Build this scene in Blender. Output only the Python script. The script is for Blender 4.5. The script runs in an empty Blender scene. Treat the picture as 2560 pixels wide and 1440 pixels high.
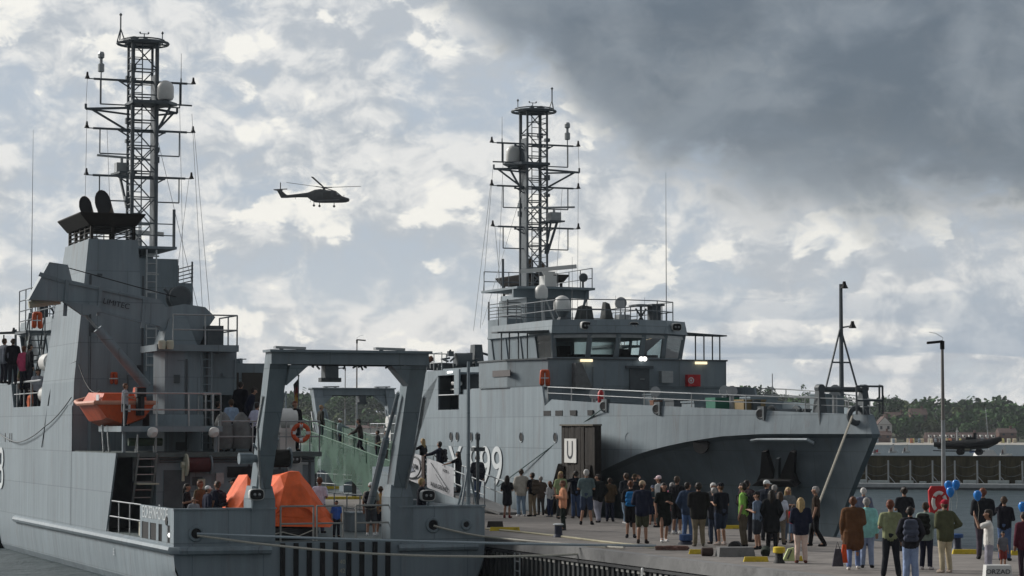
import bpy, bmesh, math, random
from mathutils import Vector, Matrix, Quaternion
R = math.radians
C = bpy.context.scene.collection
SC = bpy.context.scene

# ---------------------------------------------------------------- camera
H = 3.3                       # eye height over the quay (z = 0)
WATER = -1.5
FPX = 6000.0                  # focal length in photo pixels (2560 wide)
PIT = math.atan(350 / FPX)
cam = bpy.data.cameras.new('camera')
cam.sensor_width = 36
cam.lens = 36 * FPX / 2560
cam.clip_start = 0.5
cam.clip_end = 9000
co = bpy.data.objects.new('camera', cam)
C.objects.link(co)
co.location = (0, 0, H)
co.rotation_euler = (R(90) + PIT, 0, 0)
SC.camera = co

# ---------------------------------------------------------------- light
SC.view_settings.view_transform = 'Standard'
SC.view_settings.look = 'None'
SC.view_settings.gamma = 1
SC.view_settings.exposure = 0
TO_SUN = Vector((-0.76, 0.44, 0.46)).normalized()
sl = bpy.data.lights.new('sun', 'SUN')
sl.energy = 3.7
sl.angle = R(18)
sl.color = (1.0, 0.96, 0.9)
so = bpy.data.objects.new('sun', sl)
C.objects.link(so)
so.rotation_euler = (-TO_SUN).to_track_quat('-Z', 'Y').to_euler()
so.location = (-40, 0, 60)

# ---------------------------------------------------------------- sky: broken cumulus with one dark bank
def make_world():
    w = bpy.data.worlds.new('World')
    SC.world = w
    w.use_nodes = True
    w.cycles.sampling_method = 'MANUAL'; w.cycles.sample_map_resolution = 256
    nt = w.node_tree
    nt.nodes.clear()
    N = nt.nodes.new
    L = nt.links.new
    def M(op, a, b=None, c=None, clamp=False):
        n = N('ShaderNodeMath'); n.operation = op; n.use_clamp = clamp
        for i, x in enumerate((a, b, c)):
            if x is None: continue
            if isinstance(x, (int, float)): n.inputs[i].default_value = x
            else: L(x, n.inputs[i])
        return n.outputs[0]
    def SS(x, a, b):
        n = N('ShaderNodeMapRange'); n.interpolation_type = 'SMOOTHSTEP'
        L(x, n.inputs[0]); n.inputs[1].default_value = a; n.inputs[2].default_value = b
        return n.outputs[0]
    def MIX(f, a, b):
        n = N('ShaderNodeMix'); n.data_type = 'RGBA'
        if isinstance(f, (int, float)): n.inputs[0].default_value = f
        else: L(f, n.inputs[0])
        for i, x in ((6, a), (7, b)):
            if isinstance(x, tuple): n.inputs[i].default_value = (*x, 1)
            else: L(x, n.inputs[i])
        return n.outputs[2]
    tc = N('ShaderNodeTexCoord')
    nv = N('ShaderNodeVectorMath'); nv.operation = 'NORMALIZE'
    L(tc.outputs['Generated'], nv.inputs[0])
    sx = N('ShaderNodeSeparateXYZ'); L(nv.outputs[0], sx.inputs[0])
    az = M('ARCTAN2', sx.outputs[0], sx.outputs[1])
    el = M('ARCSINE', sx.outputs[2])
    def P(kx, ky, ox=0.0, oy=0.0):
        n = N('ShaderNodeCombineXYZ')
        L(M('MULTIPLY_ADD', az, kx, ox), n.inputs[0])
        L(M('MULTIPLY_ADD', el, ky, oy), n.inputs[1])
        return n.outputs[0]
    def NOI(p, detail=6, rough=0.55, dist=0.0, lac=2.0):
        n = N('ShaderNodeTexNoise'); n.noise_dimensions = '2D'
        L(p, n.inputs['Vector']); n.inputs['Scale'].default_value = 1
        n.inputs['Detail'].default_value = detail
        n.inputs['Roughness'].default_value = rough
        n.inputs['Distortion'].default_value = dist
        n.inputs['Lacunarity'].default_value = lac
        return n.outputs[0]
    def blob(a0, e0, ra, re):
        u = M('DIVIDE', M('SUBTRACT', az, a0), ra)
        v = M('DIVIDE', M('SUBTRACT', el, e0), re)
        d = M('ADD', M('MULTIPLY', u, u), M('MULTIPLY', v, v))
        return M('SUBTRACT', 1.0, d)
    sky = N('ShaderNodeTexSky'); sky.sky_type = 'NISHITA'; sky.sun_disc = False
    sky.sun_elevation = math.asin(TO_SUN.z)
    sky.sun_rotation = math.atan2(TO_SUN.x, TO_SUN.y)
    sky.air_density = 1.2; sky.dust_density = 2.0
    # thin pale cloud everywhere
    big = NOI(P(9, 15, 3.1, 1.7), 4, 0.5, 0.6)
    med = NOI(P(15, 25, 7.3, 2.2), 8, 0.56, 0.35)
    med2 = NOI(P(15, 25, 7.3 - 0.06, 2.2 + 0.24), 5, 0.56, 0.35)
    fine = NOI(P(62, 90, 1.3, 8.2), 6, 0.60, 0.3)
    strat = NOI(P(13, 85, 5.0, 0.4), 5, 0.5, 0.4)
    vo = N('ShaderNodeTexVoronoi'); vo.voronoi_dimensions = '2D'; vo.feature = 'F1'
    wv = N('ShaderNodeVectorMath'); wv.operation = 'ADD'; L(P(34, 50, 2.0, 1.0), wv.inputs[0])
    wn = N('ShaderNodeTexNoise'); wn.noise_dimensions = '2D'; wn.inputs['Scale'].default_value = 1; wn.inputs['Detail'].default_value = 4; L(P(45, 62, 4, 4), wn.inputs['Vector'])
    L(wn.outputs['Color'], wv.inputs[1]); L(wv.outputs[0], vo.inputs['Vector']); vo.inputs['Scale'].default_value = 1
    puff = M('SUBTRACT', 0.5, vo.outputs['Distance'])        # about -0.4 .. 0.5
    right = SS(az, -0.06, 0.08)
    lowm = M('MULTIPLY', SS(el, 0.085, 0.02), right)          # stratus bars towards the horizon on the right
    f0 = M('SUBTRACT', fine, 0.5)
    body = M('ADD', M('MULTIPLY', big, 0.45), M('MULTIPLY', med, 0.55))
    body = M('ADD', body, M('MULTIPLY', f0, 0.24))
    lit0 = M('ADD', M('SUBTRACT', med, med2), M('MULTIPLY', f0, 0.75))
    gap = MIX(SS(el, 0.0, 0.10), (0.58, 0.635, 0.675), (0.46, 0.53, 0.62))
    gap = MIX(M('MULTIPLY', SS(big, 0.50, 0.66), 0.6), gap, (0.40, 0.46, 0.54))
    soft = MIX(SS(lit0, -0.16, 0.18), (0.49, 0.53, 0.58), (0.82, 0.82, 0.81))
    veil = MIX(SS(body, 0.33, 0.52), gap, soft)
    # cumulus heads with crisp edges
    cb = M('ADD', M('MULTIPLY', M('SUBTRACT', med, 0.5), 0.9), M('MULTIPLY', puff, 0.36))
    cb = M('ADD', cb, M('MULTIPLY', f0, 0.30))
    B_ = None
    for px, py, rx, ry, k in ((1590, 665, 190, 105, 0.34), (1480, 715, 190, 80, 0.30), (1690, 720, 120, 50, 0.26), (770, 525, 210, 75, 0.27), (620, 780, 170, 100, 0.22), (1080, 660, 120, 40, 0.17), (1780, 620, 110, 60, 0.17), (560, 640, 90, 50, 0.14), (900, 330, 160, 60, 0.12), (300, 180, 200, 90, 0.12), (2300, 620, 160, 60, 0.2), (850, 700, 110, 60, 0.14),
                              (10, 60, 120, 110, 0.22), (650, 150, 420, 130, 0.12), (2100, 585, 420, 70, 0.17), (2480, 400, 190, 55, 0.16), (2080, 890, 160, 45, 0.20), (330, 560, 130, 70, 0.10),
                              (1150, 90, 130, 110, 0.13), (950, 410, 70, 28, 0.14), (2430, 760, 160, 50, 0.10)):
        b = M('MAXIMUM', blob((px - 1280) / 6000, (1070 - py) / 6000, rx / 6000, ry / 6000), 0.0)
        b = M('MULTIPLY', b, k)
        B_ = b if B_ is None else M('MAXIMUM', B_, b)
    cum = M('ADD', cb, B_)
    cm = SS(cum, 0.15, 0.235)
    lit1 = M('ADD', M('ADD', M('MULTIPLY', lit0, 0.9), M('MULTIPLY', puff, 0.30)), M('MULTIPLY', M('SUBTRACT', cum, 0.25), -0.35))
    cumc = MIX(SS(lit1, -0.14, 0.10), (0.56, 0.60, 0.65), (0.97, 0.95, 0.89))
    col = MIX(M('MULTIPLY', cm, 0.92), veil, cumc)
    # grey-blue bars low on the right
    bars = M('MULTIPLY', SS(strat, 0.43, 0.58), M('MULTIPLY', lowm, SS(el, 0.012, 0.03)))
    col = MIX(M('MULTIPLY', bars, 0.75), col, (0.33, 0.41, 0.51))
    # dark bank: upper right
    t1 = M('MULTIPLY_ADD', az, -0.80, 0.150)
    t1 = M('MAXIMUM', t1, M('MULTIPLY_ADD', az, -0.13, 0.106))
    edge = M('SUBTRACT', M('ADD', el, M('MULTIPLY', M('SUBTRACT', big, 0.5), 0.045)), t1)
    edge = M('ADD', edge, M('MULTIPLY', M('SUBTRACT', med, 0.5), 0.035))
    edge = M('ADD', edge, M('MULTIPLY', f0, 0.022))
    side = SS(M('ADD', az, M('MULTIPLY', M('SUBTRACT', med, 0.5), 0.06)), -0.075, 0.015)
    band = M('MULTIPLY', SS(edge, -0.010, 0.022), side)
    band = M('MULTIPLY', band, SS(az, 0.9, 0.5))
    darkc = MIX(SS(M('ADD', M('ADD', M('MULTIPLY', big, 0.6), M('MULTIPLY', med2, 0.4)), M('MULTIPLY', f0, 0.18)), 0.36, 0.66), (0.110, 0.142, 0.182), (0.225, 0.262, 0.305))
    darkc = MIX(M('MULTIPLY', SS(edge, 0.04, -0.005), 0.5), darkc, (0.33, 0.375, 0.43))
    col = MIX(M('MULTIPLY', band, 0.96), col, darkc)
    # unseen sky overhead and behind the viewer, dimmed to cut fill light
    behind = SS(M('ABSOLUTE', az), 0.9, 2.0)
    over = SS(el, 0.30, 0.75)
    shade = M('SUBTRACT', 1.0, M('MAXIMUM', M('MULTIPLY', behind, 0.64), M('MULTIPLY', over, 0.35)))
    vs = N('ShaderNodeVectorMath'); vs.operation = 'SCALE'; L(col, vs.inputs[0]); L(shade, vs.inputs['Scale']); col = vs.outputs[0]
    bg1 = N('ShaderNodeBackground'); L(sky.outputs[0], bg1.inputs[0]); bg1.inputs[1].default_value = 0.10
    bg2 = N('ShaderNodeBackground'); L(col, bg2.inputs[0]); bg2.inputs[1].default_value = 1.0
    mx = N('ShaderNodeMixShader'); mx.inputs[0].default_value = 0.93
    L(bg1.outputs[0], mx.inputs[1]); L(bg2.outputs[0], mx.inputs[2])
    out = N('ShaderNodeOutputWorld'); L(mx.outputs[0], out.inputs[0])
make_world()

# ---------------------------------------------------------------- materials
def lin(c):
    return tuple(((x / 255) / 12.92 if x / 255 <= 0.04045 else ((x / 255 + 0.055) / 1.055) ** 2.4) for x in c)
MATS = {}
def mat(name, col, rough=0.6, metal=0.0, var=0.12, scale=3.0, stretch=(1, 1, 1), bump=0.0, bscale=20.0, emit=0.0, spec=0.35, dark=None, dscale=1.0, seams=0.0, rust=0.0):
    """procedural paint / cloth / stone: base colour broken up by noise, optional streaks and bump"""
    if name in MATS: return MATS[name]
    m = bpy.data.materials.new(name); m.use_nodes = True
    nt = m.node_tree; N = nt.nodes.new; L = nt.links.new
    b = nt.nodes['Principled BSDF']
    b.inputs['Roughness'].default_value = rough
    b.inputs['Metallic'].default_value = metal
    b.inputs['Specular IOR Level'].default_value = spec
    tc = N('ShaderNodeTexCoord'); mp = N('ShaderNodeMapping'); L(tc.outputs['Object'], mp.inputs[0])
    mp.inputs['Scale'].default_value = stretch
    n = N('ShaderNodeTexNoise'); n.inputs['Scale'].default_value = scale; n.inputs['Detail'].default_value = 6; n.inputs['Roughness'].default_value = 0.6
    L(mp.outputs[0], n.inputs['Vector'])
    rp = N('ShaderNodeValToRGB')
    e = rp.color_ramp.elements
    e[0].position = 0.3; e[1].position = 0.7
    e[0].color = (*[max(0, c * (1 - var)) for c in col], 1); e[1].color = (*[min(1, c * (1 + var)) for c in col], 1)
    L(n.outputs[0], rp.inputs[0])
    src = rp.outputs[0]
    if dark:
        n3 = N('ShaderNodeTexNoise'); n3.inputs['Scale'].default_value = dscale; n3.inputs['Detail'].default_value = 8; n3.inputs['Roughness'].default_value = 0.7
        L(mp.outputs[0], n3.inputs['Vector'])
        mr = N('ShaderNodeMapRange'); mr.inputs[1].default_value = 0.55; mr.inputs[2].default_value = 0.75; L(n3.outputs[0], mr.inputs[0])
        mx = N('ShaderNodeMix'); mx.data_type = 'RGBA'; L(mr.outputs[0], mx.inputs[0]); L(src, mx.inputs[6]); mx.inputs[7].default_value = (*dark, 1)
        src = mx.outputs[2]
    if rust:
        n4 = N('ShaderNodeTexNoise'); n4.inputs['Scale'].default_value = 1.0; n4.inputs['Detail'].default_value = 9; n4.inputs['Roughness'].default_value = 0.75
        mp4 = N('ShaderNodeMapping'); L(tc.outputs['Object'], mp4.inputs[0]); mp4.inputs['Scale'].default_value = (3.0, 3.0, 0.35); L(mp4.outputs[0], n4.inputs['Vector'])
        mr4 = N('ShaderNodeMapRange'); mr4.inputs[1].default_value = 0.54; mr4.inputs[2].default_value = 0.74; mr4.inputs[4].default_value = rust; L(n4.outputs[0], mr4.inputs[0])
        mx4 = N('ShaderNodeMix'); mx4.data_type = 'RGBA'; L(mr4.outputs[0], mx4.inputs[0]); L(src, mx4.inputs[6]); mx4.inputs[7].default_value = (0.16, 0.10, 0.07, 1); src = mx4.outputs[2]
    sv = None
    if seams:      # welded plates: shallow grooves
        sp_ = N('ShaderNodeSeparateXYZ'); L(tc.outputs['Object'], sp_.inputs[0])
        ad = N('ShaderNodeMath'); ad.operation = 'ADD'; L(sp_.outputs[0], ad.inputs[0]); L(sp_.outputs[1], ad.inputs[1])
        cb_ = N('ShaderNodeCombineXYZ'); L(ad.outputs[0], cb_.inputs[0]); L(sp_.outputs[2], cb_.inputs[1])
        bk = N('ShaderNodeTexBrick'); bk.inputs['Scale'].default_value = 1.0; bk.inputs['Brick Width'].default_value = 2.1; bk.inputs['Row Height'].default_value = 1.25; bk.inputs['Mortar Size'].default_value = 0.022; bk.inputs['Mortar Smooth'].default_value = 0.6
        bk.inputs['Color1'].default_value = (1, 1, 1, 1); bk.inputs['Color2'].default_value = (0.84, 0.84, 0.85, 1); bk.inputs['Mortar'].default_value = (0.62, 0.62, 0.62, 1); L(cb_.outputs[0], bk.inputs['Vector'])
        mx5 = N('ShaderNodeMix'); mx5.data_type = 'RGBA'; mx5.blend_type = 'MULTIPLY'; mx5.inputs[0].default_value = seams; L(src, mx5.inputs[6]); L(bk.outputs['Color'], mx5.inputs[7]); src = mx5.outputs[2]
        sv = bk.outputs['Fac']
    L(src, b.inputs['Base Color'])
    if bump:
        n2 = N('ShaderNodeTexNoise'); n2.inputs['Scale'].default_value = bscale; n2.inputs['Detail'].default_value = 4
        L(tc.outputs['Object'], n2.inputs['Vector'])
        bp = N('ShaderNodeBump'); bp.inputs['Strength'].default_value = bump; bp.inputs['Distance'].default_value = 0.05
        L(n2.outputs[0], bp.inputs['Height']); L(bp.outputs[0], b.inputs['Normal'])
    if emit:
        b.inputs['Emission Color'].default_value = (*col, 1); b.inputs['Emission Strength'].default_value = emit
    MATS[name] = m
    return m
def glass_mat(name, tint, refl=0.12):
    m = bpy.data.materials.new(name); m.use_nodes = True
    nt = m.node_tree; nt.nodes.clear(); N = nt.nodes.new; L = nt.links.new
    t = N('ShaderNodeBsdfTransparent'); t.inputs[0].default_value = (*tint, 1)
    g = N('ShaderNodeBsdfGlossy'); g.inputs['Roughness'].default_value = 0.02
    f = N('ShaderNodeFresnel'); f.inputs[0].default_value = 1.5
    mx = N('ShaderNodeMixShader'); L(f.outputs[0], mx.inputs[0]); L(t.outputs[0], mx.inputs[1]); L(g.outputs[0], mx.inputs[2])
    o = N('ShaderNodeOutputMaterial'); L(mx.outputs[0], o.inputs[0])
    MATS[name] = m
    return m

HULLC = (0.255, 0.310, 0.345)
M_hull = mat('haze_grey_hull_paint', HULLC, 0.5, var=0.13, scale=2.2, stretch=(1.6, 1.6, 0.09), bump=0.35, bscale=1.1, seams=0.8, rust=0.45, dark=(0.185, 0.228, 0.255), dscale=0.9)
M_lowb = mat('slate_grey_lower_bow', (0.150, 0.190, 0.215), 0.55, var=0.12, scale=1.6, stretch=(1.2, 1.2, 0.15), bump=0.3, bscale=1.0, seams=0.6, rust=0.2)  # lower bow coloured darker than the hull above it
M_grey = mat('haze_grey_paint', (0.215, 0.265, 0.295), 0.5, var=0.10, scale=2.2, stretch=(1, 1, 0.3), bump=0.25, bscale=1.4, seams=0.8, rust=0.4, dark=(0.15, 0.185, 0.205), dscale=1.4)
M_dgrey = mat('dark_grey_paint', (0.075, 0.09, 0.10), 0.55, var=0.2, scale=3)
M_deck = mat('green_grey_deck_paint', (0.10, 0.125, 0.125), 0.75, var=0.2, scale=2, bump=0.1)
M_black = mat('black_rubber', (0.012, 0.013, 0.015), 0.7, var=0.3, scale=5)
M_soot = mat('soot_black_steel', (0.02, 0.018, 0.016), 0.8, var=0.3, scale=4)
M_rusty = mat('heat_browned_steel', (0.07, 0.045, 0.025), 0.6, var=0.5, scale=6, metal=0.3)
M_steel = mat('galvanised_steel', (0.35, 0.37, 0.38), 0.4, metal=0.6, var=0.15, scale=6)
M_mast = mat('mast_grey_paint', (0.10, 0.12, 0.135), 0.5, var=0.15, scale=4)
M_white = mat('white_gelcoat', (0.68, 0.68, 0.66), 0.4, var=0.05, scale=3)
M_cream = mat('cream_paint', (0.55, 0.53, 0.42), 0.5, var=0.1)
M_orange = mat('orange_boat_plastic', (0.52, 0.075, 0.014), 0.45, var=0.22, scale=3, dark=(0.30, 0.06, 0.02), dscale=3)
M_tent = mat('orange_raft_canopy', (0.85, 0.14, 0.035), 0.7, var=0.18, scale=3, bump=0.8, bscale=2.2)
M_red = mat('red_paint', (0.50, 0.025, 0.03), 0.45, var=0.15, scale=3)
M_dred = mat('dark_red_hose', (0.07, 0.012, 0.014), 0.7, var=0.3, scale=12)
M_yellow = mat('yellow_paint', (0.62, 0.46, 0.03), 0.55, var=0.18, scale=6, dark=(0.2, 0.15, 0.04), dscale=4)
M_blue = mat('blue_paint', (0.03, 0.08, 0.22), 0.5, var=0.2, scale=5)
M_rope = mat('pale_rope', (0.50, 0.48, 0.42), 0.9, var=0.15, scale=30)
M_ropeb = mat('bluish_rope', (0.34, 0.40, 0.44), 0.9, var=0.15, scale=30)
M_ropeg = mat('green_grey_rope', (0.10, 0.15, 0.15), 0.9, var=0.2, scale=30)
M_lamp = mat('lit_lamp_warm', (1.0, 0.80, 0.50), 0.5, emit=1.3)
M_lampw = mat('lit_lamp_white', (1.0, 0.97, 0.92), 0.5, emit=1.8)
M_lens = mat('grey_lens', (0.35, 0.36, 0.37), 0.15, var=0.1)
M_txt = mat('white_lettering', (0.62, 0.66, 0.68), 0.6, var=0.06)
M_txtd = mat('dark_lettering', (0.03, 0.035, 0.045), 0.6, var=0.1)
M_canvas = mat('grey_canvas', (0.16, 0.165, 0.165), 0.9, var=0.25, scale=4, bump=0.5, bscale=3)
M_canvasd = mat('dark_canvas', (0.06, 0.065, 0.065), 0.9, var=0.25, scale=4, bump=0.5, bscale=3)
M_rust = mat('rusty_gear', (0.16, 0.07, 0.04), 0.8, var=0.4, scale=8)
M_glass = glass_mat('wheelhouse_glass', (0.80, 0.88, 0.87))

# ---------------------------------------------------------------- mesh building
class MB:
    """collects simple shapes; ship=True reads points as (forward, starboard, up)"""
    def __init__(self, ship=False):
        self.v = []; self.f = []; self.ship = ship
    def add(self, vs, fs):
        o = len(self.v)
        self.v += [tuple(p) for p in vs]
        self.f += [tuple(i + o for i in f) for f in fs]
        return self
    def hexa(self, p):
        return self.add(p, [(0, 3, 2, 1), (4, 5, 6, 7), (0, 1, 5, 4), (1, 2, 6, 5), (2, 3, 7, 6), (3, 0, 4, 7)])
    def box(self, x0, x1, y0, y1, z0, z1):
        return self.hexa([(x0, y0, z0), (x1, y0, z0), (x1, y1, z0), (x0, y1, z0), (x0, y0, z1), (x1, y0, z1), (x1, y1, z1), (x0, y1, z1)])
    def ring(self, c, ax, r, n, ph=0.0):
        ax = Vector(ax).normalized()
        a = ax.orthogonal().normalized(); b = ax.cross(a)
        c = Vector(c)
        return [c + (a * math.cos(2 * math.pi * i / n + ph) + b * math.sin(2 * math.pi * i / n + ph)) * r for i in range(n)]
    def bar(self, p, q, r, n=6, r2=None):
        p = Vector(p); q = Vector(q)
        if (q - p).length < 1e-6: return self
        r2 = r if r2 is None else r2
        ax = q - p
        vs = self.ring(p, ax, r, n) + self.ring(q, ax, r2, n)
        fs = [(i, (i + 1) % n, n + (i + 1) % n, n + i) for i in range(n)] + [tuple(range(n - 1, -1, -1)), tuple(range(n, 2 * n))]
        return self.add(vs, fs)
    def beam(self, p, q, w, h, up=(0, 0, 1)):
        p = Vector(p); q = Vector(q); d = (q - p).normalized(); up = Vector(up)
        s = d.cross(up)
        if s.length < 1e-5: s = d.cross(Vector((1, 0, 0)))
        s.normalize(); t = s.cross(d).normalized()
        s *= w / 2; t *= h / 2
        return self.hexa([p - s - t, p + s - t, p + s + t, p - s + t, q - s - t, q + s - t, q + s + t, q - s + t])
    def tube(self, pts, r, n=6):
        pts = [Vector(p) for p in pts]
        rings = []
        for i, p in enumerate(pts):
            d = (pts[min(i + 1, len(pts) - 1)] - pts[max(i - 1, 0)]).normalized()
            up = Vector((0, 0, 1)) if abs(d.z) < 0.95 else Vector((1, 0, 0))
            a = d.cross(up).normalized(); b = a.cross(d)
            rr = r[i] if isinstance(r, (list, tuple)) else r
            rings.append([p + (a * math.cos(2 * math.pi * k / n) + b * math.sin(2 * math.pi * k / n)) * rr for k in range(n)])
        return self.loft(rings, True, True)
    def loft(self, rings, closed=True, caps=False):
        n = len(rings[0]); vs = [p for r in rings for p in r]; fs = []
        for i in range(len(rings) - 1):
            for k in range(n if closed else n - 1):
                fs.append((i * n + k, i * n + (k + 1) % n, (i + 1) * n + (k + 1) % n, (i + 1) * n + k))
        if caps:
            fs.append(tuple(range(n - 1, -1, -1))); fs.append(tuple((len(rings) - 1) * n + k for k in range(n)))
        return self.add(vs, fs)
    def prism(self, poly, ext):
        n = len(poly); e = Vector(ext)
        vs = [Vector(p) for p in poly] + [Vector(p) + e for p in poly]
        fs = [(i, (i + 1) % n, n + (i + 1) % n, n + i) for i in range(n)] + [tuple(range(n - 1, -1, -1)), tuple(range(n, 2 * n))]
        return self.add(vs, fs)
    def lathe(self, prof, c, ax=(0, 0, 1), n=16):
        ax = Vector(ax).normalized(); c = Vector(c)
        rings = [self.ring(c + ax * z, ax, max(r, 1e-4), n) for r, z in prof]
        return self.loft(rings, True, True)
    def sphere(self, c, r, n=12, sc=(1, 1, 1)):
        m = max(4, n // 2); c = Vector(c); rings = []
        for j in range(m + 1):
            t = math.pi * j / m; rr = max(math.sin(t), 1e-3)
            rings.append([c + Vector((math.cos(2 * math.pi * k / n) * rr * r * sc[0], math.sin(2 * math.pi * k / n) * rr * r * sc[1], -math.cos(t) * r * sc[2])) for k in range(n)])
        return self.loft(rings, True, True)
    def torus(self, c, ax, R0, r, n=24, m=8):
        ax = Vector(ax).normalized(); a = ax.orthogonal().normalized(); b = ax.cross(a); c = Vector(c); rings = []
        for i in range(n + 1):
            t = 2 * math.pi * i / n; d = a * math.cos(t) + b * math.sin(t)
            rings.append([c + d * (R0 + r * math.cos(2 * math.pi * k / m)) + ax * (r * math.sin(2 * math.pi * k / m)) for k in range(m)])
        return self.loft(rings, True, False)
    def quad(self, a, b, c, d): return self.add([a, b, c, d], [(0, 1, 2, 3)])
    def rail(self, pts, h=1.0, mids=1, r=0.022, post=1.4, skip_posts=False):
        pts = [Vector(p) for p in pts]; up = Vector((0, 0, h))
        for a, b in zip(pts, pts[1:]):
            for k in range(mids + 1):
                o = up * (1 - k / (mids + 1))
                self.bar(a + o, b + o, r)
            n = max(1, round((b - a).length / post))
            for i in range(n + 1):
                p = a.lerp(b, i / n); self.bar(p, p + up, r)
        return self
    def build(self, name, m, parent=None, smooth=False, loc=None):
        me = bpy.data.meshes.new(name)
        vs = [(p[0], -p[1], p[2]) for p in self.v] if self.ship else self.v
        me.from_pydata([tuple(p) for p in vs], [], self.f)
        bm = bmesh.new(); bm.from_mesh(me)
        bmesh.ops.recalc_face_normals(bm, faces=bm.faces)
        bm.to_mesh(me); bm.free()
        if smooth:
            me.shade_smooth()
            try: me.set_sharp_from_angle(angle=R(40))
            except Exception: pass
        me.materials.append(m)
        o = bpy.data.objects.new(name, me); C.objects.link(o)
        if parent is not None: o.parent = parent
        if loc is not None: o.location = loc
        return o
def S(): return MB(True)
def empty(name, loc=(0, 0, 0), rz=0.0):
    o = bpy.data.objects.new(name, None); C.objects.link(o); o.empty_display_size = 0.3
    o.location = loc; o.rotation_euler = (0, 0, rz); return o
def tag(o, label=None, cat=None, group=None, kind=None):
    if label: o['label'] = label
    if cat: o['category'] = cat
    if group: o['group'] = group
    if kind: o['kind'] = kind
    return o
def text(name, body, size, m, parent, origin, xdir, up, ship=False, ext=0.004, align='CENTER', sx=1.0):
    """lettering as real thin mesh standing on a surface"""
    cu = bpy.data.curves.new(name, 'FONT'); cu.body = body; cu.size = size; cu.extrude = ext; cu.align_x = align; cu.align_y = 'CENTER'
    t = bpy.data.objects.new(name, cu); C.objects.link(t)
    bpy.context.view_layer.update()
    me = bpy.data.meshes.new_from_object(t.evaluated_get(bpy.context.evaluated_depsgraph_get()))
    bpy.data.objects.remove(t); bpy.data.curves.remove(cu)
    f = (lambda p: Vector((p[0], -p[1], p[2]))) if ship else Vector
    X = f(xdir).normalized(); U = f(up).normalized(); Z = X.cross(U).normalized()
    mtx = Matrix((X * sx, U, Z)).transposed().to_4x4(); mtx.translation = f(origin)
    me.transform(mtx); me.materials.clear(); me.materials.append(m); me.name = name
    o = bpy.data.objects.new(name, me); C.objects.link(o)
    if parent is not None: o.parent = parent
    return o
def copy_tree(o, parent=None):
    c = o.copy(); C.objects.link(c)
    if parent is not None: c.parent = parent
    for ch in list(o.children): copy_tree(ch, c)
    return c

# ---------------------------------------------------------------- places measured in the photograph
A = R(21.5)                                       # the quay and both ships lie along this direction
U = Vector((-math.sin(A), math.cos(A), 0))        # along the quay, away from the camera
V = Vector((math.cos(A), math.sin(A), 0))         # across the quay, to the right
def ray(px, py):
    x = (px - 1280) / FPX; z = -(py - 720) / FPX
    c, s = math.cos(PIT), math.sin(PIT)
    return Vector((x, c - z * s, s + z * c))
def onz(px, py, z=0.0):
    d = ray(px, py); return Vector((0, 0, H)) + d * ((z - H) / d.z)
def ondepth(px, py, D):
    d = ray(px, py); return Vector((0, 0, H)) + d * (D / d.y)
# ================================================================ ground, quay, water
Q0 = Vector((6.96, 53.5, 0))
QW = 9.6
def Qp(t, o, z=0.0): return Q0 + U * t + V * o + Vector((0, 0, z))

def water_mat():
    m = bpy.data.materials.new('harbour_water'); m.use_nodes = True
    nt = m.node_tree; N = nt.nodes.new; L = nt.links.new; b = nt.nodes['Principled BSDF']
    b.inputs['Base Color'].default_value = (0.045, 0.065, 0.072, 1); b.inputs['Roughness'].default_value = 0.36
    b.inputs['IOR'].default_value = 1.33; b.inputs['Specular IOR Level'].default_value = 0.24
    tc = N('ShaderNodeTexCoord')
    def bump(sc, st, strength, dist, prev=None):
        mp = N('ShaderNodeMapping'); L(tc.outputs['Object'], mp.inputs[0]); mp.inputs['Scale'].default_value = st
        n = N('ShaderNodeTexNoise'); n.inputs['Scale'].default_value = sc; n.inputs['Detail'].default_value = 5; n.inputs['Roughness'].default_value = 0.6
        L(mp.outputs[0], n.inputs['Vector'])
        bp = N('ShaderNodeBump'); bp.inputs['Strength'].default_value = strength; bp.inputs['Distance'].default_value = dist
        L(n.outputs[0], bp.inputs['Height'])
        if prev: L(prev, bp.inputs['Normal'])
        return bp.outputs[0]
    a = bump(0.55, (0.7, 0.5, 1), 1.0, 0.55)
    a = bump(2.6, (0.8, 0.6, 1), 1.0, 0.13, a)
    L(a, b.inputs['Normal'])
    return m
o = MB().quad((-600, -60, WATER), (600, -60, WATER), (600, 705, WATER), (-600, 705, WATER)).build('water', water_mat())
tag(o, kind='structure')

M_asph = mat('worn_quay_asphalt', (0.215, 0.197, 0.183), 0.9, var=0.26, scale=1.3, bump=0.35, bscale=10, dark=(0.14, 0.128, 0.12), dscale=0.35)
M_conc = mat('old_concrete', (0.20, 0.20, 0.20), 0.85, var=0.2, scale=1.2, bump=0.25, bscale=8, dark=(0.10, 0.10, 0.10), dscale=1.5)
M_pile = mat('tarred_sheet_pile', (0.035, 0.04, 0.043), 0.6, var=0.35, scale=2, stretch=(1, 1, 0.2), dark=(0.09, 0.06, 0.04), dscale=2)
M_edge = mat('dark_quay_edge_steel', (0.05, 0.052, 0.055), 0.6, var=0.3)
b = MB()
ts = [-45 + i * 5 for i in range(46)]
g = []
P0, P1 = Qp(-45, 0.35), Qp(180, 0.35); P2, P3 = Qp(180, QW), Qp(-45, QW)
b.hexa([p + Vector((0, 0, -4)) for p in (P0, P1, P2, P3)] + [P0, P1, P2, P3])
o = b.build('quay', M_asph); tag(o, kind='structure')
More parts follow.
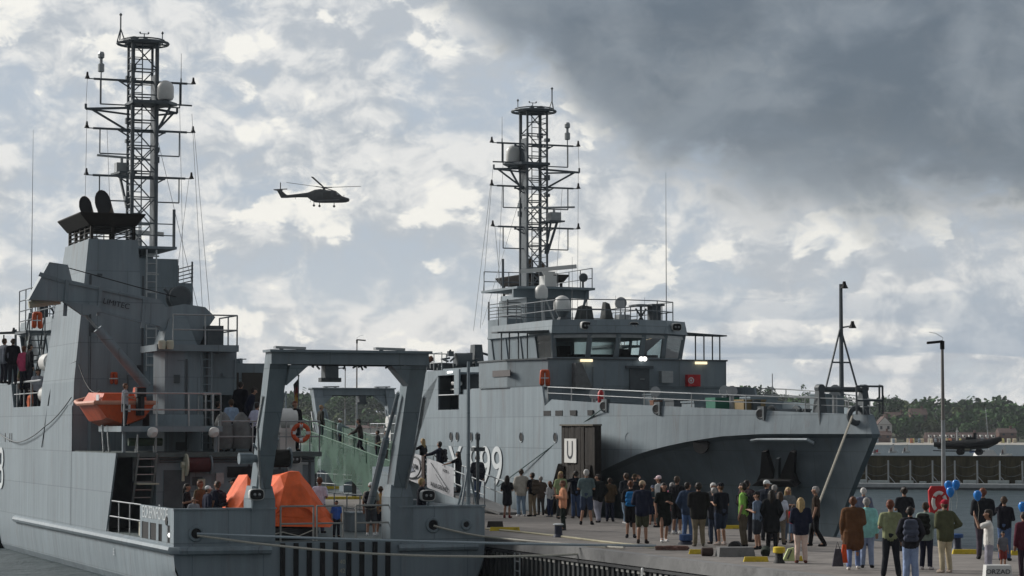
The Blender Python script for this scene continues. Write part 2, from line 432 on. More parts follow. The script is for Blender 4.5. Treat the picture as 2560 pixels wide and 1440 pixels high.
# concrete cap beam along the near edge, sheet piles below it
b = MB()
b.hexa([Qp(-45, 0, -0.30), Qp(180, 0, -0.30), Qp(180, 0.35, -0.30), Qp(-45, 0.35, -0.30), Qp(-45, 0, 0.012), Qp(180, 0, 0.012), Qp(180, 0.35, 0.012), Qp(-45, 0.35, 0.012)])
cap = b.build('quay_kerb', M_conc); tag(cap, kind='structure')
wall = empty('sheet_piling', Qp(0, 0.1, -0.3)); tag(wall, 'dark corrugated steel sheet pile wall under the near quay edge with white painted dashes', 'quay wall')
inv = lambda p: p - Qp(0, 0.1, -0.3)
b = MB(); wb = MB(); per = 0.34
prof = []
t = -6.0
while t < 60:
    for dt, of in ((0, 0.24), (0.05, 0.06), (0.19, 0.06), (0.24, 0.24)):
        prof.append((t + dt, of))
    if t < 32 and (int(t * 7.3) % 9) != 4:
        a_ = inv(Qp(t + 0.04, 0.035, -0.50)); c_ = inv(Qp(t + 0.20, 0.035, -0.50))
        wb.hexa([a_, c_, c_ + V * 0.02, a_ + V * 0.02] + [p + Vector((0, 0, 0.075)) for p in (a_, c_, c_ + V * 0.02, a_ + V * 0.02)])
    t += per
b.loft([[inv(Qp(t, o_, -0.31)) for t, o_ in prof], [inv(Qp(t, o_, -3.2)) for t, o_ in prof]], closed=False)
b.build('corrugated_sheet', M_pile, wall)
w_ = wb.build('white_dash', mat('worn_white_paint', (.36, .36, .34), .8, var=.3, scale=6), wall); w_['kind'] = 'stuff'
b = MB()
b.hexa([inv(Qp(-6, -0.02, -0.40)), inv(Qp(60, -0.02, -0.40)), inv(Qp(60, 0.06, -0.40)), inv(Qp(-6, 0.06, -0.40)), inv(Qp(-6, -0.02, -0.33)), inv(Qp(60, -0.02, -0.33)), inv(Qp(60, 0.06, -0.33)), inv(Qp(-6, 0.06, -0.33))])
b.build('steel_waler', M_edge, wall)
# ladder on the wall
b = MB()
for d in (0, 0.4):
    b.bar(inv(Qp(18.2 + d, -0.06, -0.35)), inv(Qp(18.2 + d, -0.06, -2.2)), 0.03)
for k in range(6): b.bar(inv(Qp(18.2, -0.06, -0.6 - k * 0.28)), inv(Qp(18.6, -0.06, -0.6 - k * 0.28)), 0.02)
b.build('ladder', M_steel, wall)
# far edge of the quay: low steel nosing
b = MB(); b.hexa([Qp(-45, QW, -0.3), Qp(180, QW, -0.3), Qp(180, QW + 0.12, -0.3), Qp(-45, QW + 0.12, -0.3), Qp(-45, QW, 0.008), Qp(180, QW, 0.008), Qp(180, QW + 0.12, 0.008), Qp(-45, QW + 0.12, 0.008)])
o = b.build('quay_kerb', M_edge); tag(o, kind='structure')

# ================================================================ breakwater, pontoon
BD = Vector((0.955, -0.296, 0)); BN = Vector((-0.296, -0.955, 0)); B0 = Vector((33, 189.6, 0))
def Bp(a, n, z): return B0 + BD * a + BN * n + Vector((0, 0, z))
def bbox(b, a0, a1, n0, n1, z0, z1):
    return b.hexa([Bp(a0, n0, z0), Bp(a1, n0, z0), Bp(a1, n1, z0), Bp(a0, n1, z0), Bp(a0, n0, z1), Bp(a1, n0, z1), Bp(a1, n1, z1), Bp(a0, n1, z1)])
M_wood = mat('wet_timber_wall', (0.058, 0.050, 0.026), 0.9, var=0.4, scale=1.5, stretch=(2.2, 2.2, 0.5), dark=(0.03, 0.033, 0.02), dscale=0.6, bump=0.3, bscale=3)
bw = empty('breakwater', Bp(0, 0, -1.5)); tag(bw, 'long dark timber breakwater wall across the harbour behind the floating pontoon', 'breakwater')
def brel(mb):
    o_ = Bp(0, 0, -1.5); mb.v = [tuple(Vector(p) - o_) for p in mb.v]; return mb
brel(bbox(MB(), -70, 60, 0, -5, -3, 1.05)).build('timber_wall', M_wood, bw)
b = MB()
for k in range(37):
    a_ = -70 + k * 3.6; bbox(b, a_, a_ + 0.22, 0.0, 0.10, -1.5, 0.98)
brel(b).build('timber_pile', M_wood, bw)['kind'] = 'stuff'
b = MB(); bbox(b, -70, 60, 0.05, -0.35, 1.05, 1.12); brel(b).build('coping', mat('coping_timber', (0.06, 0.056, 0.045), 0.9), bw)
pn = empty('floating_pontoon', Bp(0, 1.9, -1.5)); tag(pn, 'long low floating pontoon with pale deck lying in front of the breakwater', 'pontoon')
def prel(mb):
    o_ = Bp(0, 1.9, -1.5); mb.v = [tuple(Vector(p) - o_) for p in mb.v]; return mb
prel(bbox(MB(), -66, 55, 0.6, 2.8, -1.32, -1.02)).build('deck', mat('pale_pontoon_deck', (0.42, 0.44, 0.45), 0.8, var=0.15, scale=2), pn)
prel(bbox(MB(), -66, 55, 0.75, 2.65, -1.75, -1.33)).build('float', mat('grey_pontoon_float', (0.13, 0.15, 0.16), 0.6, var=0.3, scale=2), pn)
random.seed(4)
b = MB(); a_ = -25.0
while a_ < 20:
    l_ = random.choice((0.35, 0.5, 1.0, 1.6)); hh = random.choice((0.14, 0.2, 0.26))
    bbox(b, a_, a_ + l_, 0.8, 1.3, -1.02, -1.02 + hh); a_ += l_ + random.choice((0.15, 0.5, 0.9))
prel(b).build('deck_box', mat('pale_deck_box', (0.36, 0.40, 0.40), 0.7, var=0.2), pn)['kind'] = 'stuff'
for k in range(12):
    px = 2133 + k * 55 - 220
    a_ = (px - 2160) / 31.8 - 4.05
    t_ = empty('mooring_post', Bp(a_, 1.2, -1.02))
    tag(t_, 'slim pale steel post with slanted brace on the pontoon before the timber wall', 'post', 'pale posts along the pontoon')
    b = MB(); b.box(-0.055, 0.055, -0.05, 0.05, 0, 1.78); b.build('post', M_steel, t_)
    b = MB(); b.bar((0.05, 0, 0.55), (0.5, 0, 0.03), 0.03); b.build('brace', M_steel, t_)
    b = MB(); D2 = BD * 1.73
    for z0 in (1.55, 0.85):
        b.tube([D2 * (i / 8) + Vector((0, 0, z0 - 0.3 * (1 - (2 * i / 8 - 1) ** 2))) for i in range(9)], 0.014, 4)
    b.build('chain', M_dgrey, t_)

# ================================================================ far shore
M_hill = mat('far_meadow', (0.075, 0.085, 0.05), 1.0, var=0.25, scale=0.03)
M_beach = mat('pale_beach', (0.42, 0.40, 0.36), 1.0, var=0.2, scale=0.15)
b = MB()
xs = [-480 + i * 30 for i in range(33)]
random.seed(9)
def hillz(x, y):
    k = min(1, max(0, (y - 695) / 150)); return -1.45 + 0.5 * min(1, (y - 688) / 6) + (9.5 + 2.0 * math.sin(x * 0.021 + 1) - 0.006 * x) * (k * k * (3 - 2 * k))
rows = [[(x, y, hillz(x, y)) for x in xs] for y in (699, 703, 720, 740, 770, 800, 830, 860, 1000)]
b.loft(rows, closed=False)
o = b.build('hill', M_hill, smooth=True); tag(o, kind='structure')
b = MB(); b.loft([[(x, y, z) for x in xs] for y, z in ((684, -1.56), (690, -1.1), (700, -0.9))], closed=False)
o = b.build('beach', M_beach); tag(o, kind='structure')

def leaf_cloud(rng, lobes, n, size):
    """leaf clumps scattered through the crown's volume"""
    vs = []; fs = []
    tot = sum(l[3] ** 2 for l in lobes)
    for (cx, cy, cz, r, fz) in lobes:
        for _ in range(int(n * r * r / tot)):
            u_ = rng.uniform(-1, 1); t_ = rng.uniform(0, 2 * math.pi); q = math.sqrt(1 - u_ * u_)
            rr = r * (0.55 + 0.5 * rng.random() ** 0.6)
            c = Vector((cx + q * math.cos(t_) * rr, cy + q * math.sin(t_) * rr, cz + u_ * rr * fz))
            nrm = Vector((q * math.cos(t_) + rng.gauss(0, .5), q * math.sin(t_) + rng.gauss(0, .5), u_ + rng.gauss(0, .5))).normalized()
            a = nrm.orthogonal().normalized(); bb = nrm.cross(a); ph = rng.uniform(0, 6.28)
            s = size * rng.uniform(0.6, 1.3)
            o_ = len(vs)
            for k in range(5):
                an = ph + 2 * math.pi * k / 5; w = s * rng.uniform(0.6, 1.1)
                vs.append(c + (a * math.cos(an) + bb * math.sin(an)) * w)
            fs.append(tuple(range(o_, o_ + 5)))
    return vs, fs
def lobes_for(rng, kind, h, w):
    L_ = []
    if kind == 'round':
        L_.append((0, 0, h * 0.62, w * 0.40, 1.0))
        for k in range(9):
            t_ = rng.uniform(0, 6.28); rr = w * rng.uniform(0.18, 0.36)
            L_.append((math.cos(t_) * rr, math.sin(t_) * rr, h * rng.uniform(0.42, 0.82), w * rng.uniform(0.17, 0.27), 0.9))
    elif kind == 'cone':
        for k in range(6):
            L_.append((rng.uniform(-.05, .05) * w, rng.uniform(-.05, .05) * w, h * (0.22 + 0.14 * k), w * (0.40 - 0.06 * k), 1.1))
    else:
        for k in range(7):
            L_.append((rng.uniform(-.3, .3) * w, rng.uniform(-.3, .3) * w, h * rng.uniform(0.3, 0.8), w * rng.uniform(0.2, 0.32), 0.8))
    return L_
def leafm(name, c):
    return mat(name, c, 0.95, var=0.45, scale=0.35, spec=0.1)
LM = [leafm('dark_far_foliage', (0.042, 0.078, 0.036)), leafm('green_far_foliage', (0.058, 0.115, 0.042)), leafm('olive_far_foliage', (0.090, 0.120, 0.055))]
M_bark = mat('grey_bark', (0.06, 0.05, 0.04), 0.95)
rng = random.Random(21)
# the wood on the far hillside: nobody could count it
for mi in range(3):
    vs = []; fs = []
    for k in range(300):
        x = rng.uniform(-260, 260); y = 706 + rng.random() ** 0.8 * 140
        if rng.random() < 0.25 and x < 60: y = rng.uniform(800, 860)
        h = rng.uniform(5.2, 8.8) * (0.85 if mi == 2 else 1); w = h * rng.uniform(0.9, 1.35)
        if -75 < x < -20 and y < 780: h *= 0.6
        v_, f_ = leaf_cloud(rng, lobes_for(rng, rng.choice(('round', 'round', 'loose')), h, w), 170, w * 0.085)
        o_ = len(vs); base = Vector((x, y, hillz(x, y) - 0.3)); vs += [p + base for p in v_]; fs += [tuple(i + o_ for i in f) for f in f_]
    o = MB().add(vs, fs).build('wood', LM[mi]); tag(o, kind='stuff')
    o['label'] = ['dark belt of trees over the far shore', 'green belt of trees over the far shore', 'olive bushes over the far shore'][mi]; o['category'] = 'wood'
# trees one can tell apart on the skyline
def far_tree(px, ytop, D, w, kind, mi, label):
    base = ondepth(px, 1070, D); z0 = hillz(base.x, D) - 0.2
    ztop = ondepth(px, ytop, D).z; h = ztop - z0
    t_ = empty('tree', (base.x, D, z0)); tag(t_, label, 'tree', 'single trees on the far hill')
    v_, f_ = leaf_cloud(rng, lobes_for(rng, kind, h / 0.95, w), 520, w * 0.055)
    MB().add(v_, f_).build('crown', LM[mi], t_)
    b = MB(); b.bar((0, 0, 0), (0, 0, h * 0.6), w * 0.05, 7, w * 0.02)
    for k in range(4):
        an = k * 1.6; b.bar((0, 0, h * (0.3 + 0.07 * k)), (math.cos(an) * w * 0.25, math.sin(an) * w * 0.25, h * (0.55 + 0.05 * k)), w * 0.018, 5, w * 0.006)
    b.build('trunk', M_bark, t_)
for a_ in ((2240, 994, 742, 7.0, 'round', 0, 'big round dark tree on the skyline right of the bow'),
           (2198, 1009, 742, 4.5, 'round', 0, 'smaller round tree left of the big dome shaped tree on the skyline'),
           (2311, 1006, 760, 2.6, 'cone', 0, 'small pointed conifer on the skyline left of the lamp post'),
           (2405, 1018, 790, 6.0, 'round', 0, 'broad low tree crown on the skyline right of the lamp post'),
           (2505, 1022, 760, 4.6, 'cone', 0, 'pointed dark tree on the skyline near the right edge'),
           (1845, 956, 742, 6.0, 'round', 1, 'dark tree crown just right of the stepped bridge corner, over the bow railing'),
           (1912, 955, 742, 8.0, 'round', 0, 'wide dark tree crown by the thin pole over the bow railing'),
           (2013, 950, 742, 5.5, 'round', 1, 'rounded light green tree left of the bow mast'),
           (2262, 1056, 712, 6.0, 'round', 1, 'bright green round tree right of the white gabled house'),
           (2425, 1058, 712, 7.0, 'round', 1, 'fresh green tree above the long brick building'),
           (2545, 1060, 712, 6.5, 'round', 1, 'fresh green tree at the right edge above the far beach'),
           (860, 985, 770, 5.0, 'round', 0, 'dark tree on the ridge under the beam of the smaller gantry'),
           (985, 982, 770, 6.0, 'round', 0, 'dark tree on the ridge between the two gantries'),
           (1005, 1008, 760, 5.0, 'round', 1, 'lower tree on the ridge beside the big gantry leg')):
    far_tree(*a_)
# houses on the far shore
M_brick = mat('red_brick', (0.13, 0.075, 0.06), 0.9, var=0.2, scale=1.5)
M_tile = mat('brown_roof_tile', (0.12, 0.08, 0.07), 0.9, var=0.2, scale=1)
M_render = mat('white_render', (0.62, 0.62, 0.60), 0.9, var=0.05)
M_win = mat('dark_window', (0.03, 0.035, 0.045), 0.2)
def far_house(px, ybase, D, w, d, hw, hr, wallm, label, nwin, gable=False, dormers=0):
    p = ondepth(px, ybase, D)
    t_ = empty('house', p); tag(t_, label, 'house')
    MB().box(-w / 2, w / 2, 0, d, -3, hw).build('wall', wallm, t_)
    b = MB()
    if gable:
        b.prism([(-w / 2 - .2, -0.15, hw - .1), (w / 2 + .2, -0.15, hw - .1), (0, -0.15, hw + hr)], (0, d + .3, 0))
    else:
        b.prism([(-w / 2 - .2, -.3, hw), (-w / 2 - .2, d + .3, hw), (-w / 2 - .2, d / 2, hw + hr)], (w + .4, 0, 0))
    r_ = b.build('roof', M_tile, t_)
    if gable:
        MB().prism([(-w / 2 + .1, -0.18, hw), (w / 2 - .1, -0.18, hw), (0, -0.18, hw + hr - .25)], (0, 0.02, 0)).build('gable', wallm, t_)
    for k in range(nwin):
        x = -w / 2 + (k + .5) * w / nwin
        MB().box(x - .35, x + .35, -0.05, 0.02, hw * .35, hw * .8).build('window', M_win, t_)
    for k in range(dormers):
        x = -w / 2 + (k + .5) * w / dormers
        b = MB(); b.box(x - .42, x + .42, d * .02, d * .3, hw + hr * .18, hw + hr * .62); dm = b.build('dormer', M_render, t_)
        MB().box(x - .2, x + .2, d * .02 - .04, d * .02 + .01, hw + hr * .26, hw + hr * .52).build('pane', M_win, dm)
    MB().box(w * .2, w * .2 + .6, d * .4, d * .4 + .6, hw + hr * .4, hw + hr + .7).build('chimney', M_brick, r_)
far_house(2212, 1080, 706, 4.2, 7, 2.2, 2.4, M_render, 'white house with gable and brown roof just right of the bow', 2, True)
far_house(2243, 1052, 735, 7, 6, 0.8, 1.9, M_brick, 'house with long brown roof half hidden behind trees right of the bow', 3)
far_house(2298, 1046, 745, 5.0, 6, 1.2, 1.9, M_brick, 'brick house on the hilltop below the small conifer', 3)
far_house(2405, 1106, 700, 20, 7, 1.0, 1.9, M_brick, 'long low brick building with a row of white dormers behind the black boat', 12, False, 12)
far_house(2210, 1098, 701, 4.5, 5, 1.2, 1.2, M_brick, 'small red brick house by the beach below the white gabled house', 2)
far_house(2520, 1092, 702, 5, 5, 1.2, 1.3, M_brick, 'small brick house at the right edge behind the beach', 2)
far_house(890, 1075, 712, 16, 6, 0.6, 0.8, M_render, 'pale flat building on the far shore seen between the gantry legs', 6)
far_house(1012, 1020, 765, 5, 6, 2.2, 1.4, M_brick, 'brick house on the ridge beside the big gantry leg', 3)
# beach chairs and bathers as a crowd of specks
random.seed(3); grp = [(0.6, 0.5, 0.35), (0.5, 0.2, 0.1), (0.6, 0.58, 0.5), (0.25, 0.3, 0.35), (0.6, 0.55, 0.2)]
for mi, c in enumerate(grp):
    b = MB()
    for k in range(44):
        x = random.uniform(-90, 150); y = random.uniform(692, 698); s_ = random.uniform(.25, .5)
        b.hexa([(x - s_, y, -1.1), (x + s_, y, -1.1), (x + s_, y + .8, -1.1), (x - s_, y + .8, -1.1), (x - s_, y + .3, .0), (x + s_, y + .3, .0), (x + s_, y + .8, .3), (x - s_, y + .8, .3)])
    o = b.build('beach_chair', mat('beach_cloth_%d' % mi, c, 0.9)); tag(o, kind='stuff')
    o['label'] = 'far row of beach chairs on the sand'; o['category'] = 'beach chairs'
# ================================================================ the two sister ships
SHIPS = {'L': (Vector((-5.24, 70.56, 0)), U, V), 'R': (Vector((-8.39, 132.6, 0)), -U, -V)}
def sp(k, px, py, s=None, w=None, z=None):
    """a photo point on a plane of the ship -> (forward, starboard, up)"""
    o_, f, r = SHIPS[k]; d = ray(px, py); c = Vector((0, 0, H))
    if s is not None: n, val = f, s
    elif w is not None: n, val = r, w
    else: n, val = Vector((0, 0, 1)), z
    kk = (val - (c - o_).dot(n)) / d.dot(n); p = c + d * kk - o_
    return Vector((p.dot(f), p.dot(r), p.z))
def sw(k, p):
    """ship point -> world"""
    o_, f, r = SHIPS[k]; return o_ + f * p[0] + r * p[1] + Vector((0, 0, p[2]))
HW = 4.75
def hbT(s): return HW if s <= 40 else max(0.13, HW * max(0.0, 1 - ((s - 40) / 15.9) ** 1.8))
def hbW(s): return 4.62 if s <= 29.9 else max(0.05, 4.62 * (1 - ((s - 29.9) / 22.5) ** 1.35)) if s < 52.4 else 0.05
ZK = [(30, -1.45), (34, -1.2), (36, -0.75), (38, -0.1), (40, 0.62), (42, 1.25), (44, 1.85), (46, 2.4), (48, 2.75), (50, 3.0), (52, 3.1), (58, 3.1)]
def zk(s):
    for (a, za), (b, zb) in zip(ZK, ZK[1:]):
        if s <= b: return za + (zb - za) * max(0, (s - a)) / (b - a)
    return 3.1
def ztop(s): return 4.1 if s < 38.5 else 4.45 - 0.7 * (s - 38.5) / 17.2

def build_ship(k):
    o_, f, r = SHIPS[k]
    root = empty('naval_ship', o_, math.atan2(f.y, f.x))
    dz = 0.0 if k == 'L' else -0.8
    B = lambda mb, name, m=M_grey, par=None, smooth=False: mb.build(name, m, par or root, smooth)
    # ---------------- hull shell
    b = S(); lb_ = S()
    for sg in (1, -1):
        st = []; lo_ = []
        aft = [(0, 0.0), (4.5, 0.0), (9.2, 0.0)]
        ztp = lambda s: (0.0 if s < 9.2 else 2.5 if s < 15 else 4.1) if sg < 0 else (0.0 if s < 22.5 else 4.1)
        ss = [0, 0.5, 2, 4.5, 9.19, 9.2, 12, 14.99, 15, 18, 22.49, 22.5, 26, 29.9]
        for s in ss:
            cut = max(0.0, 1 - s / 1.2)
            w_ = 4.62 if s > 2 else 4.45 + 0.17 * s / 2
            st.append([(s, 0, -2.6), (s, sg * 3.2, -2.6), (s, sg * (w_ - 0.25), -1.75), (s, sg * w_, -1.3), (s, sg * 4.70, -0.8), (s, sg * 4.72, -0.6), (s, sg * 4.74, -0.4), (s, sg * HW, -0.2), (s, sg * HW, ztp(s))])
        b.loft(st, closed=False); st = []
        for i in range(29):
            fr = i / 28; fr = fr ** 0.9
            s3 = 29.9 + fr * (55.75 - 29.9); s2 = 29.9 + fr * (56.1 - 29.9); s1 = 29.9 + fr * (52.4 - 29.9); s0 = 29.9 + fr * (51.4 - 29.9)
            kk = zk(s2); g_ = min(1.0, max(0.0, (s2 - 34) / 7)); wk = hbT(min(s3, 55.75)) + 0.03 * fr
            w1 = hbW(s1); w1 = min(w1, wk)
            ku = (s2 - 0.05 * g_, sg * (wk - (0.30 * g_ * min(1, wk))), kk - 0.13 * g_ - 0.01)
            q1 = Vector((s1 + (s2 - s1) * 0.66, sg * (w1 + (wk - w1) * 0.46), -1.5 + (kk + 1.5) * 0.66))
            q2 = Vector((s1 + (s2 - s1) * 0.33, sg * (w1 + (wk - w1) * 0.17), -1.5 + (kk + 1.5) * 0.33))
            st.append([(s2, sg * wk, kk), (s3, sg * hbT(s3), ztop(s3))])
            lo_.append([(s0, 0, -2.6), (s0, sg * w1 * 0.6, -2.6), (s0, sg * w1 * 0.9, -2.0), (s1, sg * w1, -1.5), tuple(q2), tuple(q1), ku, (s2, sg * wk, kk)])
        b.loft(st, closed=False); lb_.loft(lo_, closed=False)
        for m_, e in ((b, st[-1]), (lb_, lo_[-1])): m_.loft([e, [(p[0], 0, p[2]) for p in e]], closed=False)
    t0 = [(0, 0, -2.6), (0, 3.2, -2.6), (0, 4.2, -1.75), (0, 4.45, -1.3), (0, 4.72, -0.6), (0, HW, -0.2), (0, HW, 0.0)]
    b.add(t0 + [(p[0], -p[1], p[2]) for p in reversed(t0)], [tuple(range(14))])
    hull = B(b, 'hull', M_hull, None, True)
    hull.data.set_sharp_from_angle(angle=R(11))
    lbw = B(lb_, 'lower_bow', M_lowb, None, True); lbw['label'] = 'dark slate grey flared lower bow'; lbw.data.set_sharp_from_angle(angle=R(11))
    # port casing side plating, slanted panel at its aft end
    b = S()
    b.prism([(7.8, -HW - 0.003, 2.5), (9.2, -HW - 0.003, 2.5), (9.2, -HW - 0.003, -0.02)], (0, 0.06, 0))
    B(b, 'side_plate', M_hull)
    b = S()    # starboard plating round the boarding opening
    ST = lambda pts: b.prism([(s, HW, z) for s, z in pts], (0, -0.08, 0))
    ST([(20.6, 0.0), (22.5, 0.0), (22.5, 4.1), (26.0, 4.1), (26.0, 5.62), (23.6, 5.62)])
    ST([(28.65, 4.1), (31.6, 4.1), (31.6, 4.98), (30.2, 4.98), (29.7, 4.75), (28.65, 4.75)])
    ST([(28.05, 4.75), (28.65, 4.75), (28.65, 5.85), (28.05, 5.85)])
    ST([(24.0, 5.62), (28.05, 5.62), (28.05, 5.85), (24.0, 5.85)])
    ST([(31.6, 4.1), (38.5, 4.1), (38.2, 4.95), (31.6, 4.95)])
    B(b, 'side_plate', M_hull)
    b = S()    # port plating forward of its opening
    b.prism([(s, -HW, z) for s, z in [(26.6, 4.1), (38.5, 4.1), (38.2, 4.95), (32, 5.2), (27.3, 5.2)]], (0, 0.08, 0))
    B(b, 'side_plate', M_hull)
    # ---------------- decks
    b = S(); b.prism([(0.06, -4.7, -0.03), (0.06, 4.7, -0.03), (23, 4.7, -0.03), (23, -4.7, -0.03)], (0, 0, -0.05)); B(b, 'main_deck', M_deck)
    b = S(); pl = [(36, 4.66), (40, 4.66)] + [(s, hbT(s) - 0.09) for s in (42, 44, 46, 48, 50, 52, 54, 55.5)]
    b.prism([(s, w_, 3.1) for s, w_ in pl] + [(s, -w_, 3.1) for s, w_ in reversed(pl)], (0, 0, -0.06)); B(b, 'fore_deck', M_deck)
    # ---------------- stern bulwarks
    b = S()
    b.box(0.0, 0.09, -HW, -1.75, 0.0, 0.95)
    b.box(0.09, 4.35, -HW, -HW + 0.09, 0.50, 0.99)
    for a_, c_ in ((0.09, 0.45), (0.75, 1.45), (1.9, 2.2), (3.0, 3.2), (4.1, 4.35)): b.box(a_, c_, -HW, -HW + 0.09, 0.0, 0.50)
    b.box(-0.04, 0.14, -HW - 0.02, -1.72, 0.95, 1.0); B(b, 'stern_bulwark', M_hull)
    b = S(); b.box(0.0, 0.09, 2.05, 4.66, 0.0, 0.95); b.box(0.0, 6.0, 4.66, HW, 0.0, 0.93); b.box(-0.04, 0.14, 2.03, HW + 0.02, 0.95, 1.0); B(b, 'stern_bulwark', M_hull)
    b = S(); b.box(0.5, 2.0, -HW + 0.02, -HW + 0.05, 0.0, 0.5); b.box(1.45, 4.1, -HW + 0.02, -HW + 0.05, 0.0, 0.5); B(b, 'freeing_port', M_black)
    # rubbing strake
    b = S(); b.tube([(25.8, -HW - 0.02, -0.19), (0.1, -HW - 0.02, -0.19), (-0.08, -HW + 0.14, -0.2), (-0.08, -1.9, -0.22)], 0.13, 8); B(b, 'rubbing_strake', M_hull, None, True)
    b = S(); b.tube([(-0.06, 2.0, -0.24), (-0.06, 4.5, -0.24)], 0.11, 8); B(b, 'rubbing_strake', M_hull, None, True)
    for i in range(9):
        w_ = -1.53 + i * 0.402; b = S(); b.box(-0.06, 0.0, w_ - 0.07, w_ + 0.07, -1.25, -0.04); B(b, 'fender_strip', M_black)
    if k == 'L':
        text('draught_mark', '40', 0.18, M_cream, root, (-0.012, 0.29, -0.62), (0, 1, 0), (0, 0, 1), True)
        text('draught_mark', '42', 0.18, M_cream, root, (-0.012, 0.29, -0.88), (0, 1, 0), (0, 0, 1), True)
    # fairleads in the stern bulwark
    for w_, z_ in ((-4.1, 0.28), (3.1, 0.42), (4.15, 0.42)):
        rr = 0.19 if w_ < 4 else 0.13
        b = S(); b.torus((-0.02, w_, z_), (1, 0, 0), rr, 0.05, 20, 6); fl = B(b, 'fairlead', M_grey, None, True)
        b = S(); b.lathe([(rr, -0.02), (rr, 0.02)], (-0.01, w_, z_), (1, 0, 0), 16); B(b, 'hole', M_black, fl)
    b = S(); b.lathe([(0.13, -0.02), (0.13, 0.02)], (0.85, -HW - 0.005, 0.62), (0, 1, 0), 14); B(b, 'fairlead', M_black)
    if k == 'L':
        text('port_of_registry', 'ECKERNFÖRDE', 0.52, M_txt, root, (2.35, -HW - 0.006, 0.78), (-1, 0, 0), (0, 0, 1), True, sx=0.92)
        b = S(); b.sphere((0.62, -HW + 0.05, 0.22), 0.075, 10); B(b, 'deck_lamp', M_lampw)
        b = S(); b.box(4.9, 5.6, -4.5, -4.1, 0.0, 0.42); B(b, 'white_box', M_cream)
        text('load_mark', 'E', 0.3, M_txt, root, (8.0, -HW - 0.005, -0.62), (-1, 0, 0), (0, 0, 1), True)
    # rails on the after deck
    b = S(); b.rail([(4.4, -4.7, 0), (9.1, -4.7, 0)], 0.98, 1, 0.022, 1.5); B(b, 'guard_rail', M_steel)
    b = S()
    for w0, w1 in ((-1.55, -0.55), (-0.45, 0.35), (0.75, 2.0)):
        b.rail([(0.15, w0, 0.0), (0.15, w1, 0.0)], 1.02, 1, 0.028, 0.9)
    B(b, 'guard_rail', mat('worn_rail_paint', (0.34, 0.34, 0.32), 0.5))
    b = S(); b.rail([(6.0, 4.7, 0), (21, 4.7, 0)], 0.98, 1, 0.022, 1.5); B(b, 'guard_rail', M_steel)
    # ---------------- stern gantry
    b = S()
    zt, zb = 5.52, 1.55
    def gl(w_, sgn):
        b.hexa([(0.05, w_ - 0.22, zb), (0.05, w_ + 0.22, zb), (0.70, w_ + 0.22, zb), (0.70, w_ - 0.22, zb),
                (-1.70, w_ - 0.27, zt), (-1.70, w_ + 0.27, zt), (-1.10, w_ + 0.27, zt), (-1.10, w_ - 0.27, zt)])
        # haunch
        b.prism([(-1.10, w_ - sgn * 0.30, 5.10), (-1.10, w_ - sgn * 0.86, 5.10), (-0.88, w_ - sgn * 0.26, 4.52)], (-0.55, 0, 0))
    gl(-2.10, -1); gl(2.10, 1)
    b.box(-1.68, -1.12, -2.37, 2.37, 5.12, 5.46); b.box(-1.80, -1.00, -2.44, 2.44, 5.46, 5.53)
    ga = B(b, 'stern_gantry', M_grey)
    b = S(); b.box(-1.6, -1.2, -0.75, -0.35, 4.72, 5.08); b.box(-1.55, -1.25, -0.85, -0.25, 4.62, 4.74); B(b, 'block', M_dgrey, ga)
    for w_ in (-1.75, 1.25):
        b = S(); b.beam((-1.4, w_ - .45, 5.60), (-1.4, w_ + .45, 5.58), 0.24, 0.07); b.box(-1.45, -1.35, w_ - .3, w_ - .2, 5.5, 5.62); b.box(-1.45, -1.35, w_ + .2, w_ + .3, 5.5, 5.62); B(b, 'light_bar', M_steel, ga)
    random.seed(5)
    b = S()
    for i in range(14):
        w_ = random.uniform(-1.6, 1.6); b.bar((-1.4, w_, 5.08), (-1.4, w_ + random.uniform(-.1, .1), 5.08 - random.uniform(.03, .13)), 0.03, 5)
    b.bar((-1.4, -1.7, 5.10), (-1.4, 1.7, 5.10), .025, 5)
    B(b, 'cable_run', M_dgrey, ga)
    for sg, w_ in ((-1, -2.12), (1, 2.12)):
        b = S(); b.box(-0.02, 0.8, w_ - 0.36, w_ + 0.36, -0.02, 1.25); b.hexa([(0.0, w_ - .36, 1.25), (0, w_ + .36, 1.25), (0.8, w_ + .36, 1.25), (0.8, w_ - .36, 1.25), (0.1, w_ - .3, 1.62), (0.1, w_ + .3, 1.62), (0.7, w_ + .3, 1.62), (0.7, w_ - .3, 1.62)])
        B(b, 'gantry_foot', M_grey)
        b = S(); b.bar((1.6, w_ + sg * -0.45, 1.0), (0.2, w_ - sg * 0.42, 3.0), 0.11, 8); b.bar((0.2, w_ - sg * 0.42, 3.0), (-0.75, w_ - sg * 0.38, 4.3), 0.06, 8); B(b, 'ram', M_grey, ga)
        b = S(); b.bar((-0.08, w_ + sg * 0.1, 1.5), (-0.6, w_ + sg * 0.34, 3.3), 0.035); b.bar((-0.6, w_ + sg * .34, 3.3), (-1.1, w_ + sg * .32, 4.2), 0.05); B(b, 'hydraulic_pipe', M_steel, ga)
    # winch carried on the port gantry leg
    b = S(); b.bar((0.0, -2.85, 2.42), (0.0, -2.45, 2.42), 0.17, 12); b.bar((0, -2.45, 2.42), (0, -2.15, 2.42), 0.12, 10); b.bar((0.0, -2.25, 2.35), (-.05, -2.2, 1.55), 0.08, 8); b.box(-.15, .15, -2.2, -1.95, 2.1, 2.75); b.bar((0, -2.2, 2.5), (-0.1, -2.45, 2.85), 0.03); wi = B(b, 'winch', M_grey, None, True)
    b = S(); b.bar((0, -1.85, 2.42), (0, -1.38, 2.42), 0.26, 14); B(b, 'drum', M_soot, wi, True)
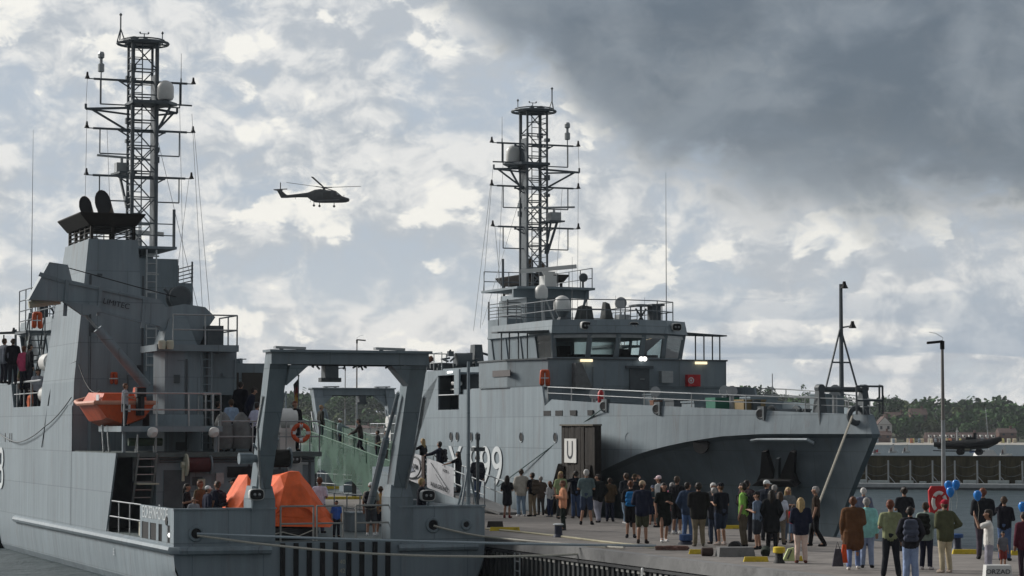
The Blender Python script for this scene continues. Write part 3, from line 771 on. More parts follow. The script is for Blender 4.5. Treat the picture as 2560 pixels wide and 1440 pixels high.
    b = S(); b.lathe([(0.32, -0.02), (0.32, 0.02)], (0, -1.9, 2.42), (0, 1, 0), 16); b.lathe([(0.32, -0.02), (0.32, 0.02)], (0, -1.34, 2.42), (0, 1, 0), 16); B(b, 'flange', M_grey, wi)
    def flood(c, d=(-1, 0, 0), par=None, sc=1.0):
        c = Vector(c); d = Vector(d).normalized(); s_ = d.cross(Vector((0, 0, 1))).normalized(); u_ = s_.cross(d)
        def q(rr, z0, z1, m_, nm, pp):
            b = S(); n = 16
            rg = []
            for z_ in (z0, z1):
                rg.append([c + d * z_ * sc + s_ * (math.copysign(abs(math.cos(t)) ** .6, math.cos(t)) * rr * 1.35 * sc) + u_ * (math.copysign(abs(math.sin(t)) ** .6, math.sin(t)) * rr * sc) for t in [2 * math.pi * i / n for i in range(n)]])
            b.loft(rg, True, True); return B(b, nm, m_, pp)
        hs = q(0.165, -0.12, 0.05, M_white, 'floodlight', par)
        q(0.145, 0.05, 0.075, M_black, 'bezel', hs)
        b = S()
        for e in (-0.07, 0.07): b.sphere(c + d * 0.08 * sc + s_ * e * sc, 0.045 * sc, 8)
        B(b, 'lens', M_lens, hs)
        return hs
    flood((-0.12, -2.35, 1.38)); flood((-0.12, 2.9, 1.30))
    b = S(); b.bar((-0.1, -2.45, 1.25), (-0.05, -2.45, 0.9), 0.03); b.bar((-0.1, 2.95, 1.15), (0.05, 2.95, 0.9), 0.03); B(b, 'lamp_bracket', M_grey)
    # stern flagstaff with tripod foot
    b = S(); b.bar((0.2, 4.3, 0.95), (0.2, 4.3, 5.3), 0.07, 8, 0.05); b.bar((-0.05, 4.0, 0.98), (0.2, 4.28, 2.1), 0.035); b.bar((0.35, 4.62, 0.98), (0.2, 4.3, 2.1), 0.035); b.bar((0.6, 4.1, 0.9), (0.2, 4.28, 2.1), 0.035); B(b, 'flagstaff', M_grey, None, True)
    b = S(); b.bar((0.25, 4.62, 0.98), (0.25, 4.62, 2.95), 0.05, 8); b.box(0.1, 0.4, 4.45, 4.8, 2.6, 2.72); b.bar((0.25, 4.62, 2.95), (0.25, 4.62, 3.12), 0.08, 8); B(b, 'stern_light', M_dgrey)
    # ---------------- after deckhouse
    b = S(); b.box(8.5, 22.5, -3.3, 2.0, -0.02, 2.36)
    dh = B(b, 'after_deckhouse', M_grey)
    b = S(); b.box(8.2, 22.5, -4.66, 2.15, 2.37, 2.52); B(b, 'upper_deck', M_deck)
    b = S(); b.box(12.0, 12.2, -4.66, -3.3, -0.02, 2.36); B(b, 'bulkhead', M_dgrey)
    b = S(); b.box(8.44, 8.5, -3.05, -2.2, 0.1, 1.95); dr = B(b, 'door', M_dgrey, dh); b = S(); b.bar((8.4, -2.3, 0.9), (8.4, -2.3, 1.2), 0.03); B(b, 'handle', M_steel, dr)
    b = S(); b.box(8.44, 8.5, 0.15, 0.95, 0.1, 1.95); dr = B(b, 'door', M_dgrey, dh); b = S(); b.bar((8.4, 0.25, 0.9), (8.4, 0.25, 1.2), 0.03); B(b, 'handle', M_steel, dr)
    b = S(); b.box(8.40, 8.5, -0.95, 0.1, 1.7, 2.05); B(b, 'vent_slot', M_black, dh)
    b = S(); b.box(8.38, 8.5, 1.05, 1.55, 1.55, 2.15); b.box(8.38, 8.5, -1.35, -1.1, 1.5, 1.85); B(b, 'switch_box', M_cream if False else M_steel, dh)
    b = S(); b.box(8.36, 8.5, -1.95, -1.72, 1.35, 1.66); B(b, 'white_box', M_cream, dh)
    flood((8.3, 1.25, 2.28)); flood((8.3, 0.7, 2.3))
    # hose reel on the deckhouse front
    b = S(); b.bar((8.1, -2.35, 2.12), (8.1, -1.66, 2.12), 0.24, 14); hr = B(b, 'hose_reel', M_dred, None, True)
    b = S(); b.lathe([(0.36, -0.025), (0.36, 0.025)], (8.1, -2.42, 2.12), (0, 1, 0), 18); b.bar((8.1, -2.46, 2.12), (8.1, -2.58, 2.12), 0.1, 8); b.bar((8.1, -2.5, 2.12), (8.15, -2.5, 1.6), .05); B(b, 'flange', M_cream, hr)
    b = S(); b.lathe([(0.3, -0.02), (0.3, 0.02)], (8.1, -1.62, 2.12), (0, 1, 0), 18); B(b, 'flange', M_grey, hr)
    # stair to the upper deck
    b = S()
    for w_ in (-3.95, -3.35): b.beam((9.0, w_, 0.9), (8.2, w_, 2.5), 0.06, 0.12); b.rail([(8.9, w_, 1.6), (8.3, w_, 2.5)], 0.6, 1, 0.02, 0.5)
    for i in range(6): b.box(8.25 + i * .13, 8.45 + i * .13, -3.95, -3.35, 2.3 - i * .25, 2.33 - i * .25)
    B(b, 'stair', M_steel)
    b = S(); b.box(8.05, 8.6, -4.0, -3.3, 1.5, 1.54); B(b, 'step_grating', M_cream)
    # small fittings on the after walls
    random.seed(23)
    def fit(s_, w0, w1, z0, z1, n, par=None):
        for i in range(n):
            w_ = random.uniform(w0, w1); z_ = random.uniform(z0, z1); a_ = random.uniform(.06, .16); h_ = random.uniform(.07, .2); q = i % 4
            b = S()
            if q == 0: b.box(s_ - .09, s_ - .002, w_ - a_, w_ + a_, z_, z_ + h_); B(b, 'junction_box', random.choice((M_grey, M_dgrey, M_steel)), par)
            elif q == 1: b.tube([(s_ - .05, w_, z0), (s_ - .05, w_, z_), (s_ - .05, w_ + random.choice((-.4, .4)), z_ + .02)], .022, 6); B(b, 'pipe_run', random.choice((M_grey, M_dgrey)), par)
            elif q == 2:
                for e in range(4): b.box(s_ - .04, s_ - .002, w_ - a_, w_ + a_, z_ + e * .06, z_ + e * .06 + .03)
                b.box(s_ - .02, s_ - .003, w_ - a_ - .02, w_ + a_ + .02, z_ - .03, z_ + .25); B(b, 'vent_grille', M_dgrey, par)
            else: b.beam((s_ - .04, w_, z0), (s_ - .04, w_, z1), .07, .03, (1, 0, 0)); B(b, 'cable_tray', M_dgrey, par)
    fit(8.5, -2.0, 1.9, .3, 2.2, 14, dh); fit(12.0, -.85, .22, 4.5, 5.9, 4); fit(12.6, .3, 1.5, 2.6, 4.0, 5); fit(15.0, -4.4, -2.3, 2.8, 8.6, 9); fit(11.14, -2.3, -1.2, .4, 5.6, 7); fit(14.5, -2.0, 1.4, 2.6, 4.3, 6)
    b = S()
    for e in (-.17, .17): b.bar((11.1, -1.0 + e, 2.6), (11.1, -1.0 + e, 5.9), .025, 5)
    for i in range(11): b.bar((11.1, -1.17, 2.8 + i * .28), (11.1, -.83, 2.8 + i * .28), .018, 5)
    B(b, 'ladder', M_grey)
    b = S(); b.tube([(8.44, -3.2, 2.28), (8.44, 1.95, 2.28)], .03, 6); b.tube([(8.44, -3.2, 2.2), (8.44, 1.95, 2.2)], .02, 6); B(b, 'pipe_run', M_dgrey, dh)
    for s_, w_ in ((3.0, 3.6), (5.5, -3.6), (6.5, 2.8)):
        b = S(); b.box(s_ - .35, s_ + .35, w_ - .3, w_ + .3, -.02, .55); b.box(s_ - .38, s_ + .38, w_ - .33, w_ + .33, .55, .6); B(b, 'deck_locker', M_grey)
    for s_, w_ in ((1.2, -3.9), (1.4, 3.4), (5.0, 4.1)):
        b = S()
        for e in (-.2, .2): b.bar((s_, w_ + e, -.02), (s_, w_ + e, .45), .1, 10); b.lathe([(.13, 0), (.13, .05)], (s_, w_ + e, .45), (0, 0, 1), 10)
        b.box(s_ - .15, s_ + .15, w_ - .4, w_ + .4, -.02, .04); B(b, 'bollard', M_dgrey)
    # rail of the upper deck with its raft canisters
    b = S(); b.rail([(8.3, -1.3, 2.52), (8.3, 2.1, 2.52), (16, 2.1, 2.52)], 1.0, 1, 0.024, 1.1); B(b, 'guard_rail', M_steel)
    b = S(); b.bar((10.2, 1.1, 3.62), (10.2, 1.7, 3.62), 0.34, 14); b.bar((10.2, .95, 3.62), (10.2, 1.85, 3.62), 0.28, 14); rc = B(b, 'raft_canister', M_white, None, True)
    b = S(); b.box(9.9, 10.5, 1.05, 1.25, 2.52, 3.4); b.box(9.9, 10.5, 1.55, 1.75, 2.52, 3.4); B(b, 'cradle', M_white, rc)
    b = S(); b.box(8.6, 9.2, 0.85, 1.35, 2.52, 3.15); b.box(8.55, 9.25, 0.8, 1.4, 3.15, 3.3); B(b, 'white_locker', M_white)
    for w_ in (-0.9, -0.28):       # grey covers on stanchions
        b = S(); b.lathe([(0.30, 0), (0.36, .3), (0.33, .7), (0.2, 1.05), (0.06, 1.2)], (9.3, w_, 2.62), (0, 0, 1), 12); B(b, 'canvas_cover', M_canvas, None, True)
    # ---------------- boat platform
    b = S(); b.box(8.0, 11.5, -4.55, -1.25, 3.18, 3.36); B(b, 'boat_platform', M_grey)
    b = S(); b.rail([(8.05, -4.45, 3.36), (8.05, -1.3, 3.36), (11, -1.3, 3.36)], 1.05, 1, 0.026, 1.05); B(b, 'guard_rail', M_steel)
    b = S(); b.box(9.5, 10.5, -3.3, -1.5, 3.36, 3.75); B(b, 'engine_box', M_grey)
    for w_ in (-3.6, -1.6):
        b = S(); b.lathe([(0.13, 0), (0.19, .12), (0.10, .26)], (7.95, w_, 3.22), (-1, 0.25, -0.6), 12); B(b, 'deck_lamp', M_white, None, True)
    b = S()
    for w_ in (-4.4, -1.4): b.bar((8.3, w_, 2.5), (8.3, w_, 3.18), 0.06)
    B(b, 'platform_leg', M_grey)
    b = S(); b.bar((9, -4.1, 2.85), (9, -3.0, 2.85), 0.13, 10); B(b, 'cylinder', mat('dull_green_paint', (0.05, 0.09, 0.06), 0.6), None, True)
    # ---------------- crane
    b = S(); b.lathe([(0.86, -0.02), (0.86, 5.86)], (12, -1.75, 0), (0, 0, 1), 8); cr = B(b, 'crane', M_hull)
    b = S(); b.box(10.9, 13.4, -2.75, 0.05, 5.86, 6.08); B(b, 'platform', M_grey, cr)
    b = S(); b.rail([(13.3, 0.0, 6.08), (10.95, 0.0, 6.08), (10.95, -2.2, 6.08)], 1.0, 1, 0.026, 1.3); B(b, 'guard_rail', M_steel, cr)
    if k == 'L':
        P = lambda px, py, s=12.6: sp('L', px, py, s=s)
        bm_ = [P(*q) for q in ((64, 751), (115, 658), (161, 665), (171, 704), (369, 747), (389, 752), (405, 770), (450, 762), (502, 770), (527, 795), (503, 830), (489, 862), (440, 870), (389, 817), (159, 755))]
        b = S(); b.prism(bm_, (-0.62, 0, 0)); bo = B(b, 'boom', M_hull, cr)
        b = S()
        for (x0, y0), (x1, y1) in (((171, 706), (369, 749)), ((159, 753), (389, 815))): b.beam(P(x0, y0, 11.97), P(x1, y1, 11.97), 0.10, 0.07)
        for x_, y0, y1 in ((168, 700, 790), (252, 716, 790), (362, 742, 820)): b.beam(P(x_, y0, 11.95), P(x_ - 6, y1, 11.95), 0.12, 0.10, (1, 0, 0))
        b.prism([P(*q, 12.0) for q in ((95, 690), (170, 712), (170, 704), (100, 680))], (-0.05, 0, 0))
        B(b, 'stiffener', M_grey, bo)
        text('crane_lettering', 'LIMITEC', 0.26, M_txtd, root, tuple(P(291, 760, 11.93)), tuple(P(305, 762, 11.93) - P(262, 752, 11.93)), (0, 0.2, 1), True)
        b = S(); b.bar(P(72, 762), P(150, 752), 0.12, 8); B(b, 'work_light', M_cream, bo)
        b = S(); b.bar(P(212, 785, 12.1), P(249, 829, 12.1), 0.05, 8); b.sphere(P(208, 782, 12.1), 0.12, 8); B(b, 'piston_rod', M_steel, cr, True)
        b = S(); b.bar(P(244, 822, 12.1), P(368, 968, 12.1), 0.17, 10); B(b, 'lift_cylinder', M_grey, cr, True)
        b = S(); b.prism([P(*q, 12.0) for q in ((155, 755), (205, 790), (250, 780), (240, 765))], (-.3, 0, 0)); B(b, 'cylinder_lug', M_grey, bo)
        b = S(); c_ = P(447, 745); b.lathe([(0.34, -0.3), (0.40, -0.27), (0.40, -0.2), (0.3, -0.18), (0.3, 0.18), (0.40, 0.2), (0.40, 0.27), (0.34, 0.3)], c_, (1, 0, 0), 18); b.bar(P(410, 722), P(435, 745), 0.05); b.bar(P(418, 742), P(440, 750), 0.04); cw = B(b, 'cable_drum', M_dgrey, cr)
        b = S(); b.box(11.4, 12.7, -0.9, -0.35, 6.08, 6.75); B(b, 'control_box', M_dgrey, cr)
        b = S(); b.hexa([(11.6, -2.4, 6.08), (13.0, -2.4, 6.08), (13, -1.2, 6.08), (11.6, -1.2, 6.08), (11.9, -2.1, 7.0), (12.7, -2.1, 7.0), (12.7, -1.5, 7.0), (11.9, -1.5, 7.0)]); B(b, 'slew_column', M_grey, cr)
        b = S(); b.tube([P(165, 668, 12.3), P(345, 718, 12.3), P(440, 742, 12.3)], 0.018, 5); B(b, 'wire', M_black, cr)
        for px in (405, 425):
            b = S(); p = P(px, 873, 10.85); b.lathe([(0.11, 0), (0.13, .1), (0.13, .26), (0.09, .3)], p, (0, 0, 1), 10); B(b, 'deck_lamp', M_cream, cr, True)
    else:      # crane folded down along the deck: a heap of dark machinery
        b = S(); b.hexa([(11.2, -2.75, 6.05), (12.2, -2.75, 6.05), (12.2, -2.2, 6.05), (11.2, -2.2, 6.05), (11.4, -2.65, 7.55), (12.0, -2.65, 7.55), (12.0, -2.25, 7.55), (11.4, -2.25, 7.55)]); b.beam((11.6, -2.5, 7.2), (11.6, -3.3, 7.0), .18, .1); B(b, 'slew_column', M_dgrey, cr)
        b = S(); b.bar((12, -2.0, 6.75), (12, -1.2, 6.75), .36, 14); B(b, 'cable_drum', M_dgrey, cr, True)
        b = S(); b.beam((11.5, -2.2, 6.35), (11.2, .1, 6.45), .5, .4); B(b, 'boom', M_dgrey, cr)
        random.seed(17); b = S()
        for i in range(16):
            w_ = random.uniform(-2.1, .1); s_ = random.uniform(10.9, 12.2); z_ = random.uniform(6.2, 7.1)
            if i % 2: b.bar((s_, w_, z_), (s_ + random.uniform(-.3, .3), w_ + random.uniform(-.5, .5), z_ + random.uniform(-.3, .3)), .05, 6)
            else: b.box(s_ - .12, s_ + .12, w_ - .14, w_ + .14, z_ - .13, z_ + .13)
        B(b, 'machinery', M_dgrey, cr)
        b = S(); b.bar((11.2, .1, 6.7), (11.2, -.25, 6.85), .15, 8); b.bar((11.2, -.1, 6.85), (11.2, .25, 6.3), .04, 6); B(b, 'hook_block', M_rust, cr)
    # two grey houses abaft the funnel, on the upper deck
    b = S(); b.box(12, 16.5, -0.9, 0.27, 4.42, 6.06); B(b, 'equipment_house', M_grey)
    b = S(); b.box(12.6, 17, 0.27, 1.55, 2.52, 5.52); eh = B(b, 'equipment_house', M_grey)
    b = S(); b.box(12.56, 12.6, 0.62, 1.35, 4.2, 5.2); b.box(12.56, 12.6, 0.30, 0.5, 4.2, 5.2); B(b, 'louvre', mat('brown_louvre', (0.05, 0.045, 0.04), 0.7), eh)
    b = S(); b.box(14.5, 22.5, -4.2, 1.5, 2.52, 4.4); B(b, 'casing_block', M_grey)
    # ---------------- funnel casing on the port side
    b = S()
    def cs(s0, s1, wo, wi, z): return [(s0, wo, z), (s1, wo, z), (s1, wi, z), (s0, wi, z)]
    b.loft([cs(15, 21.6, -HW, -2.0, 2.5), cs(15, 20.9, -HW + 0.06, -2.2, 4.9), cs(15, 19.2, -4.23, -2.5, 9.85)], True, True)
    fu = B(b, 'funnel', M_hull)
    b = S(); b.box(15.0, 15.08, -HW, -1.9, -0.02, 2.5); B(b, 'bulkhead', M_dgrey)
    b = S()
    for s_, w_ in ((15.15, -4.1), (15.15, -2.62), (19.0, -4.1), (19.0, -2.62), (15.15, -3.35), (17.0, -4.1), (17.9, -4.1), (16.1, -4.1)): b.box(s_ - .06, s_ + .06, w_ - .05, w_ + .05, 9.85, 10.55)
    for z_ in (9.95, 10.1, 10.25, 10.4):
        b.beam((15.15, -4.1, z_), (15.15, -3.35, z_), 0.10, 0.03); b.beam((15.2, -3.35, z_), (15.2, -2.62, z_), 0.06, 0.025)
        b.beam((15.15, -4.1, z_), (19, -4.1, z_), 0.10, 0.02); b.beam((19, -4.1, z_), (19, -2.62, z_), 0.06, 0.02); b.beam((15.15, -2.62, z_), (19, -2.62, z_), 0.06, 0.02)
    B(b, 'louvre', M_soot, fu)
    b = S(); b.loft([cs(15.05, 19.0, -4.2, -2.55, 10.34), cs(14.8, 18.9, -4.58, -2.28, 10.72), cs(14.8, 18.9, -4.58, -2.28, 10.76)], True, True); B(b, 'funnel_cap', M_soot, fu)
    for s_, w_, rr, hh in ((16.3, -3.25, 0.29, 1.05), (16.6, -3.85, 0.23, 0.85)):
        b = S()
        p0 = Vector((s_, w_, 10.5)); d = Vector((-0.25, -0.28, 1)).normalized()
        n = 16; rg = []
        for q in (0, hh):
            rg.append([p0 + d * q + Vector((math.cos(t) * rr, math.sin(t) * rr, 0)) for t in [2 * math.pi * i / n for i in range(n)]])
        # slanted mouth turned aft
        rg[1] = [p + Vector((0, 0, (p.x - s_) * 1.6 + 0.15)) for p in rg[1]]
        b.loft(rg, True, False); pi_ = B(b, 'exhaust_pipe', M_rusty, fu, True)
        b = S(); b.add([p + Vector((0.0, 0, -0.03)) for p in rg[1]], [tuple(range(n))]); B(b, 'mouth', M_black, pi_)
    # ---------------- forward superstructure
    pl = lambda d: [(36.95 - d, 4.0 - d), (33.5, 4.72 - d), (31.3, 4.72 - d), (27.2, 4.2)]
    def plan(z0, z1, pts, name, m=M_grey):
        b = S(); q = pts + [(s, -w_) for s, w_ in reversed(pts)]
        b.prism([(s, w_, z0) for s, w_ in q], (0, 0, z1 - z0)); return B(b, name, m)
    plan(3.0, 4.96, [(36.93, 3.95), (33.5, 4.6), (28.7, 4.6), (28.7, 3.4), (22.6, 3.4)], 'fore_deckhouse')
    wing = plan(4.96, 6.06, [(37.0, 4.0), (34.6, 4.82), (31.3, 4.82), (31.0, 3.3), (27.6, 2.9)], 'bridge_wing_bulwark', M_grey)
    plan(6.06, 6.12, [(37.05, 4.05), (34.6, 4.87), (31.25, 4.87), (31.0, 3.35), (27.6, 2.95)], 'bulwark_cap', M_dgrey)
    # wheelhouse
    sill = [(28.0, 2.85), (29.7, 2.85), (31.4, 2.85), (33.1, 2.85), (34.9, 2.85), (35.7, 1.70), (36.0, 0.57), (36.0, -0.57), (35.7, -1.70), (34.9, -2.85), (33.1, -2.85), (31.4, -2.85), (29.7, -2.85), (28.0, -2.85), (28.0, -0.9), (28.0, 0.9)]
    def off(p, d):
        s, w_ = p; a = 0.0 if s < 34.5 else (s - 33.9) / 2.1 * d
        return (s + a, w_ + (d * 0.4 if w_ > 2.7 else -d * 0.4 if w_ < -2.7 else 0))
    Z0, Z1 = 6.22, 7.14
    wh = S(); n = len(sill)
    ring = [[(s, w_, 6.1) for s, w_ in sill], [(s, w_, Z0) for s, w_ in sill]]
    wh.loft(ring, True, False)
    tops = [off(p, 0.30) for p in sill]
    for (s, w_), (s2, w2) in zip(sill, tops):
        wd = 0.20 if s > 34.5 else 0.12
        wh.beam((s, w_, Z0 - 0.02), (s2, w2, Z1 + 0.05), wd, 0.10, (1, 0, 0) if s > 34.5 else (0, 1, 0))
    WH = B(wh, 'wheelhouse', M_dgrey if False else M_grey)
    gp = []
    for i in range(n):
        a, c_ = sill[i], sill[(i + 1) % n]; a2, c2 = tops[i], tops[(i + 1) % n]
        b = S(); b.quad((*a, Z0), (*c_, Z0), (*c2, Z1), (*a2, Z1))
        if i in (0, 1, 2) or (k == 'L' and i in (10, 11, 12)):       # closed panels on the sides
            B(b, 'side_panel', M_grey, WH); continue
        if i == 13: pass
        B(b, 'window', M_glass, WH)
        if 4 <= i <= 8:
            b = S(); b.beam((a2[0] - .02, a2[1], Z1 - 0.02), (c2[0] - .02, c2[1], Z1 - 0.02), 0.05, 0.22); B(b, 'blind', M_steel, WH)
    # window frames low down
    b = S(); rt = [off(p, 0.62) for p in sill]; rt = [(s - (0.25 if s < 29 else 0), w_) for s, w_ in rt]; rin = [off(p, 0.42) for p in sill]
    b.loft([[(*p, 7.14) for p in tops], [(*p, 7.20) for p in rt], [(*p, 7.76) for p in rin]], True, False)
    b.add([(*p, 7.76) for p in rin], [tuple(range(n))]); b.add([(*p, 7.13) for p in tops], [tuple(range(n))])
    B(b, 'wheelhouse_roof', M_grey)
    for sg in (1, -1):
        b = S(); b.prism([(32.4, sg * 2.9, 7.30), (34.9, sg * 2.9, 7.30), (34.6, sg * 5.25, 7.20), (33.9, sg * 5.25, 7.20)], (0, 0, 0.05)); cp = B(b, 'canopy', M_dgrey)
        b = S()
        for w_ in (3.85, 4.25, 4.65, 5.0): b.bar((34.4, sg * w_, 6.1), (34.4, sg * w_, 7.22), 0.03)
        B(b, 'canopy_post', M_dgrey, cp)
    # console and chairs seen through the panes
    b = S(); b.box(34.0, 34.8, -1.9, 1.9, 6.1, 6.36); b.box(31.5, 32.0, 0.9, 1.4, 6.1, 6.8); b.box(31.5, 32.0, -1.9, -1.4, 6.1, 6.7); B(b, 'console', M_black)
    # lamps on the visor
    for w_ in (1.9, -0.05, -2.2): flood((36.42 if abs(w_) < 1 else 36.0, w_, 7.50), (1, 0.0, -0.1), None, 1.0)
    for p_ in ((37.09, 2.35, 6.03), (37.09, -2.8, 5.98)):
        b = S(); b.box(p_[0] - .06, p_[0] + .06, p_[1] - .25, p_[1] + .25, p_[2] - .05, p_[2] + .05); B(b, 'bulkhead_lamp', M_lamp)
    b = S()
    for e in (-.08, .08): b.sphere((37.12, -0.15 + e, 6.12), 0.10, 10)
    B(b, 'signal_lamp', M_lampw)
    # front bulkhead furniture
    def fr(px, py, s=37.02): return sp('R', px, py, s=s)
    def plate(x0, y0, x1, y1, name, m, th=0.04, s=37.0):
        a = fr(x0, y1, s); c_ = fr(x1, y0, s); b = S(); b.box(s, s + th, min(a.y, c_.y), max(a.y, c_.y), a.z, c_.z); return B(b, name, m)
    plate(1482, 918, 1560, 972, 'panel', M_grey, 0.05)
    dr = plate(1573, 922, 1622, 975, 'door', M_dgrey, 0.06)
    plate(1563, 915, 1630, 921, 'door_hood', M_dgrey, 0.15)
    p = fr(1604, 948); b = S(); b.bar((37.09, p.y - .1, p.z), (37.09, p.y + .1, p.z), 0.02); B(b, 'handle', M_steel, dr)
    plate(1647, 928, 1675, 957, 'white_box', M_white if False else M_steel, 0.3)
    if k == 'R':
        fb = plate(1713, 937, 1744, 966, 'fire_hose_box', M_red, 0.28)
        p = fr(1728, 951, 37.29); b = S(); b.lathe([(0.13, 0), (0.13, 0.006)], (37.285, p.y, p.z), (1, 0, 0), 16); B(b, 'hose_symbol', M_txt, fb)
        p = fr(1728, 951, 37.30); b = S(); b.torus((37.297, p.y, p.z), (1, 0, 0), 0.07, 0.018, 16, 6); B(b, 'hose_ring', M_red, fb)
    b = S(); q = [fr(*c_, 37.1) for c_ in ((1430, 908), (1446, 907), (1474, 972), (1430, 972))]; b.prism(q, (0.35, 0, 0)); B(b, 'canvas_cover', M_canvas)
    b = S(); b.box(33.0, 35.0, 4.83, 4.86, 5.42, 5.68); B(b, 'name_board', mat('brownish_name_board', (0.11, 0.10, 0.10), 0.6))
    # ---------------- roof gear
    zr = 7.76
    b = S(); b.rail([(34.6, 2.7, zr), (28.1, 2.7, zr), (28.1, -2.7, zr), (34.6, -2.7, zr), (35.4, -1.6, zr), (35.7, 0, zr), (35.4, 1.6, zr), (34.6, 2.7, zr)], 0.85, 1, 0.022, 1.1); B(b, 'guard_rail', M_mast)
    def dome(c, rr, hh, name='radome', m=M_white, par=None):
        b = S(); pr = [(0.02, 0), (rr * .85, 0.0), (rr, hh * .12), (rr, hh - rr * 0.95)] + [(rr * math.cos(t), hh - rr * .95 + rr * .95 * math.sin(t)) for t in (0.3, 0.6, 0.9, 1.2, 1.45)] + [(0.01, hh)]
        b.lathe(pr, c, (0, 0, 1), 18); return B(b, name, m, par, True)
    def pole(a, c_, rr=0.04, name='pole', m=M_mast, par=None):
        b = S(); b.bar(a, c_, rr, 8); return B(b, name, m, par)
    d1 = dome((31.2, 0.95, 8.32), 0.37, 0.68); b = S(); b.lathe([(0.30, -0.45), (0.16, -0.25), (0.3, 0)], (31.2, 0.95, 8.32), (0, 0, 1), 10); b.bar((31.2, .95, 7.68), (31.2, .95, 8.0), 0.06); B(b, 'stand', M_dgrey, d1)
    text('radome_mark', 'SAILOR', 0.09, M_txtd, root, (31.58, 1.05, 8.66), (0, -1, 0), (0, 0, 1), True) if False else None
    b = S(); b.hexa([(31.4, -0.15, 7.7), (32.2, -0.15, 7.7), (32.2, 0.55, 7.7), (31.4, 0.55, 7.7), (31.6, -0.05, 8.45), (32.1, -0.05, 8.5), (32.1, 0.40, 8.55), (31.6, 0.40, 8.5)]); B(b, 'canvas_cover', M_canvasd)
    b = S(); b.hexa([(31.8, -0.95, 7.7), (32.5, -0.95, 7.7), (32.5, -0.5, 7.7), (31.8, -0.5, 7.7), (32, -0.8, 8.62), (32.3, -0.8, 8.62), (32.3, -0.6, 8.7), (32.0, -0.6, 8.7)]); B(b, 'canvas_cover', M_canvasd)
    b = S(); b.bar((33, -1.0, 7.7), (33, -1.0, 8.25), 0.05, 8); b.torus((33.0, -1.0, 8.55), (0, 0, 1), 0.02, 0.02, 8, 4)
    b.lathe([(0.1, -0.25), (0.24, -0.1), (0.25, 0.1)], (33, -1.0, 8.62), (1, 0.15, 0.1), 16); sl_ = B(b, 'searchlight', M_steel, None, True)
    b = S(); b.lathe([(0.22, 0.1), (0.22, 0.115)], (33, -1.0, 8.62), (1, 0.15, 0.1), 16); B(b, 'lens', M_lens, sl_)
    b = S(); b.box(32.8, 33.3, -1.3, -0.8, 7.7, 8.12); B(b, 'lamp_box', M_steel)
    b = S(); b.lathe([(0.55, 0.0), (0.5, 0.06), (0.1, 0.1)], (33.0, -1.95, 8.5), (0, 0, 1), 12); b.bar((33, -1.95, 7.7), (33, -1.95, 8.5), .05); b.bar((33, -2.2, 7.7), (33, -1.7, 8.4), .04); b.bar((33, -1.7, 7.7), (33, -2.2, 8.4), .04); B(b, 'antenna_table', M_dgrey)
    b = S(); b.box(33, 33.6, -2.62, -2.25, 7.7, 8.5); b.box(32.9, 33.7, -2.75, -2.15, 8.5, 8.58); B(b, 'equipment_box', M_dgrey)
    # whip antennas
    def whip(p, hgt, rr=0.022, name='whip_antenna'):
        b = S(); p = Vector(p); b.bar(p, p + Vector((0, 0, 0.5)), rr * 1.6, 6); b.bar(p + Vector((0, 0, 0.5)), p + Vector((0, 0, hgt)), rr, 5, 0.006); return B(b, name, M_mast)
    whip((34.0 if k == 'R' else 34.6, -2.68, 7.7), 6.5 if k == 'R' else 8.3); whip((32.2, 0.9, 7.7), 2.9, 0.014); whip((33.6, -0.5, 7.7), 1.2, 0.012); whip((33.6, -1.85, 7.7), 1.15, 0.012)
    # ---------------- mast house, platform, mast
    zp = 10.33 + dz
    wR = 1.85 if k == 'R' else 0.95
    b = S(); b.box(24.2, 27.6, -1.0, 1.15, 4.9, zp - 0.45); b.box(24.6, 27.0, 1.15, 1.85, 5, zp - 1.35); mh = B(b, 'mast_house', M_grey)
    b = S()
    for z_ in (-1.25, -1.1, -0.95, -0.8, -0.65): b.beam((27.0, 1.2, zp + z_), (27.0, 1.85, zp + z_), 0.10, 0.035); b.beam((24.6, 1.84, zp + z_), (27.0, 1.84, zp + z_), 0.035, 0.035)
    b.box(26.94, 27.0, 1.79, 1.85, zp - 1.35, zp - .5); b.box(24.6, 24.66, 1.79, 1.85, zp - 1.35, zp - .5); B(b, 'louvre', M_dgrey, mh)
    b = S(); b.prism([(24.0, -1.9, zp - .08), (28.2, -1.9, zp - .08), (28.5, 0.0, zp - .08), (28.2, wR, zp - .08), (24.0, wR + .1, zp - .08)], (0, 0, 0.1)); b.box(27.6, 27.75, -1.8, wR, zp - .45, zp - .08)
    for w_ in (-1.7, -0.6, 0.4): b.beam((27.8, w_, zp - .1), (27.6, w_ * 0.7, zp - 2.4), 0.12, 0.12)
    pf = B(b, 'mast_platform', M_grey)
    b = S(); b.rail([(24.1, wR, zp), (24.1, -1.8, zp), (28.1, -1.8, zp)], 0.9, 1, 0.022, 1.3); B(b, 'guard_rail', M_mast, pf)
    m0 = zp; mt = 18.45 + dz
    b = S(); sc_, hs_, hw_ = 25.6, 0.42, 0.48
    legs = [(sc_ + i * hs_, j * hw_) for i, j in ((-1, -1), (1, -1), (1, 1), (-1, 1))]
    for i, (s, w_) in enumerate(legs): b.bar((s, w_, m0), (s, w_, mt), 0.08 if i % 3 == 0 else 0.055, 8)
    nb = 8; hstep = (mt - m0) / nb
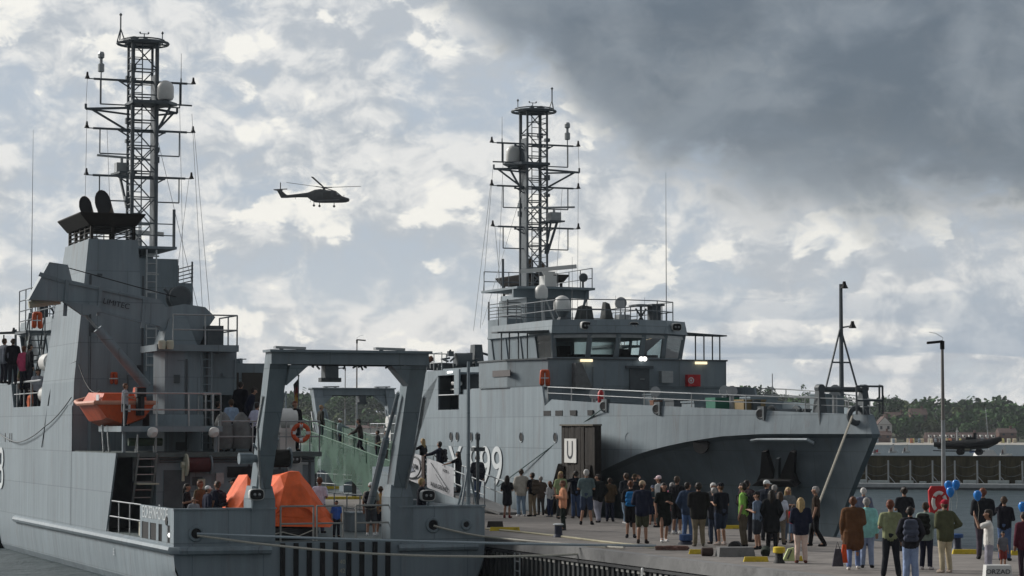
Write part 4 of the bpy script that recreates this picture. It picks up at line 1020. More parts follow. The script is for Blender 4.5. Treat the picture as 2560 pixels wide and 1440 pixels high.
    for i in range(nb):
        z0 = m0 + i * hstep; z1 = z0 + hstep
        for q in range(4):
            a, c_ = legs[q], legs[(q + 1) % 4]
            b.bar((*a, z1), (*c_, z1), 0.028, 5)
            if q == 1 or (q == 3 and i % 2):     # forward face, sparser on the after face
                b.bar((*a, z0), (*c_, z1), 0.026, 5)
                if i < 5: b.bar((*c_, z0), (*a, z1), 0.026, 5)
                elif q == 1: b.bar((*a, z0 + hstep * .5), (*c_, z0 + hstep * .5), 0.022, 5)
        for e in (.25, .5, .75):
            b.bar((*legs[0], z0 + hstep * e), (*legs[1], z0 + hstep * e), 0.020, 5)
    b.box(sc_ - .30, sc_ + .30, .42, .50, m0, mt - 1.2)
    ma = B(b, 'mast', M_mast)
    b = S()
    for w_ in (-0.62, -0.25): b.bar((25.0, w_ + 0.1, 7.4 + dz), (25.0, w_ + 0.1, mt), 0.025, 5)
    for i in range(int((mt - 7.4 - dz) / 0.28)): b.bar((25.0, -0.52, 7.5 + dz + i * 0.28), (25.0, -0.15, 7.5 + dz + i * 0.28), 0.018, 5)
    B(b, 'ladder', M_mast, ma)
    if k == 'L':
        b = S()
        for w_ in (-0.16, 0.22): b.bar((23.9, w_, 5.5), (23.9, w_, 10.2), 0.035, 5)
        for i in range(13): b.bar((23.9, -0.16, 5.7 + i * 0.36), (23.9, 0.22, 5.7 + i * 0.36), 0.03, 5)
        for i in range(7): b.box(23.6, 23.62, -0.2, 0.26, 5.7 + i * .7, 5.76 + i * .7)
        B(b, 'ladder_cage', M_steel, ma)
    # top ring platform with antennas
    b = S(); zt_ = mt + 0.05
    b.torus((sc_, 0, zt_), (0, 0, 1), 1.0, 0.055, 24, 6); b.torus((sc_, 0, zt_ + 0.12), (0, 0, 1), 0.85, 0.03, 24, 5)
    for t in range(8): b.beam((sc_, 0, zt_), (sc_ + math.cos(t * .785) * 1.0, math.sin(t * .785) * 1.0, zt_), 0.10, 0.05)
    b.lathe([(0.72, -0.03), (0.72, 0.03)], (sc_, 0, zt_), (0, 0, 1), 16)
    b.lathe([(0.15, 0), (0.12, .2), (0.03, .28)], (sc_, 0.1, zt_), (0, 0, 1), 8); B(b, 'top_platform', M_mast, ma)
    b = S()
    for dx, dw in ((.18, 0), (-.12, .16), (-.12, -.16)): b.bar((sc_ + dx, -0.9 + dw, zt_), (sc_, -0.9, zt_ + 0.55), 0.025, 5)
    b.bar((sc_, -0.9, zt_ + .5), (sc_, -0.9, zt_ + 1.15), 0.03, 6); b.lathe([(0.02, 0), (0.07, .05), (0.02, .12)], (sc_, -0.9, zt_ + 1.05), (0, 0, 1), 8)
    b.bar((sc_, 0.78, zt_), (sc_, 0.78, zt_ + .5), 0.02, 5); b.lathe([(0.02, 0), (0.06, .05), (0.02, .12)], (sc_, 0.78, zt_ + .42), (0, 0, 1), 8)
    b.bar((sc_, 0.05, zt_), (sc_, 0.05, zt_ + .42), 0.02, 5); b.bar((sc_, -.12, zt_ + .4), (sc_, .22, zt_ + .4), 0.015, 5); b.sphere((sc_, -.12, zt_ + .44), .04, 6); b.sphere((sc_, .22, zt_ + .44), .04, 6)
    b.bar((sc_, -.35, zt_), (sc_, -.35, zt_ + .2), 0.03, 5); b.lathe([(0.18, .2), (0.2, .24), (0.05, .28)], (sc_, -.35, zt_), (0, 0, 1), 10)
    B(b, 'mast_antenna', M_mast, ma)
    def lamp(c): # navigation light: small cone on a stalk
        b = S(); b.lathe([(0.11, 0), (0.05, 0.13), (0.05, 0.16), (0.035, 0.26)], c, (0, 0, 1), 10); B(b, 'mast_lamp', M_black, ma)
    for z_, w0, w1 in ((17.0 + dz, -2.2, 2.05), (15.05 + dz, -2.2, 2.05), (13.2 + dz, -2.2, 2.0)):
        b = S(); b.bar((sc_, w0 + .25, z_), (sc_, w1 - .25, z_), 0.045, 6); b.bar((sc_ - .15, -.9, z_ - .08), (sc_ - .15, .9, z_ - .08), 0.035, 6); b.bar((sc_, w0, z_), (sc_, w1, z_), 0.022, 5)
        b.bar((sc_, -1.0, z_), (sc_, -.48, z_ - .3), .03, 5); b.bar((sc_, 1.0, z_), (sc_, .48, z_ - .3), .03, 5)
        B(b, 'yard', M_mast, ma); lamp((sc_, w0, z_)); lamp((sc_, w1, z_))
        lo = z_ - 0.98
        b = S()
        for w_ in (-1.68, 1.5):
            b.bar((sc_, w_, z_), (sc_, w_, lo), 0.028, 5); b.bar((sc_, w_, lo), (sc_, 0.48 * math.copysign(1, w_), lo), 0.028, 5)
        B(b, 'drop_frame', M_mast, ma)
    b = S(); zb_ = 15.8 + dz
    for w_ in (-2.25, 1.95 if k == 'R' else 1.4):
        sg = math.copysign(1, w_)
        b.bar((sc_, w_, zb_), (sc_ - .2, sg * .45, zb_ + .1), 0.05, 6); b.bar((sc_, w_, zb_), (sc_ + .2, sg * .45, zb_ - .12), 0.04, 6); b.bar((sc_, w_ * .9, zb_), (sc_, sg * .48, zb_ - .85), 0.045, 6); b.bar((sc_, w_, zb_), (sc_, w_, zb_ + .2), .05, 5)
    b.bar((sc_, .5, zb_ + .35), (sc_, 2.0, zb_ + .33), .035, 5)
    B(b, 'bracket', M_mast, ma)
    b = S(); b.prism([(24.7, -0.6, 16.02 + dz), (26.1, -0.6, 16.02 + dz), (26.1, .8, 16.02 + dz), (25.2, 1.3, 16.02 + dz), (24.5, .8, 16.02 + dz)], (0, 0, .12)); b.bar((25, 1.0, 16.0 + dz), (25.3, .5, 14.95 + dz), .05, 6); b.bar((25, .5, 16.0 + dz), (25.3, .45, 14.95 + dz), .04, 6); B(b, 'radome_platform', M_mast, ma)
    dome((25.0, 0.78, 16.22 + dz), 0.33, 0.78, 'radome', M_white, ma); pole((25, .78, 16.1 + dz), (25, .78, 16.3 + dz), .12, 'stand', M_mast, ma)
    b = S(); b.lathe([(0.09, 0), (0.13, .03), (0.13, .3), (0.06, .36), (0.06, .52), (0.13, .58), (0.13, .72), (0.09, .8)], (sc_, -1.66, 17.0 + dz + .28), (0, 0, 1), 10); b.bar((sc_, -1.66, 16.05 + dz), (sc_, -1.66, 17.4 + dz), .03, 6); B(b, 'direction_finder', M_steel, ma)
    b = S(); b.bar((sc_, 1.55, 16.1 + dz), (sc_, 1.55, 18.2 + dz), .02, 5, .008); b.bar((sc_, 1.55, 16.1 + dz), (sc_, 1.55, 17.2 + dz), .03, 5); B(b, 'rod_antenna', M_mast, ma)
    # small box gear on the lattice
    random.seed(11); b = S()
    for i in range(9):
        z_ = random.uniform(m0 + .5, mt - .3); s, w_ = random.choice(legs); b.box(s - .12, s + .12, w_ - .1, w_ + .1, z_, z_ + random.uniform(.12, .3))
    B(b, 'junction_box', M_mast, ma)
    # radars forward of the mast
    b = S(); b.prism([(26.0, -.1, 12.62 + dz + .75), (27.0, -.2, 12.62 + dz + .75), (27.0, -.95, 12.62 + dz + .75), (26, -.8, 12.62 + dz + .75)], (0, 0, .07)); b.bar((26.9, -.6, 13.35 + dz), (26.0, -.5, 12.0 + dz), .06, 6); b.bar((26.9, -.3, 13.35 + dz), (26.0, -.4, 12.0 + dz), .05, 6); B(b, 'radar_bracket', M_mast, ma)
    b = S(); b.box(26.3, 26.8, -.85, -.35, 13.45 + dz, 13.82 + dz); b.bar((26.55, -.6, 13.8 + dz), (26.55, -.6, 14.0 + dz), .06, 8); b.beam((26.55, -1.6, 14.1 + dz), (26.55, .9, 13.98 + dz), 0.12, 0.08); B(b, 'radar', M_white if False else M_steel, ma)
    zq = zp + 0.02
    b = S(); b.box(27.3, 27.95, -0.15, 0.42, zq, zq + 0.52); b.prism([(27.6, -.05, zq + .5), (27.6, .32, zq + .5), (27.6, .45, zq + .72), (27.6, -.2, zq + .72)], (.12, 0, 0)); rd = B(b, 'radar', M_white)
    b = S(); b.beam((27.1, 1.25, zq + .72), (28.1, -1.05, zq + .95), 0.18, 0.17); B(b, 'scanner', M_white, rd)
    d2 = dome((28.6, 0.85, zq - .55), 0.29, 0.62); b = S(); b.bar((28.6, .85, zq - .55), (28.6, .75, 7.7), .06, 8); b.bar((28.6, .65, zq - .55), (28.6, .2, 7.9), .04, 6); B(b, 'stand', M_steel, d2)
    b = S(); b.lathe([(.08, -.12), (.2, 0), (.2, .1)], (28.1, -1.35, zq + .45), (1, 0, 0), 12); b.bar((28.1, -1.35, zq), (28.1, -1.35, zq + .35), .05, 6); B(b, 'searchlight', M_dgrey)
    if k == 'L':
        d3 = dome((24.6, 0.62, 9.08), 0.2, 0.52); b = S(); b.bar((24.6, .62, 9.1), (24.6, .62, 7.6), .07, 6); B(b, 'stand', M_dgrey, d3)
    pole((24.3, 1.0, zp), (24.3, 1.0, zp + 1.5), .06, 'pole', M_mast)
    # signal halyards
    b = S()
    for a, c_ in (((25.6, -2.2, 15.8 + dz), (25.0, -2.4, 7.8)), ((25.6, 2.0, 15.8 + dz), (24.8, 2.3, 7.8)), ((25.6, 1.5, 16.1 + dz), (25.0, 1.6, 7.8)), ((25.6, 1.9, 13.2 + dz), (24.5, 1.0, 7.8)), ((25.6, -1.4, 15 + dz), (25, -1.2, 8)), ((25.6, .6, 14.8 + dz), (24.0, 1.9, 8.0)), ((25.6, 2.1, 15.1 + dz), (24.6, 2.55, 7.7)), ((25.6, -2.2, 17 + dz), (25.6, -2.25, 15.8 + dz))):
        b.bar(a, c_, 0.011, 4)
    B(b, 'halyard', M_steel, ma)
    # ---------------- hull marks and openings
    for s in (27.7, 28.5, 30.2, 31.0, 36.0, 39.6, 45.2):
        w_ = hbT(s) if s > 40 else HW
        nx = (0, 1, 0) if s < 40 else Vector((0.28, 1, 0))
        b = S(); b.lathe([(0.19, -0.02), (0.19, 0.012)], (s, w_, 2.93), nx, 16); ph = B(b, 'porthole', M_black)
        b = S(); b.torus((s, w_ + 0.01, 2.93), nx, 0.2, 0.025, 18, 5); B(b, 'rim', M_hull, ph)
    for s in (38.75, 39.95, 41.2, 42.5):
        w_ = HW if s < 40 else hbT(s)
        b = S(); b.box(s - .36, s + .36, w_ - 0.05, w_ + 0.015, 3.78, 3.98); B(b, 'slot_window', M_black)
    b = S()
    for s in (26.9, 27.35, 28.4): b.box(s - .06, s + .06, -HW - .01, -HW + .02, 2.75, 3.1)
    B(b, 'slot_window', M_black)
    num = 'Y 899' if k == 'R' else 'Y 898'
    for sg in (1, -1):
        text('hull_number', num, 2.35, M_txt, root, (30.75 if sg > 0 else 31.75, sg * (HW + 0.04), 1.62), (sg, 0, 0), (0, 0, 1), True, sx=1.17)
    b = S(); b.lathe([(0.34, -0.05), (0.34, 0.03)], (49.0, hbT(49.0) - .02, 2.72), (0.55, 1, 0), 18); B(b, 'hawse_hole', M_black)
    # bow fairleads on the bulwark
    for s in (43.6, 46.8, 51.7):
        w_ = hbT(s); nx = Vector((0.45, 1, 0)).normalized() if s > 42 else Vector((0, 1, 0)); c_ = Vector((s, w_, ztop(s) - 0.12))
        b = S(); b.torus(c_ + nx * 0.02, nx, 0.16, 0.055, 20, 8); b.box(s - .24, s + .24, w_ - .12, w_ + .02, c_.z - .22, c_.z + .26); fl = B(b, 'fairlead', M_dgrey, None, True)
        b = S(); b.lathe([(0.14, -0.02), (0.14, 0.035)], c_ + nx * .03, nx, 16); B(b, 'hole', M_black, fl)
    b = S(); b.torus((55.45, 0.35, 3.72), (1, .3, 0), 0.26, 0.1, 20, 8); fl = B(b, 'fairlead', M_dgrey, None, True)
    # bow rail
    pts = [(38.7, 4.70, 4.42)] + [(s, hbT(s) - 0.06, ztop(s)) for s in (41, 43.5, 46, 48.5, 51, 53.4, 55)] + [(55.7, 0.25, ztop(55.7)), (55.7, -0.25, ztop(55.7))]
    b = S()
    for a, c_ in zip(pts, pts[1:]):
        for e in (0.5, 0.26): b.bar((a[0], a[1], a[2] + e), (c_[0], c_[1], c_[2] + e), 0.026 if e > .4 else 0.018, 5)
        b.bar(a, (a[0], a[1], a[2] + .5), 0.022, 5)
    mp = [(s, -w_, z_) for s, w_, z_ in pts[:-1]]
    for a, c_ in zip(mp, mp[1:]):
        for e in (0.5, 0.26): b.bar((a[0], a[1], a[2] + e), (c_[0], c_[1], c_[2] + e), 0.022, 5)
        b.bar(a, (a[0], a[1], a[2] + .5), 0.022, 5)
    B(b, 'guard_rail', M_steel)
    b = S(); b.rail([(55.7, 0.5, 3.75), (55.7, -0.5, 3.75), (54.8, -0.9, 3.8)], 0.95, 1, 0.035, .8); B(b, 'guard_rail', M_dgrey)
    # bow mast on its gallows
    b = S()
    for w_ in (0.85, -0.85):
        b.hexa([(53.45, w_ - .20, 3.1), (54.15, w_ - .20, 3.1), (54.15, w_ + .20, 3.1), (53.45, w_ + .20, 3.1), (53.68, w_ - .10, 4.66), (53.92, w_ - .10, 4.66), (53.92, w_ + .10, 4.66), (53.68, w_ + .10, 4.66)]); b.bar((53.65, w_, 4.66), (53.95, w_, 4.66), .14, 10)
    b.bar((53.8, -.85, 4.62), (53.8, .85, 4.62), 0.09, 8); B(b, 'gallows', M_dgrey, None)
    b = S(); b.bar((53.8, 0, 4.4), (53.8, 0, 8.25), 0.085, 8, 0.06)
    for w_ in (.62, -.62): b.bar((53.8, w_, 4.65), (53.8, 0.03, 6.75), .035, 6)
    b.bar((53.8, .33, 5.55), (53.8, -.33, 5.55), .03, 5); b.bar((53.8, 0, 6.75), (54.2, -.2, 6.8), .03, 5); bmst = B(b, 'bow_mast', M_mast)
    for c_ in ((53.9, -.08, 8.1), (54.2, -.22, 6.72)):
        b = S(); b.lathe([(0.14, 0), (0.07, .14), (0.05, .24)], c_, (0, 0, 1), 10); B(b, 'anchor_light', M_black, bmst)
    # anchor in its recess
    cA = sp('R', 1945, 1165, w=2.3); nrm = Vector((0.52, 0.62, -0.58)).normalized()
    if True:
        def hs(px, py, w=None):
            # point on the flared bow side below the knuckle: found on the slanting plane through the hull sections
            p1 = Vector((50.6, 1.02 * hbW(50.0) + .0, -1.5)); return None
        def fl_pt(s_, t_):        # hull surface: s_ along, t_ 0 at water .. 1 at knuckle
            fr = (s_ - 29.9) / (56.1 - 29.9); s2 = s_; s1 = 29.9 + fr * (52.4 - 29.9); s3 = 29.9 + fr * (55.75 - 29.9)
            w1 = hbW(s1); wk = hbT(s3) + .03; k_ = zk(s2)
            pts_ = [Vector((s1 + (s2 - s1) * f_, w1 + (wk - w1) * e_, -1.5 + (k_ + 1.5) * f_)) for f_, e_ in ((0, 0), (.33, .17), (.66, .46), (1, 1))]
            i_ = min(2, int(t_ * 3)); return pts_[i_].lerp(pts_[i_ + 1], t_ * 3 - i_)
        g = lambda s_, t_: fl_pt(s_, t_)
        c0 = g(52.7, 0.78); du = (g(53.2, .78) - g(52.2, .78)).normalized(); dv = (g(52.7, .92) - g(52.7, .6)).normalized(); dn = dv.cross(du).normalized()
        if dn.y < 0: dn = -dn
        Q = lambda a, c_, e=0.06: c0 + du * a + dv * c_ + dn * e
        b = S()
        for sg in (1, -1):
            b.prism([Q(sg * .95, -.75), Q(sg * .15, -.75), Q(sg * .22, -.25), Q(sg * .55, .65), Q(sg * .75, .62), Q(sg * .78, -.35)], dn * 0.16)
        b.prism([Q(-1.05, -.8), Q(1.05, -.8), Q(.7, -.55), Q(-.7, -.55)], dn * .3); an = B(b, 'anchor', M_black)
        b = S(); b.prism([Q(-.10, -.6, .1), Q(.10, -.6, .1), Q(.07, .35, .1), Q(-.07, .35, .1)], dn * .14); B(b, 'shank', M_dgrey, an)
        b = S(); b.tube([Q(-1.4, 1.02, .05), Q(-1.1, 1.08, .06), Q(1.2, 1.08, .06), Q(1.5, .92, .05)], .06, 6); B(b, 'splash_rail', M_hull)
    # ---------------- foredeck gear
    random.seed(8)
    b = S(); b.bar((50.0, -.9, 3.7), (50.0, 1.3, 3.7), .3, 12); b.lathe([(.42, -.04), (.42, .04)], (50, -.3, 3.7), (0, 1, 0), 14); b.lathe([(.42, -.04), (.42, .04)], (50, .7, 3.7), (0, 1, 0), 14); b.box(49.6, 50.4, -1.4, -.9, 3.1, 4.2); b.box(49.7, 50.3, 1.3, 1.6, 3.1, 4.3); B(b, 'windlass', M_dgrey)
    for s, w_, hh in ((47.5, 2.2, .9), (52.2, .6, .8), (45.5, 2.9, .9), (41.5, 3.8, .8), (43.0, 3.4, .7)):
        b = S()
        for e in (-.22, .22): b.bar((s + e, w_, 3.1), (s + e, w_, 3.1 + hh), .13, 10); b.lathe([(.17, 0), (.17, .06)], (s + e, w_, 3.1 + hh), (0, 0, 1), 10)
        B(b, 'bollard', M_dgrey)
    for s, w_, a_, hh in ((40.2, 2.5, .9, 1.2), (44.5, .6, 1.1, 1.15), (46.5, -.6, .8, 1.3), (51.5, -.7, .7, 1.35), (48.2, .2, .9, 1.1), (42.2, .5, .8, 1.25), (39.5, .2, .8, 1.5)):
        b = S(); b.box(s - a_ / 2, s + a_ / 2, w_ - a_ * .7, w_ + a_ * .7, 3.1, 3.1 + hh); b.box(s - a_ / 2 - .04, s + a_ / 2 + .04, w_ - a_ * .74, w_ + a_ * .74, 3.1 + hh, 3.16 + hh); B(b, 'deck_locker', random.choice((M_grey, M_grey, M_dgrey)))
    for s, w_, hh in ((47.2, 1.2, 1.45), (44.2, 2.6, 1.45), (49.2, 1.9, 1.4), (40.7, 3.6, 1.4), (52.6, -.4, 1.4)):
        b = S(); b.bar((s, w_, 3.1), (s, w_, 3.1 + hh), .09, 8); b.lathe([(.12, -.2), (.18, -.05), (.2, .12)], (s, w_, 3.1 + hh + .1), (1, .3, .15), 12); B(b, 'vent_cowl', M_steel, None, True)
    # interior of the boarding opening
    b = S(); b.box(23.0, 29.6, 3.35, 3.45, 3.0, 6.0); b.box(23.0, 28.0, 3.4, 4.66, 5.66, 5.74); b.box(23, 29.6, 3.4, 4.66, 3.0, 3.1); b.box(24.0, 24.1, 3.4, 4.66, 3.1, 5.7); B(b, 'bulkhead', M_grey)
    b = S(); b.bar((26.0, 4.72, 4.75), (28.6, 4.72, 4.75), .03); B(b, 'guard_rail', M_steel)
    b = S(); b.bar((26.7, 4.3, 5.28), (27.6, 4.3, 5.24), .10, 8); b.box(26.35, 27.4, 4.2, 4.3, 4.98, 5.03); B(b, 'folded_gear', M_white)
    b = S(); b.box(26.3, 26.7, 3.46, 3.8, 3.1, 4.9); b.box(27.8, 28.2, 3.46, 3.9, 3.1, 4.6); B(b, 'deck_locker', M_dgrey)
    b = S(); b.box(27.3, 27.9, 4.76, 4.80, 5.70, 5.78); B(b, 'deck_lamp', M_lampw)
    b = S(); b.bar((21.0, -4.72, 5.05), (26.8, -4.72, 5.05), .04); b.bar((21.6, -4.72, 4.6), (26.6, -4.72, 4.6), .02)
    for s in (23, 24.5, 26): b.bar((s, -4.72, 4.1), (s, -4.72, 5.05), .025)
    B(b, 'guard_rail', M_steel)
    # port gear seen through the opening and over it
    b = S(); b.box(20.8, 27.3, -3.2, -3.1, 3.0, 7.6); b.box(23, 27.3, -4.3, -3.1, 5.9, 6.05); B(b, 'bulkhead', M_grey)
    for z_ in (4.55, 5.75):
        b = S(); b.bar((21.6, -4.2, z_), (22.7, -4.2, z_), .34, 14); b.bar((21.5, -4.2, z_), (22.8, -4.2, z_), .28, 14); B(b, 'raft_canister', M_white, None, True)
    b = S()
    for w_ in (-4.5, -3.9): b.beam((26.9, w_, 4.1), (24.6, w_, 6.9), .06, .16); b.rail([(26.7, w_, 4.5), (24.8, w_, 6.9)], .8, 0, .025, 1.2)
    for i in range(9): b.box(26.55 - i * .24, 26.8 - i * .24, -4.5, -3.9, 4.4 + i * .28, 4.43 + i * .28)
    B(b, 'stair', M_dgrey)
    b = S(); b.box(25.0, 27.4, -4.6, -3.0, 6.95, 7.05); b.rail([(27.0, -4.5, 7.05), (24.2, -4.5, 7.05)], 1.6, 3, .022, 1.4); B(b, 'guard_rail', M_mast)
    return root
def split_loose(o, gap=0.06):
    """pieces of one mesh that stand apart become objects of their own"""
    me = o.data; bm = bmesh.new(); bm.from_mesh(me); bm.verts.ensure_lookup_table(); seen = set(); isl = []
    for v in bm.verts:
        if v.index in seen: continue
        st = [v]; seen.add(v.index); g = []
        while st:
            x = st.pop(); g.append(x.index)
            for e in x.link_edges:
                y = e.other_vert(x)
                if y.index not in seen: seen.add(y.index); st.append(y)
        isl.append(g)
    bm.free()
    bx = [(Vector([min(me.vertices[i].co[k] for i in g) - gap / 2 for k in range(3)]), Vector([max(me.vertices[i].co[k] for i in g) + gap / 2 for k in range(3)])) for g in isl]
    par = list(range(len(isl)))
    def find(i):
        while par[i] != i: i = par[i]
        return i
    for i in range(len(isl)):
        for j in range(i):
            if all(bx[i][0][k] <= bx[j][1][k] and bx[j][0][k] <= bx[i][1][k] for k in range(3)): par[find(i)] = find(j)
    gr = {}
    for i, g in enumerate(isl): gr.setdefault(find(i), []).extend(g)
    if not 2 <= len(gr) <= 24: return
    name = o.name.split('.')[0]; par_o = o.parent; m = me.materials[0]; first = True
    kids = list(o.children)
    for g in gr.values():
        idx = {v: i for i, v in enumerate(g)}; nm = bpy.data.meshes.new(name)
        sm = me.polygons[0].use_smooth
        nm.from_pydata([me.vertices[v].co for v in g], [], [[idx[v] for v in p.vertices] for p in me.polygons if p.vertices[0] in idx])
        if sm:
            nm.shade_smooth(); nm.set_sharp_from_angle(angle=R(40))
        nm.materials.append(m)
        if first: o.data = nm; first = False
        else:
            q = bpy.data.objects.new(name, nm); C.objects.link(q); q.parent = par_o
SPLIT = {'mast_antenna', 'switch_box', 'platform_leg', 'lens', 'cradle', 'flange', 'lamp_bracket', 'drop_frame', 'guard_rail', 'strap', 'console', 'freeing_port', 'slot_window', 'deck_lamp', 'canopy_post', 'light_bar', 'stair', 'louvre', 'chock', 'deck_locker', 'brace', 'bracket', 'signal_lamp', 'junction_box', 'hydraulic_pipe', 'side_plate', 'fender_strip', 'bulkhead'}
def split_ship(root):
    st = list(root.children)
    while st:
        o = st.pop(); st += list(o.children)
        if o.type == 'MESH' and o.name.split('.')[0] in SPLIT and not o.children: split_loose(o)
shipL = build_ship('L')
tag(shipL, 'grey naval ship seen from its stern with ECKERNFÖRDE on its quarter', 'ship', 'grey sister ships at the quay')
shipR = build_ship('R')
tag(shipR, 'grey naval ship seen from its bow with anchor, wheelhouse and hull number Y 899', 'ship', 'grey sister ships at the quay')
split_ship(shipL); split_ship(shipR)
# ================================================================ people
def capsule(out, p, r, q, r2, n=9):
    p = Vector(p); q = Vector(q); ax = q - p; l_ = ax.length
    ax = ax / l_ if l_ > 1e-6 else Vector((0, 0, 1))
    a = ax.orthogonal().normalized(); b = ax.cross(a); rings = []
    for c, rr, t in ((p, r, -80), (p, r, -40), (p, r, 0), (q, r2, 0), (q, r2, 40), (q, r2, 80)):
        t = R(t); k = rr * math.cos(t); c2 = c + ax * (rr * math.sin(t))
        rings.append([c2 + (a * math.cos(2 * math.pi * i / n) + b * math.sin(2 * math.pi * i / n)) * k for i in range(n)])
    out.loft(rings, True, True)
SKIN = mat('skin', (0.36, 0.20, 0.135), 0.6, var=0.08, scale=8)
SKINT = mat('tanned_skin', (0.26, 0.14, 0.09), 0.6, var=0.08, scale=8)
EYE = mat('eye', (0.02, 0.015, 0.012), 0.3)
def cloth(rgb, k=1.65):
    c = tuple(min(0.75, x * k) for x in lin(rgb)); nm = 'cloth_%02x%02x%02x' % tuple(int(x) for x in rgb)
    return mat(nm, c, 0.9, var=0.28, scale=5, bump=0.6, bscale=7, spec=0.15)
HAIRC = {'dark': (0.018, 0.013, 0.010), 'brown': (0.055, 0.032, 0.018), 'blond': (0.40, 0.28, 0.13), 'grey': (0.30, 0.29, 0.28), 'white': (0.55, 0.54, 0.52), 'red': (0.16, 0.05, 0.025), 'auburn': (0.12, 0.045, 0.02)}
PENDING = []
def remesh(name, mb, m, parent, vox):
    o_ = mb.build(name, m, parent); md = o_.modifiers.new('r', 'REMESH'); md.mode = 'VOXEL'; md.voxel_size = vox; md.use_smooth_shade = True
    PENDING.append(o_); return o_
ARM = {'down': ((.25, -.03, 1.13), (.245, .05, .89)), 'bent': ((.25, -.02, 1.14), (.09, .24, 1.20)), 'pocket': ((.29, -.09, 1.15), (.20, .05, .95)), 'fwd': ((.24, .20, 1.20), (.20, .43, 1.13)),
       'point': ((.42, .10, 1.36), (.66, .16, 1.38)), 'up': ((.24, .24, 1.33), (.09, .33, 1.58)), 'hip': ((.37, -.08, 1.17), (.19, .08, 1.05)), 'cross': ((.25, .08, 1.15), (-.06, .20, 1.17)), 'carry': ((.26, -.02, 1.12), (.26, .02, .86)),
       'back': ((.27, -.14, 1.15), (.07, -.19, 1.0)), 'reach': ((.26, .24, 1.28), (.22, .50, 1.22))}
LEG = {'stand': ((.095, .0), (.11, .0)), 'wide': ((.12, .02), (.17, .0)), 'contra': ((.10, .05), (.12, .06)), 'step': ((.095, .12), (.10, .22))}
def person(label, base, h, yaw, top=('tshirt', (20, 22, 28)), bot=('trousers', (30, 35, 50)), hair=('short', 'dark'), arms=('down', 'down'), legs='stand', lean=0.0, shoes=(25, 25, 28), skin=0, build=1.0, head=0.0, group='visitors at the quay'):
    t_ = empty('person', base, -R(yaw)); tag(t_, label, 'person', group)
    k = h / 1.75
    vx = 0.0155 * max(k, 0.75)
    lr = math.radians(lean)
    def T(p):
        x, y, z = p
        if z > 0.95 and lean:
            dz, dy = z - 0.95, y
            y = dy * math.cos(lr) + dz * math.sin(lr); z = 0.95 + dz * math.cos(lr) - dy * math.sin(lr)
        return Vector((x * k, y * k, z * k))
    def cap(mb, p, r, q, r2): capsule(mb, T(p), r * k, T(q), r2 * k)
    bw = build
    lg = []
    (kx, ky), (ax_, ay) = LEG[legs]
    for sx in (-1, 1):
        s2 = 1 if sx > 0 else (-1 if legs == 'step' else 0.3)
        hip = (sx * .092 * bw, 0, .90); kn = (sx * kx, .02 + ky * (1 if sx > 0 else -.25), .49); an = (sx * ax_, -.03 + ay * s2, .085); toe = (sx * (ax_ + .03), .12 + ay * s2, .035)
        lg.append((hip, kn, an, toe))
    am = []
    for sx, nm in zip((-1, 1), arms):
        e_, w_ = ARM[nm]; am.append(((sx * .185 * bw, 0, 1.41), (sx * e_[0], e_[1], e_[2]), (sx * w_[0], w_[1], w_[2])))
    # --- body: one continuous skin
    b = MB()
    for sx in (-1, 1):
        cap(b, (sx * .075 * bw, 0, .96), .10 * bw, (sx * .085 * bw, 0, 1.10), .095 * bw); cap(b, (sx * .085 * bw, 0, 1.10), .095 * bw, (sx * .095 * bw, 0, 1.35), .095)
    cap(b, (0, .02, 1.0), .11 * bw, (0, .01, 1.36), .10); cap(b, (-.15 * bw, 0, 1.41), .062, (.15 * bw, 0, 1.41), .062)
    hy = math.radians(head); hx = lambda y: (math.sin(hy) * y, math.cos(hy) * y)
    cap(b, (0, .0, 1.42), .056, (0, .015, 1.55), .052)
    def HP(x, y, z): return (x * math.cos(hy) + y * math.sin(hy), -x * math.sin(hy) + y * math.cos(hy) + .015, z)
    cap(b, HP(0, -.012, 1.66), .088, HP(0, .028, 1.645), .080); cap(b, HP(0, .035, 1.60), .060, HP(0, .055, 1.565), .036)
    cap(b, HP(0, .10, 1.645), .014, HP(0, .118, 1.615), .017)
    for sx in (-1, 1): cap(b, HP(sx * .088, -.01, 1.655), .018, HP(sx * .085, -.005, 1.625), .014)
    for hip, kn, an, toe in lg:
        cap(b, hip, .085 * bw, kn, .055); cap(b, (kn[0], kn[1] - .015, kn[2] - .08), .056, an, .038); cap(b, an, .04, toe, .032)
    for (sh, el_, wr), sx in zip(am, (-1, 1)):
        cap(b, sh, .052, el_, .040); cap(b, el_, .041, wr, .029)
        d = (Vector(wr) - Vector(el_)).normalized(); side = d.cross(Vector((0, 0, 1)) if abs(d.z) < .8 else Vector((0, 1, 0))).normalized(); nrm = d.cross(side)
        w = Vector(wr); pm = w + d * .075
        cap(b, w + d * .02 + side * .012, .026, pm + side * .018, .022); cap(b, w + d * .02 - side * .012, .026, pm - side * .018, .022)
        for i, (o_, ln) in enumerate(((-.031, .062), (-.010, .076), (.011, .071), (.031, .055))):
            q = pm + side * o_ + d * .015; m_ = q + d * ln * .55 + nrm * .008; cap(b, q, .0105, m_, .0100); cap(b, m_, .0100, m_ + d * ln * .45 + nrm * .022, .009)
        q = w + d * .035 + side * .034 * -sx; cap(b, q, .014, q + d * .045 - side * sx * .026 + nrm * .012, .0105)
    sk = SKINT if skin else SKIN
    body = remesh('body', b, sk, t_, 0.0125 * max(k, .75))
    # --- clothes
    ty, tc = top; g = {'tshirt': .014, 'shirt': .018, 'long': .016, 'jacket': .032, 'coat': .036, 'vest': .028, 'dress': .016}[ty]
    b = MB(); hem = {'tshirt': .90, 'shirt': .86, 'long': .90, 'jacket': .85, 'coat': .86, 'vest': .86, 'dress': .9}[ty]
